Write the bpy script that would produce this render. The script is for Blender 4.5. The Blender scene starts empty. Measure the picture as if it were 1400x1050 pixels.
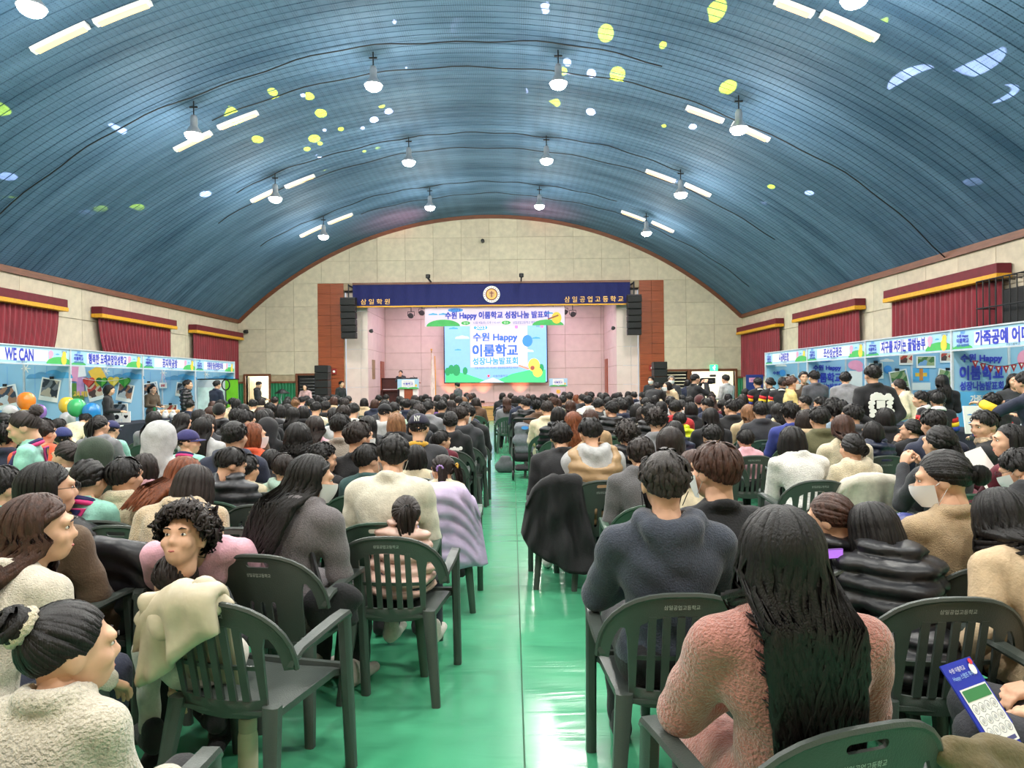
import bpy, bmesh, math, random
import numpy as np
from mathutils import Vector, Matrix, geometry
R = math.radians
sc = bpy.context.scene
C = sc.collection
# ------------------------------------------------------------------ camera, world, exposure
F_PX, EYE, ROLL = 950.0, 1.55, 0.0107
cam_d = bpy.data.cameras.new('camera')
cam_d.sensor_width = 36.0
cam_d.lens = 36.0 * F_PX / 1400.0
cam_d.clip_start, cam_d.clip_end = 0.05, 200
cam = bpy.data.objects.new('camera', cam_d)
C.objects.link(cam)
cam.matrix_world = Matrix.Translation((0, 0, EYE)) @ Matrix.Rotation(R(90), 4, 'X') @ Matrix.Rotation(-ROLL, 4, 'Z')
sc.camera = cam
world = bpy.data.worlds.new('world')
sc.world = world
world.use_nodes = True
world.node_tree.nodes['Background'].inputs[0].default_value = (0.75, 0.85, 1, 1)
world.node_tree.nodes['Background'].inputs[1].default_value = 0.6
sc.view_settings.view_transform = 'Standard'
sc.view_settings.look = 'None'
sc.view_settings.gamma = 1
sc.view_settings.use_curve_mapping = False
sc.view_settings.exposure = 0.48
try:
    sc.cycles.max_bounces = 5
    sc.cycles.diffuse_bounces = 3
    sc.cycles.adaptive_threshold = 0.02
    sc.cycles.glossy_bounces = 3
    sc.cycles.sample_clamp_indirect = 4.0
    sc.cycles.use_light_tree = True
except Exception:
    pass
HIGHBAY_W, GLOW, GOBO_W, STRIP_E = 320.0, 0.42, 100000.0, 0.85
STAGE_PINK_W, STAGE_RED_W = 150.0, 70.0

def P(px, py, d):
    """point of the hall seen at pixel (px, py) of the 1400x1050 frame at depth d"""
    x, y = px - 700.0, 525.0 - py
    c, s = math.cos(ROLL), math.sin(ROLL)
    xl, yl = x * c + y * s, -x * s + y * c
    return Vector((xl * d / F_PX, d, EYE + yl * d / F_PX))

# ------------------------------------------------------------------ materials
def lin(c):
    return tuple(((v / 255) / 12.92 if v / 255 <= 0.04045 else ((v / 255 + 0.055) / 1.055) ** 2.4) for v in c[:3])
_mats = {}
def M(name, col, rough=0.6, var=0.12, scale=6.0, bump=0.0, bscale=60.0, metal=0.0, emit=0.0, stretch=(1, 1, 1), spec=0.5, sheen=0.0, kind='noise', alpha=None, trans=0.0, coat=0.0):
    """procedural principled material: noise-varied colour plus fine relief"""
    if name in _mats:
        return _mats[name]
    m = bpy.data.materials.new(name)
    m.use_nodes = True
    nt = m.node_tree
    b = nt.nodes['Principled BSDF']
    c = lin(col)
    tc = nt.nodes.new('ShaderNodeTexCoord')
    mp = nt.nodes.new('ShaderNodeMapping')
    mp.inputs['Scale'].default_value = stretch
    nt.links.new(tc.outputs['Object'], mp.inputs['Vector'])
    n = nt.nodes.new('ShaderNodeTexNoise')
    n.inputs['Scale'].default_value = scale
    n.inputs['Detail'].default_value = 3
    nt.links.new(mp.outputs[0], n.inputs['Vector'])
    r = nt.nodes.new('ShaderNodeValToRGB')
    r.color_ramp.elements[0].position, r.color_ramp.elements[1].position = 0.3, 0.7
    r.color_ramp.elements[0].color = tuple(max(0, v * (1 - var)) for v in c) + (1,)
    r.color_ramp.elements[1].color = tuple(min(1, v * (1 + var)) for v in c) + (1,)
    nt.links.new(n.outputs['Fac'], r.inputs['Fac'])
    nt.links.new(r.outputs[0], b.inputs['Base Color'])
    b.inputs['Roughness'].default_value = rough
    b.inputs['Metallic'].default_value = metal
    b.inputs['Specular IOR Level'].default_value = spec
    if sheen:
        b.inputs['Sheen Weight'].default_value = sheen
    if coat:
        b.inputs['Coat Weight'].default_value = coat
    if trans:
        b.inputs['Transmission Weight'].default_value = trans
    if alpha is not None:
        b.inputs['Alpha'].default_value = alpha
    if emit:
        nt.links.new(r.outputs[0], b.inputs['Emission Color'])
        b.inputs['Emission Strength'].default_value = emit
    if bump:
        if kind == 'voronoi':
            t = nt.nodes.new('ShaderNodeTexVoronoi')
            out = 'Distance'
        elif kind == 'wave':
            t = nt.nodes.new('ShaderNodeTexWave')
            t.inputs['Distortion'].default_value = 1.5
            out = 'Fac'
        else:
            t = nt.nodes.new('ShaderNodeTexNoise')
            t.inputs['Detail'].default_value = 2
            out = 'Fac'
        t.inputs['Scale'].default_value = bscale
        nt.links.new(mp.outputs[0], t.inputs['Vector'])
        bp = nt.nodes.new('ShaderNodeBump')
        bp.inputs['Strength'].default_value = bump
        bp.inputs['Distance'].default_value = 0.01
        nt.links.new(t.outputs[out], bp.inputs['Height'])
        nt.links.new(bp.outputs[0], b.inputs['Normal'])
    _mats[name] = m
    return m

# ------------------------------------------------------------------ mesh helpers
def mesh(name, verts, faces, smooth=False):
    me = bpy.data.meshes.new(name)
    me.from_pydata([tuple(v) for v in verts], [], [tuple(f) for f in faces])
    if smooth:
        me.polygons.foreach_set('use_smooth', [True] * len(me.polygons))
    me.update()
    return me

def obj(name, me, mat=None, parent=None, loc=None, rot=None, scale=None):
    if me is not None and mat is not None and len(me.materials) == 0:
        me.materials.append(mat)
    o = bpy.data.objects.new(name, me)
    C.objects.link(o)
    if mat is not None and me is not None and me.materials[0] is not mat:
        o.material_slots[0].link = 'OBJECT'
        o.material_slots[0].material = mat
    if parent is not None:
        o.parent = parent
    if loc is not None:
        o.location = loc
    if rot is not None:
        o.rotation_euler = rot
    if scale is not None:
        o.scale = scale if hasattr(scale, '__len__') else (scale,) * 3
    return o

def tag(o, label=None, cat=None, group=None, kind=None):
    if label: o['label'] = label
    if cat: o['category'] = cat
    if group: o['group'] = group
    if kind: o['kind'] = kind
    return o

def empty(name, loc=(0, 0, 0), rz=0.0):
    o = bpy.data.objects.new(name, None)
    o.empty_display_size = 0.1
    C.objects.link(o)
    o.location = loc
    o.rotation_euler = (0, 0, rz)
    return o

class MB:
    """collects shapes into one mesh"""
    def __init__(self):
        self.v, self.f = [], []
    def add(self, vs, fs):
        n = len(self.v)
        self.v += [tuple(p) for p in vs]
        self.f += [tuple(i + n for i in q) for q in fs]
        return self
    def box(self, x0, x1, y0, y1, z0, z1, ch=0.0):
        if ch > 0:
            a = ch
            prof = lambda X0, X1, Y0, Y1, z: [(X0 + a, Y0, z), (X1 - a, Y0, z), (X1, Y0 + a, z), (X1, Y1 - a, z), (X1 - a, Y1, z), (X0 + a, Y1, z), (X0, Y1 - a, z), (X0, Y0 + a, z)]
            rings = [prof(x0 + a, x1 - a, y0 + a, y1 - a, z0), prof(x0, x1, y0, y1, z0 + a), prof(x0, x1, y0, y1, z1 - a), prof(x0 + a, x1 - a, y0 + a, y1 - a, z1)]
            return self.loft(rings)
        vs = [(x0, y0, z0), (x1, y0, z0), (x1, y1, z0), (x0, y1, z0), (x0, y0, z1), (x1, y0, z1), (x1, y1, z1), (x0, y1, z1)]
        return self.add(vs, [(3, 2, 1, 0), (4, 5, 6, 7), (0, 1, 5, 4), (1, 2, 6, 5), (2, 3, 7, 6), (3, 0, 4, 7)])
    def loft(self, rings, caps=True, closed=True):
        n = len(rings[0])
        vs = [p for r in rings for p in r]
        fs = []
        for i in range(len(rings) - 1):
            for j in range(n if closed else n - 1):
                k = (j + 1) % n
                fs.append((i * n + j, i * n + k, (i + 1) * n + k, (i + 1) * n + j))
        if caps:
            fs.append(tuple(reversed(range(n))))
            fs.append(tuple((len(rings) - 1) * n + j for j in range(n)))
        return self.add(vs, fs)
    def tube(self, pts, r, n=8, caps=True, flat=None):
        """tube along pts; r number or list; flat=(a,b) elliptic factors"""
        pts = [Vector(p) for p in pts]
        rr = r if hasattr(r, '__len__') else [r] * len(pts)
        rings = []
        up = Vector((0, 0, 1))
        prev = None
        for i, p in enumerate(pts):
            t = (pts[min(i + 1, len(pts) - 1)] - pts[max(i - 1, 0)])
            if t.length < 1e-9:
                t = Vector((0, 0, 1))
            t.normalize()
            if prev is None:
                a = t.cross(up)
                if a.length < 0.05:
                    a = t.cross(Vector((0, 1, 0)))
                a.normalize()
            else:
                a = prev - t * prev.dot(t)
                a.normalize()
            prev = a
            b = t.cross(a)
            fa, fb = flat or (1, 1)
            rings.append([p + a * (math.cos(2 * math.pi * k / n) * rr[i] * fa) + b * (math.sin(2 * math.pi * k / n) * rr[i] * fb) for k in range(n)])
        return self.loft(rings, caps)
    def lathe(self, prof, n=16, c=(0, 0, 0), axis='Z', caps=True):
        rings = []
        for (r, z) in prof:
            ring = []
            for k in range(n):
                a = 2 * math.pi * k / n
                q = (r * math.cos(a), r * math.sin(a), z)
                if axis == 'Y': q = (q[0], q[2], -q[1])
                if axis == 'X': q = (q[2], q[0], q[1])
                ring.append((q[0] + c[0], q[1] + c[1], q[2] + c[2]))
            rings.append(ring)
        return self.loft(rings, caps)
    def ball(self, c, r, n=12, m=8):
        rx, ry, rz = r if hasattr(r, '__len__') else (r, r, r)
        rings = []
        for i in range(1, m):
            t = math.pi * i / m
            rings.append([(c[0] + rx * math.sin(t) * math.cos(2 * math.pi * k / n), c[1] + ry * math.sin(t) * math.sin(2 * math.pi * k / n), c[2] - rz * math.cos(t)) for k in range(n)])
        b = len(self.v)
        self.loft(rings, caps=False)
        lo, hi = len(self.v), len(self.v) + 1
        self.v += [(c[0], c[1], c[2] - rz), (c[0], c[1], c[2] + rz)]
        for k in range(n):
            self.f.append((b + (k + 1) % n, b + k, lo))
            self.f.append((b + (m - 2) * n + k, b + (m - 2) * n + (k + 1) % n, hi))
        return self
    def prism(self, poly, d, fn=None):
        """2D polygon (x,z) extruded along y from 0 to d"""
        n = len(poly)
        vs = [(p[0], 0, p[1]) for p in poly] + [(p[0], d, p[1]) for p in poly]
        if fn: vs = [fn(v) for v in vs]
        return self.add(vs, [tuple(range(n)), tuple(reversed(range(n, 2 * n)))] + [(i, i + n, (i + 1) % n + n, (i + 1) % n) for i in range(n)])
    def me(self, name, smooth=False):
        return mesh(name, self.v, self.f, smooth)
    def build(self, name, mat, parent=None, smooth=False, loc=None, rot=None):
        me = self.me(name, smooth)
        bm = bmesh.new(); bm.from_mesh(me)
        bmesh.ops.recalc_face_normals(bm, faces=bm.faces)
        bm.to_mesh(me); bm.free()
        if smooth == 'auto':
            try: me.set_sharp_from_angle(angle=R(40))
            except Exception: pass
        return obj(name, me, mat, parent, loc, rot)

def bx(name, mat, parent, *a, ch=0.0):
    return MB().box(*a, ch=ch).build(name, mat, parent)

_tx = {}
TEXTS = {0: ['삼 일 학 원', '삼 일 공 업 고 등 학 교', '2023', '12월 9일(토) 오후 1시~4시', '삼일공업고등학교 체육관', '일시', '장소', '12월 9일(토) 오후 1시~4시   삼일공업고등학교 체육관', '수원이룸학교', '미래교육', '수원 Happy', '성장나눔발표회', '미래', '교육', '삼일공업', '삼일공업고등학교', '스탬프 투어', '수원 이룸학교', 'Happy 스탬프 투어'],
         1: ['수원 Happy 이룸학교 성장나눔 발표회', '수원 Happy', '이룸학교', '성장나눔발표회', 'WE CAN', '2023', '행복한 모래관창업성학교', '꿈지락공방', '친환경 영상콘텐츠이터', '가죽공예 어디까지', '지구를 지키는 꿀벌농부', '조선성균정조', '시공배조합', '가죽공예', '어디까지', '해봤니?', '수원', '교육 체험', '공방', 'NY']}
def _text_batch(strings, off):
    """one font object, one line per string, split back into lines"""
    c = bpy.data.curves.new('lettering', 'FONT')
    c.resolution_u = 3
    c.body = '\n'.join(strings)
    c.space_line = 4.0
    c.offset = off
    o = bpy.data.objects.new('lettering', c)
    C.objects.link(o)
    me = bpy.data.meshes.new_from_object(o)
    bpy.data.objects.remove(o)
    co = np.empty(len(me.vertices) * 3, np.float32)
    me.vertices.foreach_get('co', co)
    co = co.reshape(-1, 3)
    ys = np.sort(co[:, 1])[::-1]
    cuts = [(ys[i] + ys[i + 1]) / 2 for i in range(len(ys) - 1) if ys[i] - ys[i + 1] > 1.2]
    ln = np.zeros(len(co), int)
    for q in cuts: ln += co[:, 1] < q
    polys = [tuple(p.vertices) for p in me.polygons]
    bpy.data.meshes.remove(me)
    res = []
    by = [[] for _ in strings]
    for p in polys: by[ln[p[0]]].append(p)
    for i, st in enumerate(strings):
        idx = np.nonzero(ln == i)[0]
        mp = {int(v): k for k, v in enumerate(idx)}
        q = co[idx]
        lo, hi = q.min(0), q.max(0)
        w, h = hi[0] - lo[0], hi[1] - lo[1]
        res.append((np.stack([(q[:, 0] - lo[0]) / w, np.zeros(len(q)), (q[:, 1] - lo[1]) / h], 1), [tuple(mp[v] for v in p) for p in by[i]], w / h))
    return res
def text_mesh(s, bold=0.0):
    """unit text mesh fitted into x 0..1, z 0..1 (y = 0); returns verts, faces and native aspect"""
    cl = 1 if bold >= 0.025 else 0
    if (s, cl) not in _tx:
        lst = TEXTS[cl] if s in TEXTS[cl] and (TEXTS[cl][0], cl) not in _tx else [s]
        for st, r_ in zip(lst, _text_batch(lst, 0.0)):
            if cl:  # heavy weight: overlaid shifted copies
                v, f, a_ = r_
                V, Fc, n = [], [], len(v)
                for i, (dx, dz) in enumerate(((-1, -1), (1, -1), (-1, 1), (1, 1))):
                    V.append(v + np.array((dx * .042 / a_, -.0006 * i, dz * .042)))
                    Fc += [tuple(q + n * i for q in p) for p in f]
                r_ = (np.concatenate(V), Fc, a_)
            _tx[(st, cl)] = r_
    return _tx[(s, cl)]

def put_text(s, mat, parent, center, right, up, width, height=None, bold=0.02, off=0.004, name='lettering'):
    """flat lettering centred at `center` (world or parent space), spanning `width` along `right`"""
    v, f, asp = text_mesh(s, bold)
    right, up = Vector(right).normalized(), Vector(up).normalized()
    nrm = right.cross(up)
    height = height or width / asp
    c = Vector(center) + nrm * off
    vs = [c + right * ((p[0] - 0.5) * width) + up * ((p[2] - 0.5) * height) - nrm * p[1] for p in v]
    return obj(name, mesh(name, vs, f), mat, parent)

_fc = [0]
def flat(name, mat, parent, pts2, center, right, up, off=0.003, th=0.0):
    """flat print: polygon pts2 (a,b) about `center`"""
    _fc[0] = (_fc[0] + 1) % 9
    off = off + 0.00035 * _fc[0]
    right, up = Vector(right).normalized(), Vector(up).normalized()
    nrm = right.cross(up)
    c = Vector(center) + nrm * off
    vs = [c + right * a + up * b for a, b in pts2]
    n = len(vs)
    if th > 0:
        vs = vs + [v - nrm * th for v in vs]
        fs = [tuple(range(n)), tuple(reversed(range(n, 2 * n)))] + [(i, i + n, (i + 1) % n + n, (i + 1) % n) for i in range(n)]
    else:
        fs = [tuple(range(n))]
    return obj(name, mesh(name, vs, fs), mat, parent)

def rect2(w, h, cx=0, cy=0, rot=0.0):
    c, s = math.cos(rot), math.sin(rot)
    return [(cx + x * c - y * s, cy + x * s + y * c) for x, y in ((-w / 2, -h / 2), (w / 2, -h / 2), (w / 2, h / 2), (-w / 2, h / 2))]
def disc2(r, cx=0, cy=0, n=24, ry=None, a0=0, a1=2 * math.pi):
    full = abs(a1 - a0 - 2 * math.pi) < 1e-6
    m = n if full else n + 1
    return [(cx + r * math.cos(a0 + (a1 - a0) * k / n), cy + (ry or r) * math.sin(a0 + (a1 - a0) * k / n)) for k in range(m)]
def heart2(r, cx=0, cy=0):
    o = []
    for k in range(24):
        t = 2 * math.pi * k / 24
        o.append((cx + r * math.sin(t) ** 3, cy + r * (13 * math.cos(t) - 5 * math.cos(2 * t) - 2 * math.cos(3 * t) - math.cos(4 * t)) / 16))
    return list(reversed(o))
def cloud2(w, cx=0, cy=0):
    top = []
    for k in range(25):
        x = -0.47 + 0.94 * k / 24
        h = max([math.sqrt(max(0, r * r - (x - c0) ** 2)) for c0, r in ((0.27, 0.2), (0.0, 0.27), (-0.28, 0.19))] + [0.01])
        top.append((cx + w * x, cy + w * h * 0.75))
    return [(cx - w * .47, cy), (cx + w * .47, cy)] + top[::-1]

# ------------------------------------------------------------------ hall dimensions (metres)
XL, XR, YF, YB = -12.2, 10.3, 31.0, -4.0
XC, HALF = (XL + XR) / 2, (XR - XL) / 2
Z_SPRING, Z_TOP = 4.5, 9.1
RISE = Z_TOP - Z_SPRING
RAD = (HALF ** 2 + RISE ** 2) / (2 * RISE)
ZC = Z_TOP - RAD
AMAX = math.asin(HALF / RAD)
def arch(x):
    return ZC + math.sqrt(max(0, RAD ** 2 - (x - XC) ** 2))
def on_vault(px, py):
    """where the ray through a pixel meets the vault"""
    a = P(px, py, 1.0) - Vector((0, 0, EYE))
    dx, dz = a.x, a.z
    ox, oz = -XC, EYE - ZC
    A = dx * dx + dz * dz; B = 2 * (ox * dx + oz * dz); Cc = ox * ox + oz * oz - RAD * RAD
    t = (-B + math.sqrt(B * B - 4 * A * Cc)) / (2 * A)
    return Vector((dx * t, t, EYE + dz * t))

m_ply = M('cream_acoustic_panel', (206, 194, 172), 0.85, 0.10, 4, bump=0.5, bscale=45)
m_ply2 = M('cream_acoustic_panel_pale', (199, 187, 166), 0.85, 0.10, 4.7, bump=0.5, bscale=45)
m_wallbase = M('joint_plaster', (175, 158, 132), 0.9)  # darker plaster of the wall slabs, showing in the panel joints
m_trim = M('walnut_trim', (112, 66, 44), 0.45, 0.25, 3, stretch=(1, 1, 8))
m_wood = M('cherry_wood_panel', (150, 74, 42), 0.4, 0.3, 3, stretch=(0.6, 1, 14), bump=0.1, bscale=20)
m_wood2 = M('honey_wood_panel', (188, 138, 82), 0.4, 0.2, 3, stretch=(0.6, 1, 12))
m_black = M('black_paint', (18, 18, 20), 0.5)
m_dark = M('dark_metal', (38, 38, 42), 0.4, metal=0.6)
m_grille = M('black_speaker_grille', (22, 22, 24), 0.6, bump=0.6, bscale=300, kind='voronoi')
m_alu = M('brushed_aluminium', (196, 204, 212), 0.35, metal=0.15)
m_white = M('white_paint', (240, 240, 238), 0.5, 0.04)
m_paper = M('white_paper', (244, 243, 238), 0.7, 0.03)

# ------------------------------------------------------------------ floor
def floor_mat_material():
    m = bpy.data.materials.new('green_vinyl_floor_mat')
    m.use_nodes = True
    nt = m.node_tree; b = nt.nodes['Principled BSDF']
    tc = nt.nodes.new('ShaderNodeTexCoord')
    n1 = nt.nodes.new('ShaderNodeTexNoise'); n1.inputs['Scale'].default_value = 0.8; n1.inputs['Detail'].default_value = 5
    nt.links.new(tc.outputs['Object'], n1.inputs['Vector'])
    r = nt.nodes.new('ShaderNodeValToRGB')
    r.color_ramp.elements[0].position = 0.25; r.color_ramp.elements[1].position = 0.8
    r.color_ramp.elements[0].color = lin((60, 152, 108)) + (1,)
    r.color_ramp.elements[1].color = lin((98, 186, 144)) + (1,)
    nt.links.new(n1.outputs['Fac'], r.inputs['Fac'])
    nt.links.new(r.outputs[0], b.inputs['Base Color'])
    mp = nt.nodes.new('ShaderNodeMapping'); mp.inputs['Scale'].default_value = (0.5, 2.6, 1)
    nt.links.new(tc.outputs['Object'], mp.inputs['Vector'])
    n2 = nt.nodes.new('ShaderNodeTexNoise'); n2.inputs['Scale'].default_value = 2.2; n2.inputs['Detail'].default_value = 3; n2.inputs['Distortion'].default_value = 0.8
    nt.links.new(mp.outputs[0], n2.inputs['Vector'])
    bp = nt.nodes.new('ShaderNodeBump'); bp.inputs['Strength'].default_value = 0.25; bp.inputs['Distance'].default_value = 0.03
    nt.links.new(n2.outputs['Fac'], bp.inputs['Height'])
    nt.links.new(bp.outputs[0], b.inputs['Normal'])
    b.inputs['Roughness'].default_value = 0.2
    b.inputs['Specular IOR Level'].default_value = 0.8
    return m
m_floor = floor_mat_material()
floor = tag(MB().box(XL, XR, YB, YF, -0.12, -0.006).build('floor', M('floor_joint', (24, 96, 60), 0.6)), 'green vinyl floor covering of the hall', kind='structure')
x = 0.035 - 1.8 * 7
while x < XR:
    a, b_ = max(x + 0.004, XL), min(x + 1.8 - 0.004, XR)
    if b_ - a > 0.1:
        # mats: welted long edge, slightly raised
        MB().box(a, b_, YB, YF, -0.006, 0.0).build('floor_mat', m_floor, floor)
    x += 1.8

# ------------------------------------------------------------------ walls
def wall_slab(name, label, *b):
    return tag(bx(name, m_wallbase, None, *b), label, kind='structure')
wall_left = wall_slab('wall_left', 'cream side wall with red curtains, left of the hall', XL - 0.3, XL - 0.03, YB, YF + 0.3, 0, Z_SPRING)
wall_right = wall_slab('wall_right', 'cream side wall with red curtains, right of the hall', XR + 0.03, XR + 0.3, YB, YF + 0.3, 0, Z_SPRING)
wall_back = wall_slab('wall_back', 'plain wall behind the photographer', XL, XR, YB - 0.3, YB, 0, Z_TOP)
_pm = {}
def panel_mesh(w, h, t=0.03):
    k = (round(w, 3), round(h, 3))
    if k not in _pm:
        _pm[k] = MB().box(-w / 2, w / 2, -t / 2, t / 2, -h / 2, h / 2, ch=0.006).me('wall_panel')
    return _pm[k]
rng = random.Random(4)
def side_panels(par, x):
    yy = YB
    while yy < YF - 0.05:
        w = 1.25
        for z0, z1 in ((0.02, 1.3), (1.3, 2.55), (2.55, 3.5), (3.5, 4.4)):
            obj('wall_panel', panel_mesh(w - 0.012, z1 - z0 - 0.012), rng.choice((m_ply, m_ply2)), par, ((x, yy + w / 2, (z0 + z1) / 2)), (0, 0, R(90)))
        yy += w
side_panels(wall_left, XL - 0.015)
side_panels(wall_right, XR + 0.015)
tag(bx('trim_1', m_trim, None, XL - 0.02, XL + 0.07, YB, YF, 4.38, 4.54), 'walnut cornice along the left wall under the vault', kind='structure')
tag(bx('trim_2', m_trim, None, XR - 0.07, XR + 0.02, YB, YF, 4.38, 4.54), 'walnut cornice along the right wall under the vault', kind='structure')

# far wall: slab pieces around the stage opening, acoustic panels, arch trim
SX0, SX1, SZ1 = -7.47, 5.71, 6.11      # stage opening
WX0, WX1 = -8.62, 6.80                 # outer edges of the wood surround
wall_far = empty('wall_far', (0, 0, 0))
tag(wall_far, 'cream end wall with the stage opening under the arch', kind='structure')
def far_poly(x0, x1, z0, z1, y0, y1, nm, mat, par):
    """rectangle clipped by the arch, with thickness"""
    n = max(1, int((x1 - x0) / 0.4))
    xs = [x0 + (x1 - x0) * i / n for i in range(n + 1)]
    top = [min(z1, arch(q) - 0.02) for q in xs]
    if max(top) - z0 < 0.03: return
    top = [max(t, z0 + 0.005) for t in top]
    poly = [(x0, z0), (x1, z0)] + [(q, t) for q, t in reversed(list(zip(xs, top)))]
    MB().prism(poly, y1 - y0, lambda v: (v[0], v[1] + y0, v[2])).build(nm, mat, par)
DOORS = [(-11.87, -10.85, 2.02, 'open'), (-9.55, -8.7, 2.02, 'shutter'), (6.9, 7.82, 2.03, 'shutter'), (8.02, 9.95, 2.03, 'open')]
edges = [XL] + [e for d_ in DOORS[:2] for e in d_[:2]] + [SX0]
for a, b_ in ((XL, DOORS[0][0]), (DOORS[0][1], DOORS[1][0]), (DOORS[1][1], SX0), (SX1, DOORS[2][0]), (DOORS[2][1], DOORS[3][0]), (DOORS[3][1], XR)):
    far_poly(a, b_, 0, 2.02, YF + 0.02, YF + 0.25, 'wall_base', m_wallbase, wall_far)
far_poly(XL, SX0, 2.02, 12, YF + 0.02, YF + 0.25, 'wall_base', m_wallbase, wall_far)
far_poly(SX1, XR, 2.02, 12, YF + 0.02, YF + 0.25, 'wall_base', m_wallbase, wall_far)
far_poly(SX0, SX1, SZ1 - 0.3, 12, YF + 0.02, YF + 0.25, 'wall_base', m_wallbase, wall_far)
px0 = XL
while px0 < XR - 0.1:
    px1 = min(px0 + 1.25, XR)
    for z0, z1 in ((2.06, 3.1), (3.1, 4.1), (4.1, 5.1), (5.1, 6.12), (6.12, 7.1), (7.1, 8.1), (8.1, 9.2)):
        segs = [(px0, px1)]
        if z0 < 6.1:
            segs = []
            if px0 < WX0: segs.append((px0, min(px1, WX0)))
            if px1 > WX1: segs.append((max(px0, WX1), px1))
        for a, b_ in segs:
            if b_ - a > 0.05:
                far_poly(a + 0.006, b_ - 0.006, z0 + 0.006, z1 - 0.006, YF - 0.01, YF + 0.02, 'wall_panel', rng.choice((m_ply, m_ply2)), wall_far)
    px0 += 1.25
# arch trim
tr = MB()
N = 60
for i in range(N):
    pass
def arc_pts(r, y, n=64):
    return [(XC + r * math.sin(-AMAX + 2 * AMAX * i / n), y, ZC + r * math.cos(-AMAX + 2 * AMAX * i / n)) for i in range(n + 1)]
tr.loft([[a, b_, c_, d_] for a, b_, c_, d_ in zip(arc_pts(RAD - 0.16, YF - 0.07), arc_pts(RAD + 0.02, YF - 0.07), arc_pts(RAD + 0.02, YF + 0.05), arc_pts(RAD - 0.16, YF + 0.05))])
tag(tr.build('trim_3', m_trim), 'dark walnut trim following the arch of the end wall', kind='structure')

# wooden surround of the stage: planks
for a, b_, lab in ((WX0, SX0, 'left'), (SX1, WX1, 'right')):
    e = tag(empty('trim_4' if lab == 'left' else 'trim_5'), 'cherry wood surround on the %s side of the stage opening' % lab, kind='structure')
    z = 0.0
    while z < SZ1 - 0.01:
        z1 = min(z + 0.47, SZ1)
        for xx0, xx1 in ((a, (a + b_) / 2), ((a + b_) / 2, b_)):
            bx('wood_panel', m_wood, e, xx0 + 0.003, xx1 - 0.003, YF - 0.05, YF + 0.02, z + 0.003, z1 - 0.003, ch=0.004)
        z = z1

# doors and lower wall
m_green = M('green_pleated_curtain', (28, 116, 78), 0.7, 0.2, 5, stretch=(6, 1, 0.3))
m_curt = M('wine_red_velvet', (126, 24, 40), 0.75, 0.3, 4, stretch=(1, 6, 0.4), sheen=0.4)
m_val = M('maroon_valance', (104, 22, 36), 0.7, 0.15)
m_gold = M('gold_fringe', (222, 160, 30), 0.5, 0.2, 30, bump=0.4, bscale=80)
def pleat(x0, x1, y, z0, z1, amp, n, axis='x', seed=0, gather=0.0, thick=0.0):
    """pleated cloth sheet; with gather the lower corner is pulled in"""
    r_ = random.Random(seed)
    cols, rows = n * 8, 8
    mb = MB(); vs = []; fs = []
    ph = [r_.uniform(-0.6, 0.6) for _ in range(n + 2)]
    for j in range(rows + 1):
        t = j / rows
        z = z0 + (z1 - z0) * t
        for i in range(cols + 1):
            u = i / cols
            k = u * n
            a = amp * (0.55 + 0.45 * (1 - t)) * math.sin(2 * math.pi * k + ph[int(k)] * math.sin(math.pi * (k % 1)))
            g = gather * (1 - t) ** 2
            x_ = x0 + (x1 - x0) * (u * (1 - g) + (g if gather > 0 else 0)) if gather >= 0 else x0 + (x1 - x0) * (u * (1 + g))
            vs.append((x_, y + a, z) if axis == 'x' else (y + a, x_, z))
    for j in range(rows):
        for i in range(cols):
            q = j * (cols + 1) + i
            fs.append((q, q + 1, q + cols + 2, q + cols + 1))
    return mb.add(vs, fs)
for i, (a, b_) in enumerate(((XL, DOORS[0][0] - 0.1), (DOORS[0][1] + 0.1, DOORS[1][0] - 0.1), (DOORS[3][1] + 0.1, XR))):
    e = tag(empty('trim_%d' % (6 + i)), ('green pleated wainscot %s' % ('left of the open doorway', 'between the doorway and the shutter', 'right of the double door')[i]), kind='structure')
    pleat(a, b_, YF - 0.03, 0.0, 1.7, 0.03, max(2, int((b_ - a) / 0.13)), seed=i).build('pleated_cloth', m_green, e, smooth=True)
    bx('rail', m_trim, e, a, b_, YF - 0.07, YF + 0.03, 1.7, 1.78)
m_corr = M('white_corridor_wall', (236, 232, 214), 0.8, 0.05)
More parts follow.
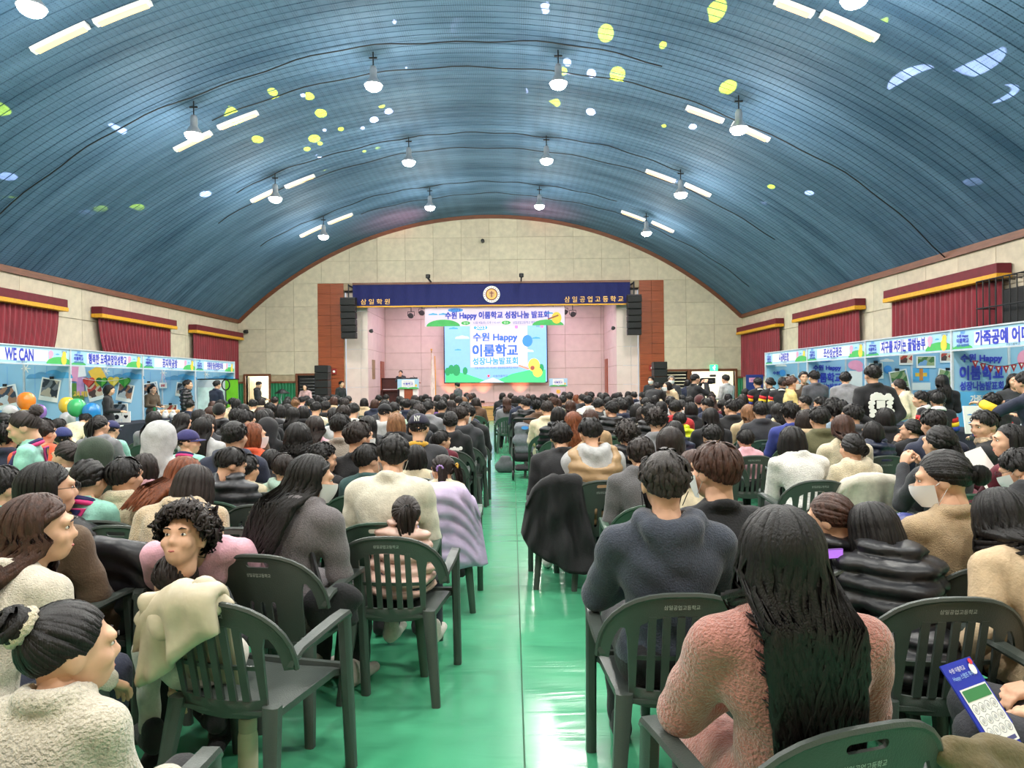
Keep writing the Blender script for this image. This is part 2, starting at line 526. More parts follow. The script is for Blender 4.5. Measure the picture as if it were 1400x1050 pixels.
for i, (a, b_, zt, knd) in enumerate(DOORS):
    e = tag(empty('door_%d' % (i + 1)), ('open doorway to a bright corridor by the left corner', 'dark roller shutter left of the stage', 'dark roller shutter right of the stage', 'open double door to a bright corridor under the exit sign')[i], kind='structure')
    for (p, q, r0, r1) in ((a - 0.1, a, 0, zt + 0.1), (b_, b_ + 0.1, 0, zt + 0.1), (a, b_, zt, zt + 0.1)):
        bx('door_frame', m_trim, e, p, q, YF - 0.05, YF + 0.25, r0, r1, ch=0.01)
    if knd == 'shutter':
        z = 0.0
        while z < zt - 0.02:
            bx('slat', m_black, e, a, b_, YF + 0.06, YF + 0.1, z, z + 0.13, ch=0.03)
            z += 0.145
    else:
        # the corridor beyond
        bx('corridor_wall', m_corr, e, a - 1.2, b_ + 1.2, YF + 2.4, YF + 2.5, 0, 2.6)
        bx('corridor_wall', m_corr, e, a - 1.3, a - 1.2, YF + 0.25, YF + 2.5, 0, 2.6)
        bx('corridor_wall', m_corr, e, b_ + 1.2, b_ + 1.3, YF + 0.25, YF + 2.5, 0, 2.6)
        bx('corridor_ceiling', m_corr, e, a - 1.3, b_ + 1.3, YF + 0.25, YF + 2.5, 2.6, 2.7)
        bx('corridor_floor', m_corr, e, a - 1.3, b_ + 1.3, YF + 0.0, YF + 2.5, -0.1, -0.005)
        ld = bpy.data.lights.new('corridor_lamp', 'POINT'); ld.energy = 120; ld.shadow_soft_size = 0.3; ld.color = (1, 0.96, 0.85)
        lo = bpy.data.objects.new('corridor_lamp', ld); C.objects.link(lo); lo.parent = e; lo.location = ((a + b_) / 2, YF + 1.4, 2.3)
        # leaf swung open into the corridor
        lf = bx('door_leaf', M('pale_door_leaf', (178, 160, 132), 0.5), e, a + 0.01, a + 0.06, YF + 0.25, YF + 1.1, 0.02, zt - 0.02, ch=0.005)
        MB().tube([(a + 0.09, YF + 0.95, 1.0), (a + 0.09, YF + 0.82, 1.0)], 0.015).build('door_handle', m_alu, lf, True)
es = tag(empty('exit_sign', P(976, 503, 30.9)), 'small green exit sign above the double door', 'sign')
m_exit = M('green_exit_glow', (60, 200, 140), 0.4, 0.1, emit=1.5)
bx('housing', m_exit, es, -0.17, 0.17, -0.04, 0.06, -0.14, 0.14, ch=0.01)
mw = M('white_exit_figure', (240, 255, 245), 0.4, 0.02, emit=1.5)
flat('running_figure', mw, es, [(-0.06, -0.1), (-0.02, -0.02), (0.0, -0.1), (0.04, -0.1), (0.03, 0.02), (0.08, 0.03), (0.02, 0.07), (-0.04, 0.05), (-0.08, 0.0), (-0.03, 0.0)], (0, -0.041, 0), (1, 0, 0), (0, 0, 1))
flat('running_figure_head', mw, es, disc2(0.025, 0.03, 0.1, 10), (0, -0.041, 0), (1, 0, 0), (0, 0, 1))

# curtained windows: curtain + valance with gold fringe
wy = ((14.25, 18.6), (20.15, 24.65), (26.2, 30.75))
for side, X, sgn in (('left', XL, 1), ('right', XR, -1)):
    for i, (a, b_) in enumerate(wy):
        pos = ('nearest the camera', 'in the middle', 'farthest from the camera')[i]
        e = tag(empty('window_curtain', (0, 0, 0)), 'wine red curtain with gold fringed valance, %s wall, %s' % (side, pos), 'curtain', 'red window curtains')
        g = 0.0
        if side == 'left': g = (-0.13, 0.16, 0.0)[i]
        cl = pleat(a + 0.1, b_ - 0.1, X + sgn * 0.16, 1.75 if g == 0 else 1.9, 3.72, 0.055, 22, axis='y', seed=i + (7 if side == 'left' else 0), gather=g)
        cl.build('curtain_cloth', m_curt, e, smooth=True)
        xa, xb = sorted((X + sgn * 0.02, X + sgn * 0.34))
        bx('valance_board', m_val, e, xa, xb, a, b_, 3.7, 3.93, ch=0.01)
        xa2, xb2 = sorted((X + sgn * 0.02, X + sgn * 0.355))
        bx('gold_fringe', m_gold, e, xa2, xb2, a - 0.015, b_ + 0.015, 3.61, 3.72, ch=0.01)

# ------------------------------------------------------------------ vaulted ceiling of arched sheets
def ceil_material():
    m = bpy.data.materials.new('blue_perforated_roof_sheet')
    m.use_nodes = True
    nt = m.node_tree; b = nt.nodes['Principled BSDF']
    tc = nt.nodes.new('ShaderNodeTexCoord')
    geo = nt.nodes.new('ShaderNodeNewGeometry')
    mp = nt.nodes.new('ShaderNodeMapping'); mp.inputs['Scale'].default_value = (0.25, 1.6, 0.25)
    nt.links.new(geo.outputs['Position'], mp.inputs['Vector'])
    n1 = nt.nodes.new('ShaderNodeTexNoise'); n1.inputs['Scale'].default_value = 1.0; n1.inputs['Detail'].default_value = 5; n1.inputs['Roughness'].default_value = 0.6
    nt.links.new(mp.outputs[0], n1.inputs['Vector'])
    r = nt.nodes.new('ShaderNodeValToRGB')
    r.color_ramp.elements[0].position = 0.3; r.color_ramp.elements[1].position = 0.72
    r.color_ramp.elements[0].color = lin((52, 82, 108)) + (1,)
    r.color_ramp.elements[1].color = lin((96, 126, 154)) + (1,)
    nt.links.new(n1.outputs['Fac'], r.inputs['Fac'])
    # perforation: fine dots
    v = nt.nodes.new('ShaderNodeTexVoronoi'); v.inputs['Scale'].default_value = 22; v.inputs['Randomness'].default_value = 0.15
    nt.links.new(geo.outputs['Position'], v.inputs['Vector'])
    rr = nt.nodes.new('ShaderNodeValToRGB')
    rr.color_ramp.elements[0].position = 0.22; rr.color_ramp.elements[1].position = 0.42
    rr.color_ramp.elements[0].color = (0.55, 0.55, 0.55, 1); rr.color_ramp.elements[1].color = (1, 1, 1, 1)
    nt.links.new(v.outputs['Distance'], rr.inputs['Fac'])
    mx = nt.nodes.new('ShaderNodeMix'); mx.data_type = 'RGBA'; mx.blend_type = 'MULTIPLY'; mx.inputs[0].default_value = 0.8
    nt.links.new(r.outputs[0], mx.inputs[6]); nt.links.new(rr.outputs[0], mx.inputs[7])
    nt.links.new(mx.outputs[2], b.inputs['Base Color'])
    bp = nt.nodes.new('ShaderNodeBump'); bp.inputs['Strength'].default_value = 0.5; bp.inputs['Distance'].default_value = 0.05
    n2 = nt.nodes.new('ShaderNodeTexNoise'); n2.inputs['Scale'].default_value = 2.4; n2.inputs['Detail'].default_value = 3
    nt.links.new(geo.outputs['Position'], n2.inputs['Vector'])
    nt.links.new(n2.outputs['Fac'], bp.inputs['Height']); nt.links.new(bp.outputs[0], b.inputs['Normal'])
    b.inputs['Roughness'].default_value = 0.72
    b.inputs['Specular IOR Level'].default_value = 0.3
    return m
m_ceil = ceil_material()
ceiling = tag(empty('ceiling', (0, 0, 0)), 'barrel vaulted ceiling of blue perforated arched metal sheets', kind='structure')
SW = 0.44
prof = [(0.0, 0.08), (0.022, 0.08), (0.025, 0.0), (SW / 2 - .012, -0.004), (SW / 2, 0.03), (SW / 2 + .012, -0.004), (SW - .002, 0.0), (SW, 0.08)]
rings = []
NA = 56
for i in range(NA + 1):
    a = -AMAX + 2 * AMAX * i / NA
    rings.append([(XC + (RAD + dz) * math.sin(a), dy, ZC + (RAD + dz) * math.cos(a)) for dy, dz in prof])
sheet = MB().loft(rings, caps=False, closed=False).me('roof_sheet')
for i in range(int((YF - YB) / SW) + 1):
    obj('roof_sheet', sheet, m_ceil, ceiling, (0, YB + i * SW, 0))
m_cable = M('black_cable', (20, 24, 30), 0.6)
for i, (yy, a0, a1) in enumerate(((15.05, -1, 0.35), (16.3, -0.5, 1), (20.6, -0.6, 0.5), (21.9, -0.7, 0.8), (25.6, -0.7, 0.4), (27.2, -0.4, 0.9))):
    pts = []
    for k in range(49):
        a = AMAX * (a0 + (a1 - a0) * k / 48)
        sag = 0.02 * math.sin(k * 1.3) + 0.015 * math.sin(k * 0.5)
        r_ = RAD - 0.09 + sag
        pts.append((XC + r_ * math.sin(a), yy + 0.06 * math.sin(k * 0.4 + i), ZC + r_ * math.cos(a)))
    tag(MB().tube(pts, 0.014, 6).build('ceiling_cable', m_cable, None, True), 'thin black cable running along the vault, number %s from the camera' % ('one', 'two', 'three', 'four', 'five', 'six')[i], 'cable', 'cables on the vault')

# strip lights on the vault (in pairs)
m_tube = M('warm_strip_glow', (255, 206, 140), 0.5, 0.03, emit=STRIP_E)
STRIPS = [((45, 62), (115, 33)), ((132, 25), (200, 0)), ((240, 200), (285, 180)), ((300, 170), (348, 152)), ((345, 272), (372, 258)), ((391, 252), (427, 239)), ((411, 320), (438, 308)), ((450, 303), (479, 291)),
          ((1065, -1), (1110, 12)), ((1130, 15), (1196, 47)), ((942, 146), (988, 160)), ((1005, 168), (1051, 186)), ((886, 232), (922, 244)), ((940, 250), (970, 264)), ((852, 288), (881, 298)), ((893, 303), (921, 313))]
ordn = ['nearest', 'second', 'third', 'farthest']
for i, (p, q) in enumerate(STRIPS):
    A, B = on_vault(*p), on_vault(*q)
    yy = (A.y + B.y) / 2
    aa, ab = math.atan2(A.x - XC, A.z - ZC), math.atan2(B.x - XC, B.z - ZC)
    aa, ab = min(aa, ab), max(aa, ab)
    side = 'left' if i < 8 else 'right'
    lower = (i % 2 == 0) == (i < 8)
    e = tag(empty('strip_light', (0, 0, 0)), 'glowing strip light on the %s of the vault, %s pair from camera, %s one' % (side, ordn[(i % 8) // 2], 'lower' if lower else 'upper'), 'ceiling light', 'strip lights on the vault')
    def band(w, r0, r1, sh=0.0):
        rg = []
        for k in range(7):
            a = aa - sh + (ab - aa + 2 * sh) * k / 6
            rg.append([(XC + r_ * math.sin(a), yy + dy, ZC + r_ * math.cos(a)) for dy, r_ in ((-w, r1), (w, r1), (w, r0), (-w, r0))])
        return MB().loft(rg)
    band(0.07, RAD - 0.1, RAD - 0.02, 0.004).build('housing', m_white, e)
    band(0.058, RAD - 0.12, RAD - 0.098).build('diffuser', m_tube, e)

# high-bay lamps
m_bulb = M('lamp_glow', (255, 250, 235), 0.4, 0.01, emit=60)
LAMP_ROWS = (-0.3, 5.0, 10.2, 15.4, 20.7, 26.0)
HB = []
hb_house = MB().lathe([(0.03, 0.44), (0.06, 0.43), (0.08, 0.36), (0.08, 0.2), (0.09, 0.18), (0.13, 0.12), (0.2, 0.03), (0.205, 0.01), (0.19, 0.01), (0.13, 0.1), (0.08, 0.15)], 20, caps=False).me('housing', True)
hb_bulb = MB().ball((0, 0, 0.0), (0.185, 0.185, 0.12), 16, 10).me('lamp_bulb', True)
hb_hook = MB().tube([(0, 0, 0.42), (0, 0, 0.75)], 0.015, 6).tube([(-0.09, 0, 0.62), (0.09, 0, 0.62)], 0.02, 6).me('hanger')
m_house = M('lamp_housing', (190, 192, 196), 0.35, metal=0.6)
rown = ['behind the camera', 'overhead', 'just out of frame', 'nearest', 'middle', 'farthest']
for ri, yy in enumerate(LAMP_ROWS):
    for ci, xo in enumerate((-6.04, -2.05, 2.05, 6.04)):
        xw = XC + xo
        z = arch(xw) - 0.78
        e = tag(empty('high_bay_lamp', (xw, yy, z)), 'glowing high-bay lamp under the vault, %s row, %s of four' % (rown[ri], ('leftmost', 'second from left', 'third from left', 'rightmost')[ci]), 'lamp', 'high-bay lamps')
        obj('housing', hb_house, m_house, e)
        obj('lamp_bulb', hb_bulb, m_bulb, e)
        obj('hanger', hb_hook, m_dark, e)
        ld = bpy.data.lights.new('lamp_light', 'SPOT'); ld.energy = HIGHBAY_W; ld.shadow_soft_size = 0.25; ld.color = (1, 0.965, 0.90); ld.spot_size = R(165); ld.spot_blend = 0.6
        lo = bpy.data.objects.new('lamp_light', ld); C.objects.link(lo); lo.parent = e; lo.location = (0, 0, -0.2)
        ld = bpy.data.lights.new('lamp_glow', 'POINT'); ld.energy = HIGHBAY_W * GLOW; ld.shadow_soft_size = 0.3; ld.color = (1, 0.965, 0.90)
        lo = bpy.data.objects.new('lamp_glow', ld); C.objects.link(lo); lo.parent = e; lo.location = (0, 0, -0.75)
# coloured light spots thrown on the vault by two stage effect projectors (pattern wheel = cells in the beam)
for sx, aim, seed in ((-2.6, (300, 120), 3.1), (2.6, (985, 110), 7.7)):
    pos = Vector((XC + sx, 29.7, 1.2))
    dv = on_vault(*aim) - pos
    ld = bpy.data.lights.new('effect_beam', 'SPOT'); ld.energy = GOBO_W; ld.shadow_soft_size = 0.01
    ld.spot_size = R(38); ld.spot_blend = 0.6
    ld.use_nodes = True
    nt = ld.node_tree
    emi = nt.nodes['Emission']
    tc = nt.nodes.new('ShaderNodeTexCoord')
    mp = nt.nodes.new('ShaderNodeMapping'); mp.inputs['Location'].default_value = (seed, seed * .7, seed * .3)
    nt.links.new(tc.outputs['Normal'], mp.inputs['Vector'])
    vo = nt.nodes.new('ShaderNodeTexVoronoi'); vo.inputs['Scale'].default_value = 30; vo.inputs['Randomness'].default_value = 1.0
    nt.links.new(mp.outputs[0], vo.inputs['Vector'])
    sp = nt.nodes.new('ShaderNodeSeparateColor'); nt.links.new(vo.outputs['Color'], sp.inputs[0])
    big_ = nt.nodes.new('ShaderNodeMath'); big_.operation = 'MULTIPLY_ADD'; big_.inputs[1].default_value = 0.28; big_.inputs[2].default_value = 0.12
    nt.links.new(sp.outputs[1], big_.inputs[0])
    lt = nt.nodes.new('ShaderNodeMath'); lt.operation = 'LESS_THAN'; nt.links.new(vo.outputs['Distance'], lt.inputs[0]); nt.links.new(big_.outputs[0], lt.inputs[1])
    gate = nt.nodes.new('ShaderNodeMath'); gate.operation = 'GREATER_THAN'; gate.inputs[1].default_value = 0.55; nt.links.new(sp.outputs[0], gate.inputs[0])
    cl_ = nt.nodes.new('ShaderNodeTexNoise'); cl_.inputs['Scale'].default_value = 4.5; nt.links.new(mp.outputs[0], cl_.inputs['Vector'])
    cg = nt.nodes.new('ShaderNodeMath'); cg.operation = 'GREATER_THAN'; cg.inputs[1].default_value = 0.5; nt.links.new(cl_.outputs['Fac'], cg.inputs[0])
    m1 = nt.nodes.new('ShaderNodeMath'); m1.operation = 'MULTIPLY'; nt.links.new(lt.outputs[0], m1.inputs[0]); nt.links.new(gate.outputs[0], m1.inputs[1])
    m2 = nt.nodes.new('ShaderNodeMath'); m2.operation = 'MULTIPLY'; nt.links.new(m1.outputs[0], m2.inputs[0]); nt.links.new(cg.outputs[0], m2.inputs[1])
    ra_ = nt.nodes.new('ShaderNodeValToRGB'); ra_.color_ramp.interpolation = 'CONSTANT'
    ra_.color_ramp.elements[0].color = (0.85, 1.0, 0.0, 1); ra_.color_ramp.elements[1].color = (0.75, 0.72, 1.0, 1); ra_.color_ramp.elements[1].position = 0.55
    nt.links.new(sp.outputs[2], ra_.inputs['Fac']); nt.links.new(ra_.outputs[0], emi.inputs['Color']); nt.links.new(m2.outputs[0], emi.inputs['Strength'])
    lo = bpy.data.objects.new('effect_beam', ld); C.objects.link(lo); lo.location = pos; lo.rotation_euler = dv.to_track_quat('-Z', 'Y').to_euler()
    e = tag(empty('effect_projector', (pos.x, pos.y, 0.62)), 'small black effect projector at the stage edge, %s one' % ('left' if sx < 0 else 'right'), 'projector')
    MB().lathe([(0.12, 0), (0.13, 0.02), (0.1, 0.1), (0.1, 0.14)], 14).build('base', m_black, e)
    bh_ = MB().lathe([(0.1, -0.14), (0.12, -0.1), (0.11, 0.12), (0.07, 0.16)], 14).build('head', m_black, e, 'auto'); bh_.location = (0, .1, .27)
# ------------------------------------------------------------------ stage
RX, UZ = (1, 0, 0), (0, 0, 1)
STZ = 0.62
m_stage = M('glossy_stage_boards', (150, 112, 84), 0.25, 0.15, 2, stretch=(0.4, 8, 1))
m_stw = M('pale_stage_wall_panel', (222, 206, 200), 0.75, 0.05, 3)
stage = tag(empty('stage'), 'raised stage with honey wood front below the blue valance', 'stage')
y_ = 29.5
for k in range(26):
    bx('floor_board', m_stage, stage, SX0 - 0.2, SX1 + 0.2, y_ + k * 0.24, y_ + k * 0.24 + 0.237, STZ - 0.06, STZ)
bx('nosing', m_wood2, stage, SX0 - 0.25, SX1 + 0.25, 29.42, 29.5, STZ - 0.1, STZ + 0.005, ch=0.01)
xx = SX0 - 0.2
while xx < SX1 + 0.1:
    bx('front_panel', m_wood2, stage, xx + 0.01, min(xx + 0.9, SX1 + 0.2) - 0.01, 29.47, 29.52, 0.0, STZ - 0.1, ch=0.008)
    xx += 0.9
wall_stage = tag(empty('wall_stage'), 'pale panelled walls inside the stage recess', kind='structure')
BX0, BX1, BY = P(503, 480, 31.4).x, P(843, 480, 31.4).x, 35.7
def grid_panels(par, fn, u0, u1, v0, v1, du, dv, mat, nm='wall_panel'):
    u = u0
    while u < u1 - 0.05:
        v = v0
        while v < v1 - 0.05:
            fn(u + 0.005, min(u + du, u1) - 0.005, v + 0.005, min(v + dv, v1) - 0.005, nm, mat, par)
            v += dv
        u += du
grid_panels(wall_stage, lambda a, b, c, d, nm, m, p: bx(nm, m, p, a, b, BY, BY + 0.05, c, d, ch=0.006), BX0, BX1, STZ, 5.9, 1.85, 0.86, m_stw)
for xs_, s in ((BX0, -1), (BX1, 1)):
    grid_panels(wall_stage, lambda a, b, c, d, nm, m, p: bx(nm, m, p, min(xs_, xs_ + s * 0.05), max(xs_, xs_ + s * 0.05), a, b, c, d, ch=0.006), 31.45, BY, STZ, 5.9, 2.2, 0.86, m_stw)
for a, b in ((SX0, BX0), (BX1, SX1)):
    grid_panels(wall_stage, lambda u, w, c, d, nm, m, p: bx(nm, m, p, u, w, 31.4, 31.45, c, d, ch=0.006), a, b, STZ, 5.9, 0.65, 0.86, m_stw)
bx('backing', m_wallbase, wall_stage, SX0, SX1, BY + 0.05, BY + 0.2, STZ, 6.1)
m_sc = M('dark_stage_ceiling', (40, 36, 38), 0.9)
bx('stage_ceiling', m_sc, wall_stage, SX0, SX1, 31.2, BY + 0.2, 5.75, 5.85)
for k in range(5):
    bx('ceiling_beam', m_black, wall_stage, SX0 + 0.2, SX1 - 0.2, 31.7 + k * 0.8, 31.78 + k * 0.8, 5.5, 5.62)
# niches and doors on the stage side walls
for xs_, s, lab in ((BX0, 1, 'left'), (BX1, -1, 'right')):
    bx('stage_door', m_wood, wall_stage, min(xs_, xs_ + s * 0.04), max(xs_, xs_ + s * 0.04), 34.3, 35.2, STZ, 2.75, ch=0.01)
bx('wall_niche', M('niche_brass', (150, 128, 96), 0.6), wall_stage, BX0 - 0.02, BX0 + 0.03, 32.3, 32.9, 1.85, 2.75)

# blue valance with emblem and lettering
m_navy = M('navy_valance_cloth', (22, 28, 92), 0.8, 0.15, 5, stretch=(8, 1, 1), bump=0.15, bscale=8)
m_goldt = M('gold_letter', (226, 178, 84), 0.4, 0.1, metal=0.3)
val = tag(empty('stage_valance'), 'navy blue stage valance with gold lettering and round emblem', 'valance')
VX0, VX1, VZ0, VZ1 = -7.02, 5.28, 5.06, 6.02
vm = MB(); vs = []; fs = []
for i in range(121):
    u = i / 120
    for z in (VZ0, VZ1):
        vs.append((VX0 + (VX1 - VX0) * u, 30.80 + 0.018 * math.sin(u * 150), z))
for i in range(120): fs.append((2 * i, 2 * i + 2, 2 * i + 3, 2 * i + 1))
vm.add(vs, fs).build('valance_cloth', m_navy, val, True)
bx('hem_fringe', m_gold, val, VX0, VX1, 30.77, 30.83, VZ0 - 0.05, VZ0 + 0.01)
bx('top_rail', m_trim, val, VX0, VX1, 30.75, 30.95, VZ1 - 0.01, VZ1 + 0.08)
em = (P(672, 402, 30.7).x, 30.77, P(672, 402, 30.7).z)
flat('emblem_ring', m_white, val, disc2(0.37, n=32), em, RX, UZ, 0.002, 0.02)
flat('emblem_disc', M('emblem_brown', (122, 56, 48), 0.6), val, disc2(0.27, n=28), em, RX, UZ, 0.006)
flat('emblem_rim', m_goldt, val, disc2(0.22, n=28), em, RX, UZ, 0.008)
flat('emblem_shield', M('emblem_shield', (206, 160, 110), 0.6), val, [(-0.15, 0.14), (-0.15, -0.04), (0, -0.19), (0.15, -0.04), (0.15, 0.14), (0, 0.19)][::1], em, RX, UZ, 0.010)
flat('emblem_mark', M('emblem_brown'  , (0, 0, 0)), val, [(-0.02, -0.13), (0.02, -0.13), (0.02, 0.03), (0.09, 0.03), (0.09, 0.07), (0.02, 0.07), (0.02, 0.14), (-0.02, 0.14), (-0.02, 0.07), (-0.09, 0.07), (-0.09, 0.03), (-0.02, 0.03)], em, RX, UZ, 0.013)
for k in range(20):
    a = 2 * math.pi * k / 20
    flat('emblem_letter', M('emblem_brown', (0, 0, 0)), val, rect2(0.03, 0.05, 0.32 * math.cos(a), 0.32 * math.sin(a), a + math.pi / 2), em, RX, UZ, 0.006)
put_text('삼 일 학 원', m_goldt, val, P(513, 412.5, 30.7), RX, UZ, 1.28, 0.24, 0.015)
put_text('삼 일 공 업 고 등 학 교', m_goldt, val, P(812, 409, 30.7), RX, UZ, 2.6, 0.26, 0.015)

# printed graphics shared by banner, screen, booths
def em_mat(nm, c, e): return M(nm, c, 0.5, 0.02, emit=e)
m_tblue = M('print_blue', (52, 66, 190), 0.6, 0.06)
m_tsky = M('print_sky_blue', (70, 150, 224), 0.6, 0.05)
m_psky = M('print_pale_sky', (166, 208, 236), 0.6, 0.04, 1.5)
m_phill = M('print_green', (72, 176, 92), 0.6, 0.08)
m_pyel = M('print_yellow', (246, 200, 72), 0.6, 0.06)
m_ppink = M('print_pink', (238, 160, 190), 0.6, 0.06)
m_pcloud = M('print_cloud_blue', (82, 168, 220), 0.6, 0.05)
# hanging banner
ban = tag(empty('stage_banner'), 'pale pink printed banner hanging under the navy valance', 'banner')
bc = P(676.5, 433, 30.95)
bw, bh = 191 * 30.95 / 950, 25 * 30.95 / 950
m_bnr = M('banner_print_pink', (226, 206, 226), 0.6, 0.12, 0.5)
flat('banner_cloth', m_bnr, ban, rect2(bw, bh), bc, RX, UZ, 0, 0.01)
put_text('수원 Happy 이룸학교 성장나눔 발표회', m_tblue, ban, bc + Vector((0.1, 0, 0.05)), RX, UZ, 4.6, 0.36, 0.035)
put_text('2023', m_tblue, ban, bc + Vector((-1.75, 0, 0.31)), RX, UZ, 0.42, 0.12, 0.02, off=0.008)
flat('date_pill', m_tsky, ban, disc2(0.34, -1.75, 0.31, 20, 0.09), bc, RX, UZ, 0.004)
for xo, t, w in ((-0.35, '12월 9일(토) 오후 1시~4시', 1.2), (1.35, '삼일공업고등학교 체육관', 1.1)):
    put_text(t, m_tblue, ban, bc + Vector((xo, 0, -0.27)), RX, UZ, w, 0.13, 0.015)
for xo, t in ((-1.3, '일시'), (0.5, '장소')):
    flat('green_pill', m_phill, ban, disc2(0.2, xo, -0.27, 20, 0.085), bc, RX, UZ, 0.004)
    put_text(t, m_white, ban, bc + Vector((xo, 0, -0.27)), RX, UZ, 0.2, 0.1, 0.01, off=0.007)
flat('hill', m_phill, ban, disc2(0.75, -2.3, -bh / 2, 16, 0.3, 0, math.pi), bc, RX, UZ, 0.004)
flat('hill', m_phill, ban, disc2(0.7, 2.36, -bh / 2, 16, 0.26, 0, math.pi), bc, RX, UZ, 0.004)
flat('guitar_body', m_pyel, ban, disc2(0.22, 2.75, -0.08, 16, 0.26), bc, RX, UZ, 0.007)
flat('guitar_neck', M('print_brown', (150, 92, 60), 0.6), ban, rect2(0.5, 0.07, 2.6, -0.05, 0.35), bc, RX, UZ, 0.009)
for xo in (-2.75, -2.3, 2.4):
    flat('cloud', m_pcloud, ban, cloud2(0.45, xo, 0.1), bc, RX, UZ, 0.004)
flat('logo_star', M('print_red', (220, 60, 70), 0.6), ban, [(0.08 * (1 if k % 2 == 0 else 0.45) * math.sin(k * math.pi / 5) + 1.95, 0.08 * (1 if k % 2 == 0 else 0.45) * math.cos(k * math.pi / 5) - 0.27) for k in range(10)][::-1], bc, RX, UZ, 0.004)

for xo in (-2.6, 2.6):
    MB().tube([(bc.x + xo, bc.y + .03, bc.z + bh / 2 - .02), (bc.x + xo, 30.9, 6.03)], .012, 6).build('hanging_cord', m_black, ban)
# LED screen
scr = tag(empty('led_screen'), 'large glowing stage screen showing the event title in blue lettering', 'screen')
sd = 35.3
s0, s1 = P(608.5, 523, sd), P(747, 443, sd)
sc_c = (s0 + s1) / 2
sw, sh = s1.x - s0.x, s1.z - s0.z
SE = 0.55
bx('screen_frame', m_black, scr, sc_c.x - sw / 2 - 0.05, sc_c.x + sw / 2 + 0.05, sd + 0.01, sd + 0.16, sc_c.z - sh / 2 - 0.05, sc_c.z + sh / 2 + 0.05, ch=0.01)
def gsky():
    m = em_mat('screen_sky', (128, 186, 248), SE)
    return m
flat('sky_image', gsky(), scr, rect2(sw, sh), sc_c, RX, UZ, 0.002)
eg = em_mat('screen_green', (70, 200, 130), SE); ew = em_mat('screen_white', (226, 222, 250), SE); eb = em_mat('screen_blue', (56, 110, 226), SE); ec = em_mat('screen_cyan', (66, 160, 240), SE)
ey = em_mat('screen_yellow', (250, 214, 90), SE); ep = em_mat('screen_pink', (240, 130, 190), SE); eo = em_mat('screen_outline', (70, 90, 190), SE); ed = em_mat('screen_dark_green', (36, 150, 90), SE)
def u(px, py):  # screen pixel to local offsets
    q = P(px, py, sd)
    return (q.x - sc_c.x, q.z - sc_c.z)
hl = [u(609, 523), u(672, 523), u(640, 512), u(625, 508), u(609, 511)]
flat('hill_image', eg, scr, hl, sc_c, RX, UZ, 0.004)
flat('hill_image', eg, scr, [u(672, 523), u(746, 523), u(746, 505), u(722, 506), u(700, 511)], sc_c, RX, UZ, 0.004)
flat('valley_image', em_mat('screen_pale', (190, 220, 250), SE), scr, [u(655, 523), u(690, 523), u(674, 516)], sc_c, RX, UZ, 0.005)
for px, py, r in ((617, 505, 0.16), (624, 506, 0.2), (612, 508, 0.14), (636, 507, 0.13), (740, 503, 0.14), (735, 507, 0.12)):
    flat('tree_image', ed, scr, disc2(r, *u(px, py), n=12, ry=r * 1.5), sc_c, RX, UZ, 0.006)
cw = u(715, 447)[0] - u(639, 447)[0]
card_c = ((u(639, 0)[0] + u(715, 0)[0]) / 2, (u(0, 450)[1] + u(0, 508)[1]) / 2)
flat('title_card_edge', em_mat('screen_lilac', (180, 180, 236), SE), scr, rect2(2.92, 2.26, *card_c), sc_c, RX, UZ, 0.006)
flat('title_card', ew, scr, rect2(2.84, 2.18, *card_c), sc_c, RX, UZ, 0.008)
def stext(s, m, px, py, w, h, bold=0.04):
    q = u(px, py)
    put_text(s, m, scr, sc_c + Vector((q[0], 0, q[1])), RX, UZ, w, h, bold, off=0.012)
flat('date_pill', ec, scr, disc2(0.36, *u(657, 448), n=20, ry=0.14), sc_c, RX, UZ, 0.009)
stext('2023', ew, 657, 448, 0.5, 0.16, 0.02)
stext('수원 Happy', eb, 677, 461.5, 2.24, 0.48, 0.03)
stext('이룸학교', eb, 677, 479, 2.28, 0.6, 0.06)
stext('성장나눔발표회', ec, 677, 493.5, 2.28, 0.36, 0.05)
stext('12월 9일(토) 오후 1시~4시   삼일공업고등학교 체육관', eo, 679, 503, 2.2, 0.13, 0.012)
stext('수원이룸학교', eo, 684, 514, 0.75, 0.11, 0.012)
flat('logo_star', em_mat('screen_red', (230, 70, 80), SE), scr, [(0.1 * (1 if k % 2 == 0 else 0.45) * math.sin(k * math.pi / 5) + u(668, 514)[0], 0.1 * (1 if k % 2 == 0 else 0.45) * math.cos(k * math.pi / 5) + u(668, 514)[1]) for k in range(10)][::-1], sc_c, RX, UZ, 0.008)
for px, py, w in ((620, 450, 0.5), (626, 479, 0.36), (733, 463, 0.45)):
    flat('cloud_image', ec, scr, cloud2(w, *u(px, py)), sc_c, RX, UZ, 0.006)
flat('white_cloud_image', em_mat('screen_cloud', (236, 240, 255), SE), scr, cloud2(0.75, *u(632, 463)), sc_c, RX, UZ, 0.010)
flat('white_cloud_image', em_mat('screen_cloud', (236, 240, 255), SE), scr, cloud2(0.6, *u(722, 481)), sc_c, RX, UZ, 0.010)
flat('blue_ball_image', em_mat('screen_ball', (60, 140, 230), SE), scr, disc2(0.26, *u(721, 466), n=18, ry=0.3), sc_c, RX, UZ, 0.012)
flat('guitar_image', ey, scr, disc2(0.3, *u(730, 499), n=18, ry=0.34), sc_c, RX, UZ, 0.012)
flat('guitar_image', ey, scr, disc2(0.24, *u(735, 509), n=18, ry=0.24), sc_c, RX, UZ, 0.013)
flat('guitar_hole_image', em_mat('screen_brown', (150, 84, 70), SE), scr, disc2(0.11, *u(728, 503), n=14), sc_c, RX, UZ, 0.016)
flat('guitar_neck_image', em_mat('screen_peach', (240, 150, 120), SE), scr, rect2(0.55, 0.1, *u(716, 502), -0.35), sc_c, RX, UZ, 0.015)
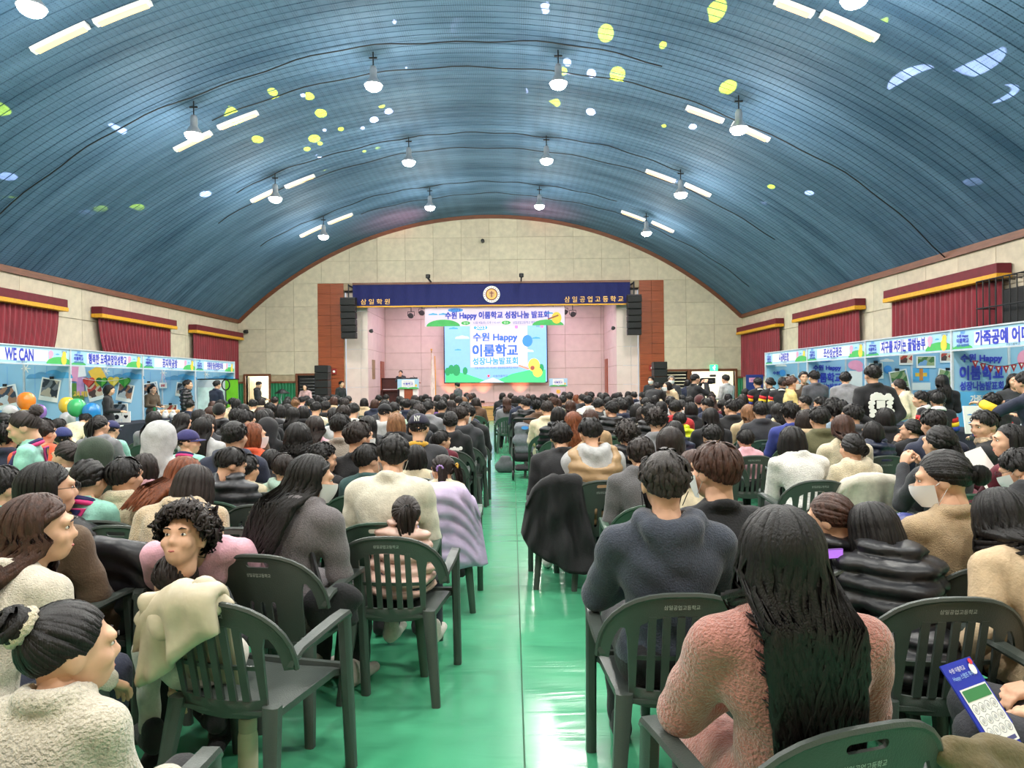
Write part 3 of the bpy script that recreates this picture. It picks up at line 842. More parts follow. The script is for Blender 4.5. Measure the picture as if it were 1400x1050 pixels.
flat('flower_image', ep, scr, disc2(0.1, *u(706, 447), n=10), sc_c, RX, UZ, 0.012)
flat('flower_image', ep, scr, disc2(0.09, *u(741, 446), n=10), sc_c, RX, UZ, 0.012)
stext('미래교육', eo, 737, 446, 0.28, 0.1, 0.01)

# line arrays and speaker stacks
def speaker_box(mb_par, name, x0, x1, y0, y1, z0, z1):
    o = bx(name, m_black, mb_par, x0, x1, y0, y1, z0, z1, ch=0.015)
    bx('grille', m_grille, o, x0 + 0.03, x1 - 0.03, y0 - 0.012, y0 + 0.002, z0 + 0.02, z1 - 0.02, ch=0.004)
    return o
for px0_, px1_, pt, pb, lab in ((466, 487, 409, 463, 'left'), (857.5, 877, 405, 458, 'right')):
    d = 30.2
    a, b = P(px0_, pt, d), P(px1_, pb, d)
    e = tag(empty('line_array_speaker', ((a.x + b.x) / 2, d, b.z)), 'black hanging line-array speaker on the %s side of the navy valance' % lab, 'speaker', 'hanging line arrays')
    w, H = (b.x - a.x), a.z - b.z
    for k in range(6):
        s = speaker_box(e, 'speaker_cabinet', -w / 2, w / 2, -0.2 + 0.03 * (5 - k), 0.25, k * H / 6 + 0.008, (k + 1) * H / 6 - 0.008)
        s.rotation_euler = (0, 0, 0)
    bx('flying_frame', m_dark, e, -w / 2, w / 2, -0.15, 0.25, H, H + 0.06)
    MB().tube([(0, 0.05, H + 0.05), (0, 0.05, H + 0.65)], 0.03).tube([(-w * 0.3, 0.05, H + 0.3), (w * 0.3, 0.05, H + 0.3)], 0.02).build('chain_hoist', m_dark, e)
    MB().tube([(0, 0.05, H + 0.6), (0, 0.78, H + 0.62)], 0.035).build('wall_bracket', m_dark, e)
for px0_, px1_, pt, lab in ((432, 450, 497, 'left'), (892.5, 910.5, 491, 'right')):
    d = 29.0
    a, b = P(px0_, pt, d), P(px1_, pt, d)
    e = tag(empty('speaker_stack', ((a.x + b.x) / 2, d, 0)), 'tall black stack of loudspeakers standing %s of the stage' % lab, 'speaker', 'floor speaker stacks')
    w = b.x - a.x
    zz = 0.0
    for k, h in enumerate((0.62, 0.55, 0.31, 0.31, 0.31, 0.31)):
        speaker_box(e, 'speaker_cabinet', -w / 2, w / 2, -0.25, 0.3, zz + 0.004, zz + h - 0.004)
        zz += h
# stage spotlights under the stage ceiling and small wall lamps
for i, (px, py) in enumerate(((562, 432), (577, 428), (783, 430), (772, 427))):
    p = P(px, py, 32.5)
    e = tag(empty('stage_spotlight', p), 'black stage spotlight hanging under the dark stage ceiling, %s' % ('leftmost', 'second from left', 'rightmost', 'second from right')[i], 'spotlight', 'stage spotlights')
    MB().lathe([(0.1, -0.18), (0.13, -0.15), (0.11, 0.12), (0.06, 0.2)], 12, axis='Y').build('lamp_body', m_black, e, 'auto')
    MB().tube([(-0.15, 0, 0), (-0.15, 0, 0.2), (0.15, 0, 0.2), (0.15, 0, 0)], 0.02, 6).tube([(0, 0, 0.2), (0, 0, max(0.3, 5.5 - p.z))], 0.02, 6).build('yoke', m_black, e)
for i, (px, py, yy, lab) in enumerate(((508, 453, 31.35, 'left of the stage screen'), (838, 449, 31.35, 'right of the stage screen'), (337, 454, 30.9, 'on the end wall by the left corner'), (660, 330, 30.9, 'high on the end wall under the arch'))):
    p = P(px, py, yy)
    e = tag(empty('wall_camera', p), 'small black camera mounted %s' % lab, 'camera')
    bx('bracket', m_dark, e, -0.04, 0.04, -0.02, 0.12, 0.02, 0.1)
    MB().lathe([(0.05, -0.2), (0.08, -0.19), (0.08, 0.02), (0.05, 0.05)], 12, axis='Y').build('camera_body', m_black, e, 'auto')
for i, (px, py) in enumerate(((457, 508), (891, 503))):
    p = P(px, py, 30.9)
    e = tag(empty('fire_alarm', p), 'small red alarm box on the wood surround, %s of stage' % ('left', 'right')[i], 'alarm')
    bx('box', M('alarm_red', (150, 40, 36), 0.5), e, -0.1, 0.1, -0.05, 0.05, -0.12, 0.12, ch=0.01)
    MB().lathe([(0.05, -0.075), (0.055, -0.05)], 14, axis='Y').build('lamp', m_white, e)

# lecterns with printed sign boards
def sign_print(par, c, w, h, s=1.0):
    flat('sign_board', m_psky, par, rect2(w, h), c, RX, UZ, 0.0, 0.015)
    flat('sign_card', m_paper, par, rect2(w * 0.6, h * 0.72, 0, 0.02), c, RX, UZ, 0.002)
    flat('hill', m_phill, par, disc2(w * 0.26, -w * 0.24, -h / 2, 12, h * 0.2, 0, math.pi), c, RX, UZ, 0.003)
    flat('hill', m_phill, par, disc2(w * 0.26, w * 0.24, -h / 2, 12, h * 0.2, 0, math.pi), c, RX, UZ, 0.003)
    flat('guitar', m_pyel, par, disc2(w * 0.05, w * 0.37, -h * 0.15, 12, h * 0.13), c, RX, UZ, 0.005)
    put_text('수원 Happy', m_tblue, par, Vector(c) + Vector((0, 0, h * 0.22)), RX, UZ, w * 0.42, h * 0.16, 0.02)
    put_text('이룸학교', m_tblue, par, Vector(c) + Vector((0, 0, h * 0.02)), RX, UZ, w * 0.46, h * 0.2, 0.05)
    put_text('성장나눔발표회', m_tblue, par, Vector(c) + Vector((0, 0, -h * 0.18)), RX, UZ, w * 0.46, h * 0.12, 0.02)
lec = tag(empty('lectern', (P(559, 530, 32.0).x, 32.0, STZ)), 'white and brown lectern with printed sign where the speaker stands', 'lectern')
bx('pedestal', m_white, lec, -0.42, 0.42, -0.1, 0.3, 0.0, 1.0, ch=0.02)
bx('side_panel', m_wood, lec, -0.2, 0.2, -0.14, -0.1, 0.02, 0.8, ch=0.01)
bx('desk_top', m_wood, lec, -0.5, 0.5, -0.2, 0.4, 1.0, 1.06, ch=0.015)
sign_print(lec, (0, -0.22, 0.98), 0.98, 0.46)
MB().tube([(0.25, 0.1, 1.05), (0.27, 0.12, 1.25), (0.18, 0.2, 1.35)], 0.012, 6).build('microphone_stalk', m_black, lec)
bx('laptop', m_black, lec, 0.05, 0.4, 0.0, 0.03, 1.06, 1.28)
lec2 = tag(empty('lectern', (P(763, 530, 33.0).x, 33.0, STZ)), 'clear acrylic lectern with printed sign right of the screen', 'lectern')
m_acr = M('clear_acrylic', (235, 215, 230), 0.1, 0.02, alpha=0.45)
bx('side_panel', m_acr, lec2, -0.36, -0.32, -0.1, 0.25, 0.0, 1.0)
bx('side_panel', m_acr, lec2, 0.32, 0.36, -0.1, 0.25, 0.0, 1.0)
bx('front_panel', m_acr, lec2, -0.32, 0.32, -0.12, -0.09, 0.0, 1.0)
bx('desk_top', m_acr, lec2, -0.42, 0.42, -0.15, 0.32, 1.0, 1.04)
flat('crest', m_goldt, lec2, disc2(0.1, n=16), (0, -0.125, 0.55), RX, UZ)
sign_print(lec2, (0, -0.18, 0.98), 0.86, 0.38)
# cabinet behind the speaker, flag
cab = tag(empty('upright_piano', (-5.72, 34.4, STZ)), 'dark brown upright piano by the left stage wall', 'piano')
m_pia = M('dark_mahogany', (66, 28, 24), 0.3, 0.2, 4)
bx('case', m_pia, cab, -0.75, 0.75, 0.0, 0.5, 0.0, 1.25, ch=0.02)
bx('key_bed', m_pia, cab, -0.72, 0.72, -0.28, 0.0, 0.62, 0.72, ch=0.02)
bx('keys', m_white, cab, -0.62, 0.62, -0.25, -0.06, 0.72, 0.74)
bx('lid', m_pia, cab, -0.78, 0.78, -0.05, 0.52, 1.25, 1.29, ch=0.01)
for s in (-1, 1): bx('leg', m_pia, cab, s * 0.68 - 0.04, s * 0.68 + 0.04, -0.24, -0.16, 0, 0.62)
fl = tag(empty('flag_on_stand', (P(590, 545, 33.0).x, 33.0, STZ)), 'white and gold fringed flag on a tall pole beside the lectern', 'flag')
MB().tube([(0, 0, 0), (0.02, 0, 2.55)], 0.022, 8).build('pole', M('flag_pole_brass', (176, 128, 60), 0.35, metal=0.5), fl, True)
MB().ball((0.02, 0, 2.6), 0.05).build('finial', m_goldt, fl, True)
MB().lathe([(0.22, 0), (0.22, 0.03), (0.06, 0.07), (0.04, 0.16)], 16).build('base', m_dark, fl)
rg = []
for k in range(10):
    t = k / 9
    w = 0.1 + 0.14 * t
    rg.append([(0.03 + w * (j / 8 - 0.35), -0.03 + 0.05 * math.sin(j * 1.7 + t), 2.45 - 2.1 * t) for j in range(9)])
MB().loft(rg, caps=False, closed=False).build('flag_cloth', M('flag_cream_cloth', (232, 220, 214), 0.7), fl, True)
MB().tube([(0.03 + (0.24) * 0.62, -0.02, 2.3), (0.2, -0.02, 1.4), (0.2, -0.02, 0.36)], 0.02, 6).build('fringe', m_gold, fl)
# lights on stage
def area(name, loc, rot, w, h, e, col):
    ld = bpy.data.lights.new(name, 'AREA'); ld.shape = 'RECTANGLE'; ld.size, ld.size_y = w, h; ld.energy = e; ld.color = col
    o = bpy.data.objects.new(name, ld); C.objects.link(o); o.location = loc; o.rotation_euler = rot
    return o
area('stage_border_light', (XC, 32.0, 5.45), (R(22), 0, 0), 9.5, 0.25, STAGE_PINK_W, (1.0, 0.72, 0.84))
area('stage_border_light', (XC, 34.0, 5.45), (R(10), 0, 0), 9.5, 0.25, STAGE_PINK_W * 0.6, (1.0, 0.7, 0.86))
for px in (614, 636, 660, 711):
    p = P(px, 545, 35.3)
    ld = bpy.data.lights.new('floor_uplight', 'SPOT'); ld.energy = STAGE_RED_W; ld.color = (1.0, 0.25, 0.12); ld.spot_size = R(75); ld.spot_blend = 0.8; ld.shadow_soft_size = 0.06
    o = bpy.data.objects.new('floor_uplight', ld); C.objects.link(o); o.location = (p.x, 35.25, STZ + 0.12); o.rotation_euler = (R(180 - 18), 0, 0)
    e = tag(empty('uplight_can', (p.x, 35.2, STZ)), 'small black uplight on the stage floor below the screen, %s' % {614: 'leftmost', 636: 'second from left', 660: 'third from left', 711: 'rightmost'}[px], 'spotlight', 'stage uplights')
    MB().lathe([(0.09, 0), (0.1, 0.02), (0.1, 0.09), (0.08, 0.1)], 12).build('can', m_black, e)
# red glow on the vault above the stage opening
for xo in (-2.6, 1.4):
    ld = bpy.data.lights.new('apron_uplight', 'SPOT'); ld.energy = 420; ld.color = (1, 0.2, 0.22); ld.spot_size = R(80); ld.spot_blend = 1.0; ld.shadow_soft_size = 0.05
    o = bpy.data.objects.new('apron_uplight', ld); C.objects.link(o); o.location = (XC + xo, 29.75, 6.35)
    o.rotation_euler = Vector((-0.6 if xo < 0 else 0.35, -0.12, 1)).to_track_quat('-Z', 'Y').to_euler()
    e = tag(empty('uplight_can', (XC + xo, 29.75, 6.12)), 'small black uplight on top of the navy valance, %s one' % ('left' if xo < 0 else 'right'), 'spotlight', 'valance uplights')
    MB().lathe([(0.09, 0), (0.1, 0.02), (0.1, 0.15), (0.08, 0.16)], 12).build('can', m_black, e)
    bx('bracket', m_black, e, -0.03, 0.03, 0.05, 1.2, -0.03, 0.02)

# ------------------------------------------------------------------ exhibition booths
m_part = M('booth_panel_sky', (150, 196, 226), 0.55, 0.05, 1.2)
m_fasc = M('booth_fascia_sky', (164, 206, 232), 0.5, 0.04, 1.2)
BH, FH = 2.43, 0.37
def booth(X, sgn, y0, y1, title, tw, label, text_h=0.15, first=False):
    """shell-scheme booth: open front on plane x = X, running y0..y1, depth 2 m away from the aisle; sgn = -1 left row, +1 right row"""
    e = tag(empty('exhibition_booth', (X, y0, 0)), label, 'booth', 'exhibition booths')
    L, D = y1 - y0, 2.0
    for yy in ((0, L) if first else (L,)):
        for xx in (0, sgn * D):
            MB().box(xx - 0.022, xx + 0.022, yy - 0.022, yy + 0.022, 0, BH, ch=0.006).build('post', m_alu, e)
    # fascia
    xa, xb = sorted((0, sgn * 0.02))
    bx('fascia', m_fasc, e, xa, xb, 0.03, L - 0.03, BH - FH, BH - 0.03)
    for z in (BH - 0.03, BH - FH - 0.02):
        bx('rail', m_alu, e, min(-0.02, 0.02), 0.02, 0.02, L - 0.02, z, z + 0.025)
    # print on the fascia, seen from the aisle
    rt = (0, -1, 0) if sgn > 0 else (0, 1, 0)
    c = Vector((-sgn * 0.001, L / 2, BH - FH / 2 - 0.012))
    K = 1
    hx = L / 2
    flat('title_plate', m_paper, e, rect2(L * 0.56, FH * 0.62, -0.02 * L, 0.0), c, rt, UZ, 0.002)
    put_text(title, m_tblue, e, c + Vector(rt) * (-0.02 * L), rt, UZ, tw, text_h * 1.35, 0.035, off=0.006)
    lx = -0.40 * L
    for s, w, h, dz in (('2023', 0.12, 0.045, 0.125), ('수원 Happy', 0.3, 0.06, 0.06), ('이룸학교', 0.32, 0.08, -0.02), ('성장나눔발표회', 0.32, 0.05, -0.1)):
        put_text(s, m_tsky if dz > 0.1 else m_tblue, e, c + Vector(rt) * lx + Vector((0, 0, dz)), rt, UZ, w, h, 0.03)
    flat('hill', m_phill, e, disc2(0.42, hx - 0.36, -FH / 2 + 0.03, 14, 0.15, 0, math.pi), c, rt, UZ, 0.003)
    flat('hill', m_phill, e, disc2(0.26, -hx + 0.3, -FH / 2 + 0.03, 14, 0.07, 0, math.pi), c, rt, UZ, 0.003)
    flat('guitar', m_pyel, e, disc2(0.09, hx - 0.22, -0.06, 14, 0.11), c, rt, UZ, 0.005)
    flat('guitar', m_pyel, e, disc2(0.065, hx - 0.2, 0.05, 14, 0.07), c, rt, UZ, 0.005)
    flat('pink_cloud', m_ppink, e, disc2(0.075, 0.29 * L, 0.05, 14, 0.075), c, rt, UZ, 0.004)
    flat('pink_cloud', m_ppink, e, disc2(0.045, 0.285 * L, -0.03, 12, 0.05), c, rt, UZ, 0.004)
    flat('cloud', m_pcloud, e, cloud2(0.14, 0.36 * L, 0.04), c, rt, UZ, 0.003)
    put_text('수원이룸학교', m_dark, e, c + Vector((0, 0, -0.145)), rt, UZ, 0.3, 0.035, 0.01)
    for q in (0.42, 0.45):
        put_text('미래' if q < 0.43 else '교육', m_dark, e, c + Vector(rt) * (q * L) + Vector((0, 0, 0.11)), rt, UZ, 0.08, 0.05, 0.01)
    # far partition (faces the camera) and back wall, 1 m panels with rails
    for k in range(2):
        a, b = sorted((sgn * (k * 1.0 + 0.025), sgn * (k * 1.0 + 0.975)))
        bx('partition_panel', m_part, e, a, b, L - 0.01, L + 0.01, 0.04, BH - 0.03)
        bx('partition_rail', m_alu, e, a, b, L - 0.018, L + 0.018, BH - 0.03, BH)
    MB().box(sgn * 1.0 - 0.022, sgn * 1.0 + 0.022, L - 0.024, L + 0.022, 0, BH, ch=0.006).build('post', m_alu, e)
    for k in range(3):
        a, b = sorted((sgn * D - 0.01, sgn * D + 0.01))
        bx('back_panel', m_part, e, a, b, k * L / 3 + 0.025, (k + 1) * L / 3 - 0.025, 0.04, BH - 0.03)
    # blue wave printed at the top of the partition + snow flake
    cp = Vector((sgn * 1.0, L - 0.012, 0))
    return e
XBL, XBR = -9.63, 7.78
LB = [15.15 - 3.0, 15.15, 18.13, 21.13, 24.1]
RB = [12.28 - 3.0, 12.28, 15.27, 18.28, 21.3]
bL = [booth(XBL, -1, LB[0], LB[1], 'WE CAN', 0.78, 'pale blue booth with the WE CAN sign, nearest on the left', 0.17, True),
      booth(XBL, -1, LB[1], LB[2], '행복한 모래관창업성학교', 1.55, 'pale blue booth with heart garland, second from front on the left', 0.17),
      booth(XBL, -1, LB[2], LB[3], '꿈지락공방', 0.85, 'pale blue craft booth with a five letter sign, third on the left', 0.17),
      booth(XBL, -1, LB[3], LB[4], '친환경 영상콘텐츠이터', 1.2, 'pale blue booth behind the green screen, last on the left', 0.17)]
bR = [booth(XBR, 1, RB[0], RB[1], '가죽공예 어디까지', 1.6, 'pale blue leather craft booth with red pennants, nearest on the right', 0.17, True),
      booth(XBR, 1, RB[1], RB[2], '지구를 지키는 꿀벌농부', 1.55, 'pale blue bee farming booth with pinned photos, second on the right', 0.17),
      booth(XBR, 1, RB[2], RB[3], '조선성균정조', 0.95, 'pale blue booth with large blue title print, third on the right', 0.17),
      booth(XBR, 1, RB[3], RB[4], '시공배조합', 0.72, 'pale blue booth at the far end of the right row', 0.17)]
def part_print(e, sgn, L, items):
    """prints on the far partition: items (kind, args) in partition metres: u from the front post, v height"""
    yf = L - 0.011
    for it in items:
        k = it[0]
        c = Vector((sgn * it[1], yf, it[2]))
        if k == 'text':
            put_text(it[3], it[6] if len(it) > 6 else m_tblue, e, c, RX, UZ, it[4], it[5], 0.04, off=0.02)
        elif k == 'poly':
            flat(it[5] if len(it) > 5 else 'print', it[4], e, it[3], c, RX, UZ, 0.003 + 0.004 * items.index(it) * .5)
for i, e in enumerate(bL):
    L = LB[i + 1] - LB[i]
    part_print(e, -1, L, [('poly', 0.35, 1.78, cloud2(0.9), m_pcloud, 'printed_cloud'), ('poly', 0.62, 1.78, cloud2(0.7), M('print_mid_blue', (96, 160, 206), 0.6), 'printed_cloud')] +
               [('poly', 0.95, 2.0, rect2(0.2, 0.02, 0, 0, k * math.pi / 3), m_paper, 'snow_flake') for k in range(3)] +
               [('poly', q, 1.75, rect2(0.006, 0.6), m_tsky, 'printed_string') for q in (0.5, 0.75, 1.35, 1.75)])
m_ltb = M('print_blue_card', (92, 176, 226), 0.6, 0.05)
for i in (0, 2):
    e = bR[i]; L = RB[i + 1] - RB[i]
    dz = -0.02 if i == 0 else -0.05
    its = [('text', 0.5, 1.93 + dz, '수원 Happy', 0.72, 0.16), ('text', 0.5, 1.68 + dz, '이룸학교', 0.76, 0.24), ('text', 0.5, 1.45 + dz, '성장나눔발표회', 0.76, 0.15)]
    if i == 0:
        its += [('poly', 0.5, 1.0, rect2(0.82, 0.66), m_ltb, 'printed_card'), ('text', 0.5, 1.2, '가죽공예', 0.4, 0.13, m_paper), ('text', 0.5, 1.0, '어디까지', 0.46, 0.14, m_paper), ('text', 0.5, 0.82, '해봤니?', 0.4, 0.1, m_paper)]
    else:
        its += [('poly', 0.45, 2.1, disc2(0.2, 0, 0, 18, 0.06), m_tsky, 'date_pill'), ('text', 0.45, 2.1, '2023', 0.26, 0.08), ('poly', 1.25, 1.4, rect2(0.35, 0.8), m_paper, 'printed_sheet'), ('poly', 1.25, 1.95, disc2(0.2, 0, 0, 14, 0.13), m_ppink, 'pink_cloud'), ('poly', 1.35, 1.84, disc2(0.1, 0, 0, 14, 0.07), m_ppink, 'pink_cloud')]
    part_print(e, 1, L, its)
part_print(bR[0], 1, 3.0, [('poly', 1.3, 1.9, disc2(0.16, 0, 0, 14, 0.16), m_ppink, 'pink_cloud')])
part_print(bR[1], 1, 2.99, [('poly', 0.45, 1.95, cloud2(0.35), m_white, 'printed_cloud'), ('poly', 0.47, 1.78, disc2(0.09), m_tsky, 'printed_ball'), ('poly', 1.2, 1.66, rect2(0.36, 0.3), m_ltb, 'printed_card'), ('poly', 1.2, 1.66, rect2(0.26, 0.08), m_pyel, 'printed_flower'), ('poly', 1.2, 1.66, rect2(0.08, 0.26), M('print_orange', (226, 140, 60), 0.6), 'printed_flower'), ('poly', 1.2, 1.4, rect2(0.4, 0.16), m_paper, 'printed_card')])
part_print(bR[3], 1, 3.0, [('poly', 0.45, 2.0, cloud2(0.4), m_white, 'printed_cloud'), ('poly', 0.5, 1.8, disc2(0.1), m_tsky, 'printed_ball'), ('text', 0.3, 1.8, '수원', 0.2, 0.1)])

# instant photos pinned to the partitions
def photo_mat(nm, a, b, c):
    m = bpy.data.materials.new(nm); m.use_nodes = True
    nt = m.node_tree; bs = nt.nodes['Principled BSDF']
    tc = nt.nodes.new('ShaderNodeTexCoord'); n = nt.nodes.new('ShaderNodeTexVoronoi'); n.inputs['Scale'].default_value = 9
    nt.links.new(tc.outputs['Object'], n.inputs['Vector'])
    r = nt.nodes.new('ShaderNodeValToRGB'); r.color_ramp.interpolation = 'CONSTANT'
    r.color_ramp.elements[0].color = lin(a) + (1,); r.color_ramp.elements[1].color = lin(b) + (1,); r.color_ramp.elements[1].position = 0.4
    q = r.color_ramp.elements.new(0.7); q.color = lin(c) + (1,)
    sp = nt.nodes.new('ShaderNodeSeparateColor')
    nt.links.new(n.outputs['Color'], sp.inputs[0]); nt.links.new(sp.outputs[0], r.inputs['Fac'])
    nt.links.new(r.outputs[0], bs.inputs['Base Color']); bs.inputs['Roughness'].default_value = 0.35
    return m
PM = [photo_mat('photo_print_room', (120, 122, 130), (40, 42, 48), (196, 180, 160)), photo_mat('photo_print_people', (60, 66, 80), (170, 120, 90), (208, 210, 214)), photo_mat('photo_print_field', (80, 120, 60), (160, 170, 120), (130, 170, 210)), photo_mat('photo_print_food', (190, 70, 50), (226, 200, 170), (90, 60, 50))]
def instant_photo(px, py, d, w, h, rot, k, label, clip=True):
    p = P(px, py, d)
    e = tag(empty('instant_photo', p), label, 'photo', 'photos on booth panels')
    flat('photo_border', m_paper, e, rect2(w, h, 0, 0, rot), (0, 0, 0), RX, UZ, 0.0, 0.008)
    flat('picture', PM[k], e, [(x_ - math.sin(rot) * h * 0.07, y2 + math.cos(rot) * h * 0.07) for x_, y2 in rect2(w * 0.86, h * 0.74, 0, 0, rot)], (0, 0, 0), RX, UZ, 0.003)
    if clip:
        flat('clip', m_black, e, rect2(0.09, 0.06, -math.sin(rot) * h * 0.53, math.cos(rot) * h * 0.53), (0, 0, 0), RX, UZ, 0.006, 0.012)
dl = [LB[1] - 0.04, LB[2] - 0.04, LB[3] - 0.04]
for a in ((10, 543, dl[0], 0.46, 0.5, 0.2, 1, 'tilted instant photo at the left edge on the WE CAN booth'),
          (68, 533, dl[0], 0.42, 0.5, -0.18, 0, 'tilted instant photo of a room on the WE CAN booth'),
          (130, 535, dl[1], 0.42, 0.48, 0.25, 3, 'instant photo behind the red heart on the garland booth'),
          (171, 537, dl[1], 0.42, 0.46, -0.2, 1, 'instant photo below the last green heart on the garland booth'),
          (164, 562, dl[1], 0.42, 0.4, 0.0, 0, 'upright instant photo behind the woman in the dark suit'),
          (206, 537, dl[2], 0.5, 0.62, 0.18, 1, 'tall tilted instant photo on the third left booth'),
          (250, 533, dl[2], 0.42, 0.42, -0.15, 0, 'instant photo by the man in the black padded jacket'),
          (233, 562, dl[2], 0.42, 0.4, 0.0, 3, 'instant photo above the craft table on the third left booth')):
    instant_photo(*a)
dr = [RB[1] - 0.04, RB[2] - 0.04, RB[3] - 0.04, RB[4] - 0.04]
for a in ((1198, 507, dr[1], 0.3, 0.36, 0.05, 0, 'small photo left on the bee farming booth'),
          (1239, 492, dr[1], 0.3, 0.22, 0.0, 3, 'small photo of flowers under the bee booth sign', False),
          (1266, 495, dr[1], 0.42, 0.26, 0.0, 2, 'wide photo of hills on the bee farming booth', False),
          (1293, 489, dr[1], 0.24, 0.22, 0.0, 3, 'small red photo at the right end of the bee booth', False),
          (1230, 521, dr[1], 0.4, 0.48, 0.2, 2, 'tilted instant photo with flowers on the bee booth'),
          (1293, 519, dr[1], 0.38, 0.44, -0.2, 2, 'tilted instant photo of a garden on the bee booth'),
          (1080, 522, dr[3], 0.38, 0.4, 0.25, 1, 'tilted instant photo on the far right booth')):
    instant_photo(*a)
# notes, posters and felt hearts in the second left booth
dz_ = LB[2] - 0.05
for i, (px, py, w, h, rot, m, lab) in enumerate(((99, 510, 0.3, 0.42, -0.1, m_ppink, 'pink paper sheet at the left of the heart garland'), (110, 508, 0.26, 0.28, 0.15, m_paper, 'white round paper note beside the pink sheet'), (134, 514, 0.34, 0.46, 0.5, m_pyel, 'yellow paper sheet behind the felt hearts'), (110, 528, 0.2, 0.48, 0, M('lilac_paper', (206, 150, 196), 0.7), 'lilac paper strip over the green poster'), (103, 540, 0.45, 0.62, 0, M('olive_poster', (96, 138, 54), 0.6), 'olive green poster with yellow letters in the heart booth'))):
    p = P(px, py, dz_ - 0.004 * (4 - i))
    o = flat('paper_sheet', m, None, rect2(w, h, 0, 0, rot), (0, 0, 0), RX, UZ, 0, 0.002)
    o.location = p
    tag(o, lab, 'paper')
    if 'poster' in lab:
        put_text('교육 체험', m_pyel, o, (0, -0.001, -0.2), RX, UZ, 0.36, 0.14, 0.03)
for i, (px, py, ml, mr, lab) in enumerate(((121, 522, (196, 60, 54), (206, 84, 70), 'red felt heart on the booth garland'), (139, 522, (40, 110, 50), (90, 170, 60), 'dark green felt heart next to the red heart'), (155, 521, (226, 200, 60), (240, 222, 120), 'yellow felt heart between the two green hearts'), (170, 522, (60, 150, 60), (110, 196, 90), 'bright green felt heart at the garland end'))):
    p = P(px, py, dz_ - 0.05)
    o = flat('felt_heart', M('felt_%d' % i, ml, 0.9), None, heart2(0.15), (0, 0, 0), RX, UZ, 0, 0.03)
    o.location = p
    tag(o, lab, 'decoration', 'felt hearts on the garland')
    flat('heart_patch', M('felt_patch_%d' % i, mr, 0.9), o, [(a, b) for a, b in heart2(0.13) if a >= -0.01], (0, 0, 0), RX, UZ, 0.003)
gp = [P(112, 517, dz_ - 0.06)] + [P(112 + 62 * k / 8, 517 + 4 * math.sin(math.pi * k / 8), dz_ - 0.06) for k in range(1, 9)]
tag(MB().tube(gp, 0.006, 5).build('garland_string', m_paper), 'white string carrying the felt hearts', 'string')
# red pennant bunting in the near right booth
ps = [P(1333 + 10.5 * k, 493 + 6 * math.sin(k * 0.55) + k * 0.6, 11.9) for k in range(7)]
bt = tag(empty('pennant_bunting', (0, 0, 0)), 'red triangular pennants strung across the leather craft booth', 'bunting')
MB().tube(ps, 0.006, 5).build('string', m_dark, bt)
m_pen = M('pennant_red', (176, 36, 44), 0.7)
for k, p in enumerate(ps):
    flat('pennant', m_pen, bt, [(-0.055, 0), (0, -0.13), (0.055, 0)], p, RX, UZ, 0.006, 0.003)
    flat('pennant_print', m_paper, bt, [(-0.02, -0.02), (0, -0.07), (0.02, -0.02)], p, RX, UZ, 0.01)
# small pendant sign in the craft booth
cs = P(223, 527, dl[2] - 0.1)
o = tag(empty('hanging_sign', cs), 'small white sign hanging from strings in the craft booth', 'sign')
bx('board', m_paper, o, -0.11, 0.11, -0.01, 0.01, -0.08, 0.08, ch=0.004)
for s in (-1, 1): MB().tube([(s * 0.09, 0, 0.08), (0.0, 0, 0.36)], 0.004, 5).build('string', m_ppink, o)
put_text('공방', M('print_red', (0, 0, 0)), o, (0, -0.012, 0), RX, UZ, 0.12, 0.07, 0.03)

# ------------------------------------------------------------------ booth tables and goods
m_ntab = M('navy_table_cloth', (24, 28, 44), 0.8, 0.15, 5)
def cloth_table(x0, x1, y0, y1, label, z=0.73):
    e = tag(empty('cloth_table', ((x0 + x1) / 2, (y0 + y1) / 2, 0)), label, 'table', 'booth tables')
    w, l = (x1 - x0) / 2, (y1 - y0) / 2
    bx('table_top', m_white, e, -w, w, -l, l, z - 0.03, z - 0.004)
    # draped cloth with folds
    prm = []
    n = 40
    rings = []
    for lev in range(3):
        ring = []
        for k in range(n):
            t = k / n * 4
            s = int(t); f = t - s
            cx, cy = [(-w + 2 * w * f, -l), (w, -l + 2 * l * f), (w - 2 * w * f, l), (-w, l - 2 * l * f)][s]
            g = 1 + (0.02 + 0.03 * math.sin(k * 2.4)) * (lev if lev < 2 else 2) * 0.5
            ring.append((cx * g, cy * g, (z, z - 0.25, 0.03)[lev]))
        rings.append(ring)
    MB().loft(rings[::-1]).build('table_cloth', m_ntab, e, False)
    for sx in (-1, 1):
        for sy in (-1, 1):
            bx('leg', m_dark, e, sx * (w - 0.06) - 0.015, sx * (w - 0.06) + 0.015, sy * (l - 0.06) - 0.015, sy * (l - 0.06) + 0.015, 0, z - 0.03)
    return e
cloth_table(-9.75, -8.85, 12.3, 14.9, 'navy clothed table in front of the WE CAN booth')
cloth_table(-9.6, -8.7, 15.3, 17.9, 'navy clothed table in front of the heart garland booth')
cloth_table(-9.6, -8.7, 18.3, 20.9, 'navy clothed table in front of the craft booth')
cloth_table(7.0, 7.75, 9.6, 12.0, 'navy clothed table in front of the leather craft booth')
cloth_table(7.0, 7.7, 12.5, 15.0, 'navy clothed table in front of the bee farming booth')
cloth_table(7.0, 7.7, 15.5, 18.0, 'navy clothed table in front of the third right booth')
bk = tag(empty('display_box', (P(166, 580, 16.4).x, 16.4, 0.73)), 'open white display box with dark prints on the garland table', 'box')
flat('left_leaf', m_paper, bk, rect2(0.2, 0.26, -0.11, 0.14, 0.0), (0, 0, 0), RX, UZ, 0, 0.02)
flat('right_leaf', m_paper, bk, rect2(0.2, 0.26, 0.11, 0.14, 0.0), (0, 0.0, 0), RX, UZ, 0, 0.02)
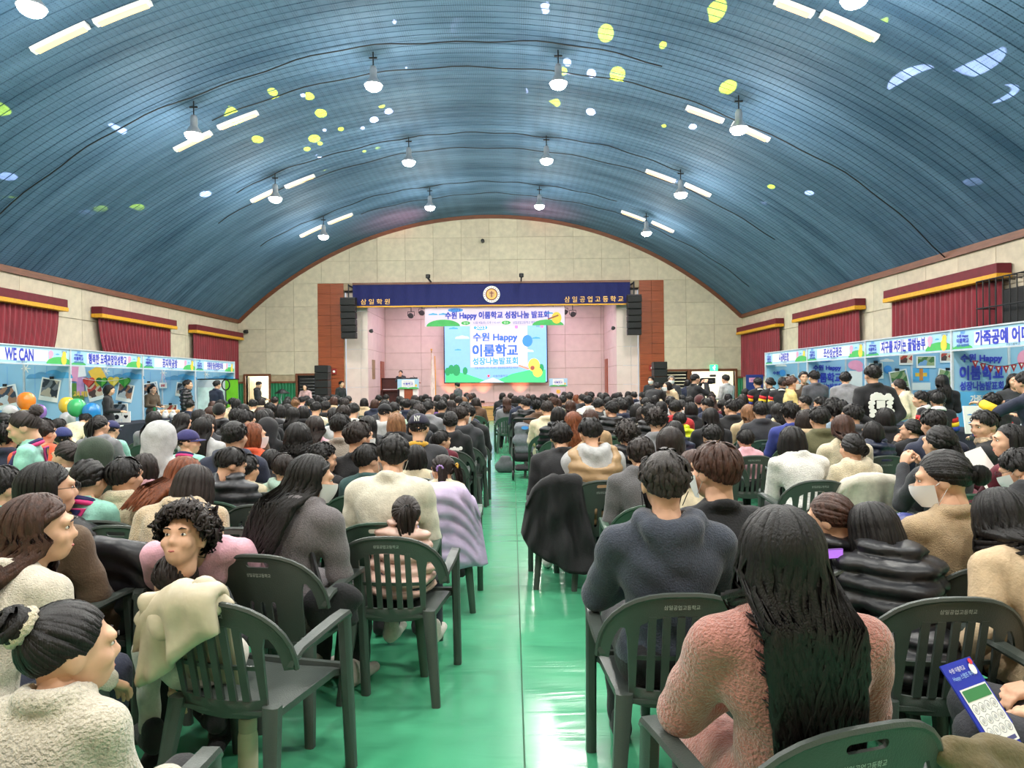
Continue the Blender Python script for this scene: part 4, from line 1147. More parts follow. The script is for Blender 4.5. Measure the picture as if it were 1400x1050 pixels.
flat('print', m_black, bk, disc2(0.06, -0.11, 0.14, 8), (0, 0, 0), RX, UZ, 0.004)
flat('print', m_black, bk, heart2(0.05, 0.11, 0.15), (0, 0, 0), RX, UZ, 0.004)
# craft goods on the third table
m_tan = M('tan_leather_goods', (214, 172, 124), 0.6, 0.2, 20)
for i in range(9):
    r_ = random.Random(i + 50)
    px = 216 + i * 3.4
    p = P(px, 575, 18.9 + 0.1 * (i % 3))
    o = MB().ball((0, 0, 0.07), (0.07 + r_.uniform(0, 0.04), 0.08, 0.07 + r_.uniform(0, 0.06)), 8, 6).ball((0.03, -0.03, 0.17), (0.05, 0.04, 0.05), 8, 6).build('craft_doll', m_tan if i % 3 else m_paper, None, True)
    o.location = (p.x, p.y, 0.735)
    tag(o, '%s craft doll on the craft booth table, %s from the left' % ('tan' if i % 3 else 'white', ('first', 'second', 'third', 'fourth', 'fifth', 'sixth', 'seventh', 'eighth', 'ninth')[i]), 'doll', 'craft dolls on the table')
# white desk with keyboard player's gear near the left corner
bw_ = tag(empty('mixing_desk', (P(378, 560, 24.5).x, 24.5, 0)), 'white table carrying a black mixing console near the left doorway', 'table')
bx('table_top', m_white, bw_, -0.9, 0.9, -0.35, 0.35, 0.7, 0.74, ch=0.01)
for sx in (-1, 1):
    for sy in (-1, 1): MB().tube([(sx * 0.82, sy * 0.28, 0), (sx * 0.82, sy * 0.28, 0.7)], 0.02, 6).build('leg', m_alu, bw_)
mc = tag(empty('mixing_console', (P(372, 556, 24.4).x, 24.4, 0.74)), 'black mixing console on the white table', 'console')
MB().loft([[(-0.45, -0.28, 0), (0.45, -0.28, 0), (0.45, 0.28, 0), (-0.45, 0.28, 0)], [(-0.45, -0.28, 0.07), (0.45, -0.28, 0.07), (0.45, 0.28, 0.2), (-0.45, 0.28, 0.2)]]).build('case', m_black, mc)
for k in range(10): bx('fader', m_alu, mc, -0.4 + k * 0.085, -0.38 + k * 0.085, -0.1, -0.06, 0.1, 0.14)
dlp = tag(empty('desk_lamp', (P(386, 545, 25.0).x, 25.0, 0.74)), 'dark desk lamp with a wide shade by the green wainscot', 'lamp')
MB().lathe([(0.1, 0), (0.1, 0.02), (0.02, 0.03)], 12).build('base', m_black, dlp)
MB().tube([(0, 0, 0.02), (-0.05, 0, 0.35), (0, 0, 0.62)], 0.012, 6).build('arm', m_alu, dlp)
MB().lathe([(0.04, 0.72), (0.1, 0.68), (0.28, 0.56), (0.27, 0.55), (0.09, 0.66)], 14, caps=False).build('shade', m_black, dlp, True)
# green screen, white backdrop, ring light
gs = tag(empty('green_screen', (P(317, 560, 22.0).x, 22.0, 0)), 'bright green roll-up screen at the end of the left booths', 'screen')
bx('screen_cloth', M('chroma_green', (112, 190, 30), 0.7, 0.05), gs, -0.2, 0.2, -0.01, 0.01, 0.06, 1.78)
bx('base', m_dark, gs, -0.24, 0.24, -0.08, 0.08, 0, 0.06, ch=0.01)
bx('top_bar', m_black, gs, -0.24, 0.24, -0.02, 0.02, 1.78, 1.81)
wb = tag(empty('white_backdrop', (P(288, 560, 22.3).x, 22.3, 0)), 'white studio backdrop with a faint picture beside the green screen', 'backdrop')
bx('backdrop_cloth', M('backdrop_grey_white', (206, 212, 216), 0.7, 0.06, 1), wb, -0.5, 0.5, -0.01, 0.01, 0.05, 1.8)
flat('picture', M('pale_scene_print', (214, 232, 226), 0.6, 0.2, 4), wb, rect2(0.85, 0.7, 0.02, 1.2), (0, -0.012, 0), RX, UZ)
MB().tube([(-0.52, 0, 1.81), (0.52, 0, 1.81)], 0.02, 6).tube([(-0.52, 0, 0), (-0.52, 0, 1.81)], 0.02, 6).tube([(0.52, 0, 0), (0.52, 0, 1.81)], 0.02, 6).build('stand', m_dark, wb)
rl = tag(empty('ring_light', (P(309, 560, 21.6).x, 21.6, 0)), 'black tripod with a ring light by the green screen', 'light')
ring = [(0.12 * math.cos(2 * math.pi * k / 20), 0, 1.62 + 0.16 * math.sin(2 * math.pi * k / 20)) for k in range(21)]
MB().tube(ring, 0.02, 6, caps=False).build('ring', m_black, rl, True)
MB().tube([(0, 0, 0.5), (0, 0, 1.46)], 0.018, 6).build('pole', m_black, rl)
for k in range(3):
    a = 2 * math.pi * k / 3 + 0.4
    MB().tube([(0, 0, 1.1), (0.3 * math.cos(a), 0.3 * math.sin(a), 0.01)], 0.014, 6).build('leg', m_black, rl)
# navy standing banner at the right corner
nb = tag(empty('standing_banner', (P(1032, 550, 24.0).x, 24.0, 0)), 'dark blue standing banner left of the right booth row', 'banner')
bx('panel', M('banner_navy', (36, 56, 128), 0.5, 0.08), nb, -0.3, 0.3, -0.015, 0.015, 0.05, 1.78, ch=0.01)
bx('base', m_dark, nb, -0.32, 0.32, -0.15, 0.15, 0, 0.05, ch=0.01)
flat('plate', m_ppink, nb, rect2(0.4, 0.15, 0, 1.6), (0, -0.016, 0), RX, UZ, 0.002)
put_text('삼일공업', m_tblue, nb, (0, -0.016, 1.6), RX, UZ, 0.28, 0.08, 0.02, off=0.006)
# black cage with loudspeaker on the right wall
cg = tag(empty('wall_cage', (0, 0, 0)), 'black barred cage with a loudspeaker high on the right wall', 'cage')
cy0, cy1, cz0, cz1 = 13.0, 14.55, 2.45, 3.58
for k in range(9):
    yy = cy0 + (cy1 - cy0) * k / 8
    MB().tube([(9.75, yy, cz0), (9.75, yy, cz1), (10.28, yy, cz1)], 0.014, 6).build('bar', m_black, cg)
for z in (cz0, (cz0 + cz1) / 2, cz1):
    MB().tube([(10.28, cy1, z), (9.75, cy1, z), (9.75, cy0, z), (10.28, cy0, z)], 0.016, 6).build('cross_rail', m_black, cg)
for k in range(4):
    MB().tube([(9.75 + 0.13 * k, cy1, cz0), (9.75 + 0.13 * k, cy1, cz1)], 0.012, 6).build('bar', m_black, cg)
sp_ = bx('loudspeaker', m_black, cg, 9.9, 10.25, 13.2, 14.0, 2.6, 3.35, ch=0.02)
bx('grille', m_grille, sp_, 9.885, 9.9, 13.24, 13.96, 2.64, 3.31)
# balloons
def balloon(px, py, d, r, col, label):
    p = P(px, py, d)
    e = tag(empty('balloon', p), label, 'balloon', 'balloons on the booth tables')
    m = M('balloon_' + label.split()[0], col, 0.15, 0.03, coat=0.4)
    if 'silver' in label: m = M('balloon_silver', (210, 212, 218), 0.12, 0.03, metal=0.6)
    rings = []
    for i in range(1, 12):
        t = math.pi * i / 12
        rr = r * math.sin(t) * (1 - 0.12 * math.cos(t) * -1 if math.cos(t) > 0 else 1)
        z = -math.cos(t) * r * (1.25 if math.cos(t) > 0 else 1.0)
        rings.append([(rr * math.cos(2 * math.pi * k / 16), rr * math.sin(2 * math.pi * k / 16), z) for k in range(16)])
    MB().loft(rings).build('skin', m, e, True)
    MB().lathe([(0.005, -1.22 * r), (0.02, -1.34 * r)], 8).build('knot', m, e)
    MB().tube([(0, 0, -1.3 * r), (0.03, 0.05, -2.2 * r), (0.0, 0.1, 0.74 - p.z)], 0.003, 4).build('string', m_paper, e)
for a in ((36, 547, 12.6, 0.15, (232, 128, 44), 'orange balloon at the top of the left cluster'), (33, 569, 12.5, 0.13, (232, 194, 62), 'yellow balloon under the orange one'), (53, 562, 12.8, 0.13, (140, 98, 178), 'purple balloon right of the orange one'), (14, 563, 12.7, 0.13, (200, 200, 205), 'silver balloon left of the orange one'),
          (92, 553, 14.4, 0.16, (226, 200, 60), 'yellow balloon at the left of the right cluster'), (105, 556, 14.0, 0.17, (72, 180, 110), 'green balloon in front of the right cluster'), (117, 561, 14.6, 0.13, (224, 214, 66), 'yellow balloon peeking behind the green and blue ones'), (125, 562, 14.0, 0.17, (44, 128, 196), 'blue balloon at the right of the right cluster'), (92, 573, 14.2, 0.15, (200, 200, 205), 'silver balloon below the yellow and green ones')):
    balloon(*a)
for i in range(5):
    p = P(53 + i * 4, 577 + (i % 2) * 4, 12.7)
    o = MB().ball((0, 0, 0), 0.04, 8, 6).ball((0.05, 0.02, 0.03), 0.035, 8, 6).ball((-0.03, 0.03, 0.05), 0.03, 8, 6).build('foil_bow', M('foil_silver', (220, 222, 226), 0.2, metal=0.7), None, True)
    o.location = (p.x, p.y, 0.77)
    tag(o, 'silver foil bow below the purple balloon, %s from the left' % ('first', 'second', 'third', 'fourth', 'fifth')[i], 'decoration', 'silver foil bows')
# water bottles on the leather booth table
for i, (px, py) in enumerate(((1309, 580), (1319, 583))):
    p = P(px, py, 9.7)
    e = tag(empty('water_bottle', (7.15 + i * 0.12, 9.75 + 0.1 * i, 0.73)), ('clear plastic water bottle, left of two on the leather table', 'clear water bottle with blue label, right of two on the leather table')[i], 'bottle')
    MB().lathe([(0.03, 0), (0.033, 0.01), (0.033, 0.13), (0.028, 0.16), (0.012, 0.19), (0.012, 0.205)], 12).build('body', M('clear_bottle', (225, 235, 242), 0.1, 0.02, alpha=0.5), e, True)
    MB().lathe([(0.014, 0.2), (0.014, 0.22)], 10).build('cap', m_white, e)
    MB().lathe([(0.0345, 0.05), (0.0345, 0.1)], 12, caps=False).build('label_band', m_tsky, e)
pb = tag(empty('notice_board', (P(1335, 568, 10.4).x, 10.4, 0.73)), 'white printed board leaning on the leather booth table', 'board')
o = bx('board', m_paper, pb, -0.17, 0.17, -0.01, 0.01, 0.0, 0.42, ch=0.004); o.rotation_euler = (R(-8), 0, 0)
for k in range(4): flat('print', m_tsky, o, cloud2(0.09, -0.08 + 0.1 * (k % 2), 0.28 - 0.12 * (k // 2)), (0, -0.011, 0), RX, UZ, 0.002)
# ------------------------------------------------------------------ implicit-surface bodies
def surface_nets(Fd, org, h):
    s = Fd < 0
    nx, ny, nz = Fd.shape
    cs = [(0, 0, 0), (1, 0, 0), (0, 1, 0), (1, 1, 0), (0, 0, 1), (1, 0, 1), (0, 1, 1), (1, 1, 1)]
    cnt = np.zeros((nx - 1, ny - 1, nz - 1), np.int8)
    for (a, b, c) in cs:
        cnt += s[a:nx - 1 + a, b:ny - 1 + b, c:nz - 1 + c]
    act = (cnt > 0) & (cnt < 8)
    I = np.argwhere(act)
    if len(I) == 0:
        return np.zeros((0, 3)), np.zeros((0, 4), int)
    idx = np.full(act.shape, -1, np.int64)
    idx[act] = np.arange(len(I))
    V = np.stack([Fd[I[:, 0] + a, I[:, 1] + b, I[:, 2] + c] for (a, b, c) in cs], 1)
    acc = np.zeros((len(I), 3)); n = np.zeros(len(I))
    ca = np.array(cs, float)
    for i in range(8):
        for ax in range(3):
            j = i | (1 << ax)
            if j == i: continue
            m = (V[:, i] < 0) != (V[:, j] < 0)
            den = V[:, i] - V[:, j]
            t = np.where(m, V[:, i] / np.where(np.abs(den) < 1e-12, 1e-12, den), 0)
            p = ca[i][None] + (ca[j] - ca[i])[None] * t[:, None]
            acc += p * m[:, None]; n += m
    verts = (I + acc / n[:, None]) * h + np.array(org)
    quads = []
    for ax in range(3):
        o1, o2 = [(1, 2), (2, 0), (0, 1)][ax]
        sl0 = [slice(None)] * 3; sl1 = [slice(None)] * 3
        sl0[ax] = slice(0, -1); sl1[ax] = slice(1, None)
        d = s[tuple(sl0)] != s[tuple(sl1)]
        E = np.argwhere(d)
        E = E[(E[:, o1] > 0) & (E[:, o2] > 0) & (E[:, o1] < Fd.shape[o1] - 1) & (E[:, o2] < Fd.shape[o2] - 1)]
        if len(E) == 0: continue
        e1 = np.zeros(3, int); e1[o1] = 1
        e2 = np.zeros(3, int); e2[o2] = 1
        q = [idx[tuple(X.T)] for X in (E - e1 - e2, E - e2, E, E - e1)]
        q = np.stack(q, 1)
        ins = s[tuple(E.T)]
        q = np.where(ins[:, None], q, q[:, ::-1])
        quads.append(q[(q >= 0).all(1)])
    return verts, np.concatenate(quads)

def cap(a, b, ra, rb=None, sc=(1, 1, 1)):
    return (np.array(a, float), np.array(b, float), ra, ra if rb is None else rb, np.array(sc, float))
def ell(c, r):
    r = np.array(r, float); m = r.min()
    return (np.array(c, float), np.array(c, float), m, m, r / m)
def prim_d(pr, X, Y, Z):
    a, b, ra, rb, sc = pr
    px, py, pz = (X - a[0]) / sc[0], (Y - a[1]) / sc[1], (Z - a[2]) / sc[2]
    ba = (b - a) / sc
    L = float(ba @ ba)
    if L > 1e-12:
        t = np.clip((px * ba[0] + py * ba[1] + pz * ba[2]) / L, 0, 1)
        d = np.sqrt((px - ba[0] * t) ** 2 + (py - ba[1] * t) ** 2 + (pz - ba[2] * t) ** 2) - (ra + (rb - ra) * t)
    else:
        d = np.sqrt(px ** 2 + py ** 2 + pz ** 2) - ra
    return d * sc.min()
def field(prims, h, k=0.03, infl=0.0, subs=(), post=None):
    los, his = [], []
    for a, b, ra, rb, sc in prims:
        r = max(ra, rb) * sc + infl
        los.append(np.minimum(a, b) - r); his.append(np.maximum(a, b) + r)
    pad = 2.5 * h + k * 0.3 + 0.01
    lo, hi = np.min(los, 0) - pad, np.max(his, 0) + pad
    n = np.ceil((hi - lo) / h).astype(int) + 1
    ax = [lo[i] + h * np.arange(n[i]) for i in range(3)]
    Fd = np.full(n, 0.5, np.float32)
    for pr, l, u in zip(prims, los, his):
        i0 = np.maximum(((l - pad - k - lo) / h).astype(int), 0)
        i1 = np.minimum(((u + pad + k - lo) / h).astype(int) + 2, n)
        sl = tuple(slice(i0[i], i1[i]) for i in range(3))
        X, Y, Z = ax[0][sl[0]][:, None, None], ax[1][sl[1]][None, :, None], ax[2][sl[2]][None, None, :]
        d = prim_d(pr, X, Y, Z) - infl
        f = Fd[sl]
        q = np.maximum(k - np.abs(f - d), 0) / k
        Fd[sl] = np.minimum(f, d) - q * q * k * 0.25
    X, Y, Z = ax[0][:, None, None], ax[1][None, :, None], ax[2][None, None, :]
    for pr in subs:
        d = prim_d(pr, X, Y, Z)
        q = np.maximum(0.012 - np.abs(Fd + d), 0) / 0.012
        Fd = np.maximum(Fd, -d) + q * q * 0.012 * 0.25
    if post is not None:
        Fd = post(Fd, X, Y, Z)
    # close the border
    Fd[0], Fd[-1], Fd[:, 0], Fd[:, -1], Fd[:, :, 0], Fd[:, :, -1] = .5, .5, .5, .5, .5, .5
    return surface_nets(Fd, lo, h)
def np_mesh(name, V, Q, smooth=True):
    me = bpy.data.meshes.new(name)
    Q = np.asarray(Q, np.int32)
    me.vertices.add(len(V)); me.vertices.foreach_set('co', np.asarray(V, np.float32).ravel())
    me.loops.add(Q.size); me.loops.foreach_set('vertex_index', Q.ravel())
    me.polygons.add(len(Q)); me.polygons.foreach_set('loop_start', np.arange(0, Q.size, Q.shape[1], dtype=np.int32))
    me.update(calc_edges=True)
    if smooth: me.polygons.foreach_set('use_smooth', np.ones(len(Q), bool))
    me.validate()
    return me
def join(parts):
    vs, qs, n = [], [], 0
    for v, q in parts:
        vs.append(v); qs.append(q + n); n += len(v)
    return np.concatenate(vs), np.concatenate(qs)
def rotm(yaw=0, pitch=0, roll=0):
    return np.array((Matrix.Rotation(yaw, 3, 'Z') @ Matrix.Rotation(pitch, 3, 'X') @ Matrix.Rotation(roll, 3, 'Y')))

LOD = {0: dict(head=0.009, body=0.027, top=0.0135, hand=0.0065, hair=0.9), 1: dict(head=0.0135, body=0.034, top=0.021, hand=0.0115, hair=0.36), 2: dict(head=0.017, body=0.036, top=0.03, hand=0.015, hair=0.2)}
SC = {'m': 1.0, 'f': 0.935, 'k': 0.79, 'c': 0.68, 't': 0.57}
HS = {'m': 1.0, 'f': 0.96, 'k': 0.93, 'c': 0.89, 't': 0.86}
# joints for an adult man; arms: (elbow, wrist, hand direction) for the right side, mirrored for the left unless given
SIT_ARMS = {'lap': ((.235, .02, .70), (.12, .25, .60), (-.5, .8, -.2)), 'phone': ((.21, .05, .70), (.07, .29, .82), (-.3, .3, .9)), 'face': ((.20, .10, .72), (.07, .24, .98), (-.4, .1, .9)),
            'arms': ((.275, -.03, .72), (.27, .2, .675), (0, 1, -.2)), 'fold': ((.25, .04, .72), (.02, .20, .73), (-1, .2, .1)), 'down': ((.24, -.06, .68), (.22, .06, .50), (0, .4, -.9)), 'back': ((.27, -.12, .72), (.22, -.02, .55), (0, .5, -.8))}
STAND_ARMS = {'stand': ((.25, -.02, 1.12), (.24, .08, .88), (0, .2, -1)), 'behind': ((.28, -.10, 1.13), (.06, -.19, .98), (-1, -.1, -.1)), 'front': ((.23, .03, 1.13), (.12, .26, 1.10), (-.4, .9, 0)), 'camera': ((.24, .16, 1.28), (.09, .25, 1.52), (-.3, .4, .8)),
              'sfold': ((.25, .04, 1.16), (.03, .21, 1.2), (-1, .2, .1)), 'mic': ((.23, .08, 1.2), (.05, .2, 1.42), (-.2, .2, 1)), 'reach': ((.26, .2, 1.3), (.22, .42, 1.42), (0, 1, .2))}
def skeleton(build, pose, lean=0.0, twist=0.0):
    st = pose in STAND_ARMS
    s = SC[build]
    if st:
        pel = np.array((0, 0, 0.92)) * (1, 1, s)
        base = np.array((0, 0, 0.92))
        J = {'waist0': (0, 0, 1.0), 'waist1': (0, -.01, 1.2), 'chest': (0, -.01, 1.30), 'should': (0, -.01, 1.405), 'neck': (0, .0, 1.45), 'head': (0, .035, 1.615), 'sh': (.188, -.01, 1.395)}
        arm = STAND_ARMS[pose]
    else:
        pel = np.array((0, -.05, .50)); base = pel.copy()
        J = {'waist0': (0, -.06, .60), 'waist1': (0, -.09, .80), 'chest': (0, -.085, .87), 'should': (0, -.085, .955), 'neck': (0, -.08, 1.0), 'head': (0, -.03, 1.165), 'sh': (.188, -.08, .945)}
        arm = SIT_ARMS[pose]
    Rl = rotm(0, -lean)
    def up(p):
        p = np.array(p, float)
        return Rl @ ((p - base) * s) + pel
    o = {k: up(v) for k, v in J.items()}
    o['shR'] = up(J['sh']); o['shL'] = up(np.array(J['sh']) * (-1, 1, 1))
    for sd, m in (('R', 1), ('L', -1)):
        o['el' + sd] = up(np.array(arm[0]) * (m, 1, 1)); o['wr' + sd] = up(np.array(arm[1]) * (m, 1, 1))
        o['hd' + sd] = Rl @ (np.array(arm[2], float) * (m, 1, 1))
    o['pel'] = pel
    if st:
        for sd, m in (('R', 1), ('L', -1)):
            o['hip' + sd] = np.array((m * .085, 0, .90 * s)); o['kn' + sd] = np.array((m * .095, .015, .49 * s)); o['an' + sd] = np.array((m * .10, -.02, .085))
    else:
        ks = {'m': 1, 'f': .96, 'k': .84, 'c': .76, 't': .7}[build]
        for sd, m in (('R', 1), ('L', -1)):
            o['hip' + sd] = np.array((m * .085, -.03, .505)); o['kn' + sd] = np.array((m * .115, .40 * ks, .505)); o['an' + sd] = np.array((m * .12, .40 * ks - .02, .505 - .42 * ks))
    o['s'] = s
    return o
def torso_prims(o, f=False):
    s = o['s']; w = 0.92 if f else 1.0
    p = o['pel']
    return [cap(p + np.array((-.07 * s, 0, .02)), p + np.array((.07 * s, 0, .02)), .115 * s, sc=(1, .95, 1)),
            cap(o['waist0'], o['waist1'], .112 * s, .130 * s * w, (1.16 * w, .84, 1)),
            cap(o['chest'] - np.array((.06 * s, 0, 0)), o['chest'] + np.array((.06 * s, 0, 0)), .125 * s * w, sc=(1.0, .9, 1)),
            cap(o['should'] - np.array((.125 * s * w, 0, 0)), o['should'] + np.array((.125 * s * w, 0, 0)), .066 * s), cap(o['should'] + np.array((0, 0, -.01)), o['neck'] + np.array((0, 0, .02)), .085 * s, .055 * s, (1.25, .8, 1))]
def arm_prims(o, cut=0.0):
    s = o['s']; r = []
    for sd in 'RL':
        wr = o['wr' + sd] + (o['el' + sd] - o['wr' + sd]) * cut
        r += [cap(o['sh' + sd], o['el' + sd], .060 * s, .046 * s), cap(o['el' + sd], wr, .047 * s, .034 * s)]
    return r
def leg_prims(o, cut=0.0):
    s = o['s']; r = []
    for sd in 'RL':
        an = o['an' + sd] + (o['kn' + sd] - o['an' + sd]) * cut
        r += [cap(o['hip' + sd], o['kn' + sd], .088 * s, .062 * s), cap(o['kn' + sd], an, .062 * s, .042 * s)]
    return r
def head_mesh(h):
    pr = [ell((0, -.012, .022), (.079, .098, .094)), ell((0, .028, -.035), (.062, .07, .078)), ell((0, .05, -.085), (.036, .04, .032)), cap((0, .088, .014), (0, .108, -.026), .008, .0115), cap((-.011, .096, -.031), (.011, .096, -.031), .0095),
          ell((.080, -.008, -.012), (.010, .021, .029)), ell((-.080, -.008, -.012), (.010, .021, .029)), cap((-.014, .088, -.066), (.014, .088, -.066), .009), cap((-.04, .085, .024), (.04, .085, .024), .016),
          ell((.042, .066, -.028), (.025, .025, .025)), ell((-.042, .066, -.028), (.025, .025, .025)), cap((0, -.02, -.05), (0, -.03, -.12), .052)]
    sub = [ell((.033, .106, .006), (.019, .014, .011)), ell((-.033, .106, .006), (.019, .014, .011))]
    return field(pr, h, 0.016, subs=sub)
def hand_mesh(h, curl=0.6, side=1):
    """hand along +Y from the wrist, palm facing -Z, thumb on the -X*side"""
    pr = [cap((-.022, .02, 0), (-.028, .075, 0), .016), cap((0, .0, 0), (0, .08, 0), .019), cap((.02, .02, 0), (.024, .072, 0), .016)]
    for i, (x, L) in enumerate(((-.030, .066), (-.010, .076), (.011, .071), (.030, .056))):
        a = np.array((x, .078 + (0.004 if 0 < i < 3 else 0), 0.0))
        th = 0.0
        for seg, (fr, r0) in enumerate(((.45, .0092), (.32, .0084), (.23, .0076))):
            th += curl * (0.55 if seg else 0.5)
            b = a + L * fr * np.array((x * 0.9, math.cos(th), -math.sin(th)))
            pr.append(cap(a, b, r0, r0 * .92)); a = b
    a = np.array((-.026, .018, -.006))
    for v, r0 in (((-.026, .030, -.012), .0125), ((-.012, .030, -.012), .0105), ((-.002, .024, -.010), .009)):
        b = a + np.array(v); pr.append(cap(a, b, r0, r0 * .9)); a = b
    V, Q = field(pr, h, 0.008)
    if side < 0:
        V = V * (-1, 1, 1); Q = Q[:, ::-1]
    return V, Q
_c = {}
def cached(k, fn):
    if k not in _c: _c[k] = fn()
    return _c[k]
def body_mesh(build, pose, lean, yaw, pitch, lod, roll=0.0):
    def mk():
        L = LOD[lod]
        o = skeleton(build, pose, lean)
        def mb():
            hd = o['head']
            pr = torso_prims(o, build == 'f') + arm_prims(o) + leg_prims(o)
            pr += [cap(o['neck'] - np.array((0, .01, .05)), o['neck'] + (hd - o['neck']) * .6, .066 * o['s'] ** .5, .06 * o['s'] ** .5)]
            for sd, m in (('R', 1), ('L', -1)):
                pr.append(cap(o['an' + sd] + np.array((0, -.03, -.04)), o['an' + sd] + np.array((0, .09 * o['s'], -.05)), .028, .02))
            parts = [field(pr, L['body'], 0.03, -.010)]
            for sd, m in (('R', 1), ('L', -1)):
                V, Q = cached(('hand', L['hand'], m), lambda: hand_mesh(L['hand'], 0.7, m))
                y = Vector(o['hd' + sd]).normalized()
                z = Vector((0, 0, 1)); z = (z - y * z.dot(y))
                if z.length < .2: z = Vector((0, -1, 0)) - y * (-y.y)
                z.normalize(); x = y.cross(z)
                Mx = np.array(((x.x, y.x, z.x), (x.y, y.y, z.y), (x.z, y.z, z.z)))
                parts.append(((V * (.95 * o['s'] ** .6)) @ Mx.T + o['wr' + sd], Q))
            return join(parts)
        base = cached(('bd', build, pose, lean, lod), mb)
        Vh, Qh = cached(('hd', L['head']), lambda: head_mesh(L['head']))
        Vr = (Vh * HS[build]) @ rotm(yaw, pitch, roll).T + o['head']
        return np_mesh('body', *join([base, (Vr, Qh)]))
    return cached(('body', build, pose, lean, yaw, pitch, lod, roll), mk)
def wrinkle(X, Y, Z, a):
    return a * (np.sin(23 * X + 17 * Z + 3 * np.sin(9 * Y)) * np.sin(31 * Z - 14 * Y + 2 * np.sin(11 * X)) + .6 * np.sin(47 * Z + 29 * X - 19 * Y))
def top_mesh(build, pose, lean, style, lod):
    def mk():
        L = LOD[lod]
        o = skeleton(build, pose, lean); s = o['s']
        nk = o['neck']; up = (o['head'] - nk); up = up / np.linalg.norm(up)
        infl = {'sweat': .012, 'shirt': .009, 'hood': .013, 'hoodup': .014, 'coat': .017, 'puffer': .018, 'vest': .034, 'suit': .012}[style] * (s ** 1.5)
        pr = torso_prims(o, build == 'f')
        arms = arm_prims(o, 0.06)
        if style == 'vest': arms = []
        pr = pr + arms
        st = pose in STAND_ARMS
        if style in ('coat', 'puffer', 'suit') or st:
            p = o['pel']
            if st: pr.append(cap(p + np.array((0, 0, .02)), p - np.array((0, 0, .10 if style != 'coat' else .35)), .125 * s, .135 * s, (1.2, .95, 1)))
            else: pr += [cap(p + np.array((0, -.01, .02)), p + np.array((0, -.015, -.0)), .13 * s, sc=(1.35, .95, .9))] + [cap(o['hip' + sd] + np.array((0, 0, .01)), o['hip' + sd] + (o['kn' + sd] - o['hip' + sd]) * (.45 if style != 'coat' else .8), .092 * s, .085 * s) for sd in 'RL']
        extra = []
        if style in ('hood', 'puffer', 'coat'):
            r0 = {'hood': .027, 'puffer': .028, 'coat': .016}[style]
            ring = [(-.085, .05, .03), (-.095, -.03, .035), (-.07, -.085, .02), (0, -.115, -.005), (.07, -.085, .02), (.095, -.03, .035), (.085, .05, .03)]
            if style == 'coat': ring = [(-.075, .06, .02), (-.08, -.02, .04), (-.05, -.065, .045), (0, -.075, .045), (.05, -.065, .045), (.08, -.02, .04), (.075, .06, .02)]
            R_ = [nk + np.array(q) * s for q in ring]
            extra = [cap(R_[i], R_[i + 1], r0 * s) for i in range(len(R_) - 1)]
            if style == 'hood': extra += [cap(nk + np.array((0, -.10, -.03)) * s, nk + np.array((0, -.12, -.10)) * s, .06 * s, .03 * s, (1.3, .6, 1))]
        if style in ('sweat', 'shirt', 'suit', 'vest'):
            ring = [(math.cos(a) * .066, math.sin(a) * .062 - .008, .018 - .028 * math.sin(a)) for a in np.linspace(0, 2 * math.pi, 11)]
            R_ = [nk + np.array(q) * s for q in ring]
            extra = [cap(R_[i], R_[i + 1], .011) for i in range(len(R_) - 1)]
        if style == 'hoodup':
            hd = o['head']
            extra = [ell(hd + np.array((0, -.03, .02)), (.115, .125, .135)), cap(hd + np.array((0, -.06, -.06)), nk + np.array((0, -.04, 0)), .105, .1)]
        zc = .465 if not st else None
        def post(Fd, X, Y, Z):
            w = wrinkle(X, Y, Z, {'sweat': .004, 'shirt': .004, 'hood': .0045, 'hoodup': .004, 'coat': .0035, 'puffer': .003, 'vest': .003, 'suit': .003}[style])
            Fd = Fd + w
            if style in ('puffer', 'vest'):
                Fd = Fd + .010 - (.028 if style == 'puffer' else .018) * np.abs(np.sin(math.pi * Z / (.085 * s ** .7) + .5 * np.sin(7 * X)))
            if style == 'vest':
                Fd = np.maximum(Fd, -(np.sqrt((X - nk[0]) ** 2 + (Y - nk[1] + .07) ** 2 + (Z - nk[2] + .01) ** 2) - .135 * s))
            # neck opening
            n = (X - nk[0]) ** 2 + (Y - nk[1] - .004) ** 2
            neck = np.sqrt(n) - .056 * s ** .6
            neck = np.maximum(neck, nk[2] - .035 - Z)
            Fd = np.maximum(Fd, -neck) if style != 'hoodup' else Fd
            if style == 'hoodup':
                hd = o['head']
                hole = prim_d(ell(hd + np.array((0, .08, -.02)), (.078, .12, .10)), X, Y, Z)
                inner = prim_d(ell(hd + np.array((0, -.01, .01)), (.092, .112, .112)), X, Y, Z)
                Fd = np.maximum(Fd, -np.minimum(hole, inner))
            if zc is not None and style not in ('coat',):
                Fd = np.maximum(Fd, zc - Z)
            return Fd
        return np_mesh('top', *field(pr + extra, L['top'], .016 + .4 * L['top'], infl, post=post))
    return cached(('top', build, pose, lean, style, lod), mk)
def legs_mesh(build, pose, lean, lod, wide=0.0):
    def mk():
        o = skeleton(build, pose, lean); p = o['pel']; s = o['s']
        pr = [cap(p + np.array((-.07 * s, 0, .015)), p + np.array((.07 * s, 0, .015)), .115 * s)] + leg_prims(o, .0)
        def post(Fd, X, Y, Z):
            return np.maximum(Fd + wrinkle(X, Y, Z, .003), Z - p[2] - .12)
        return np_mesh('trousers', *field(pr, LOD[lod]['top'] * 1.6, .03, .012 + wide, post=post))
    return cached(('legs', build, pose, lean, lod, wide), mk)
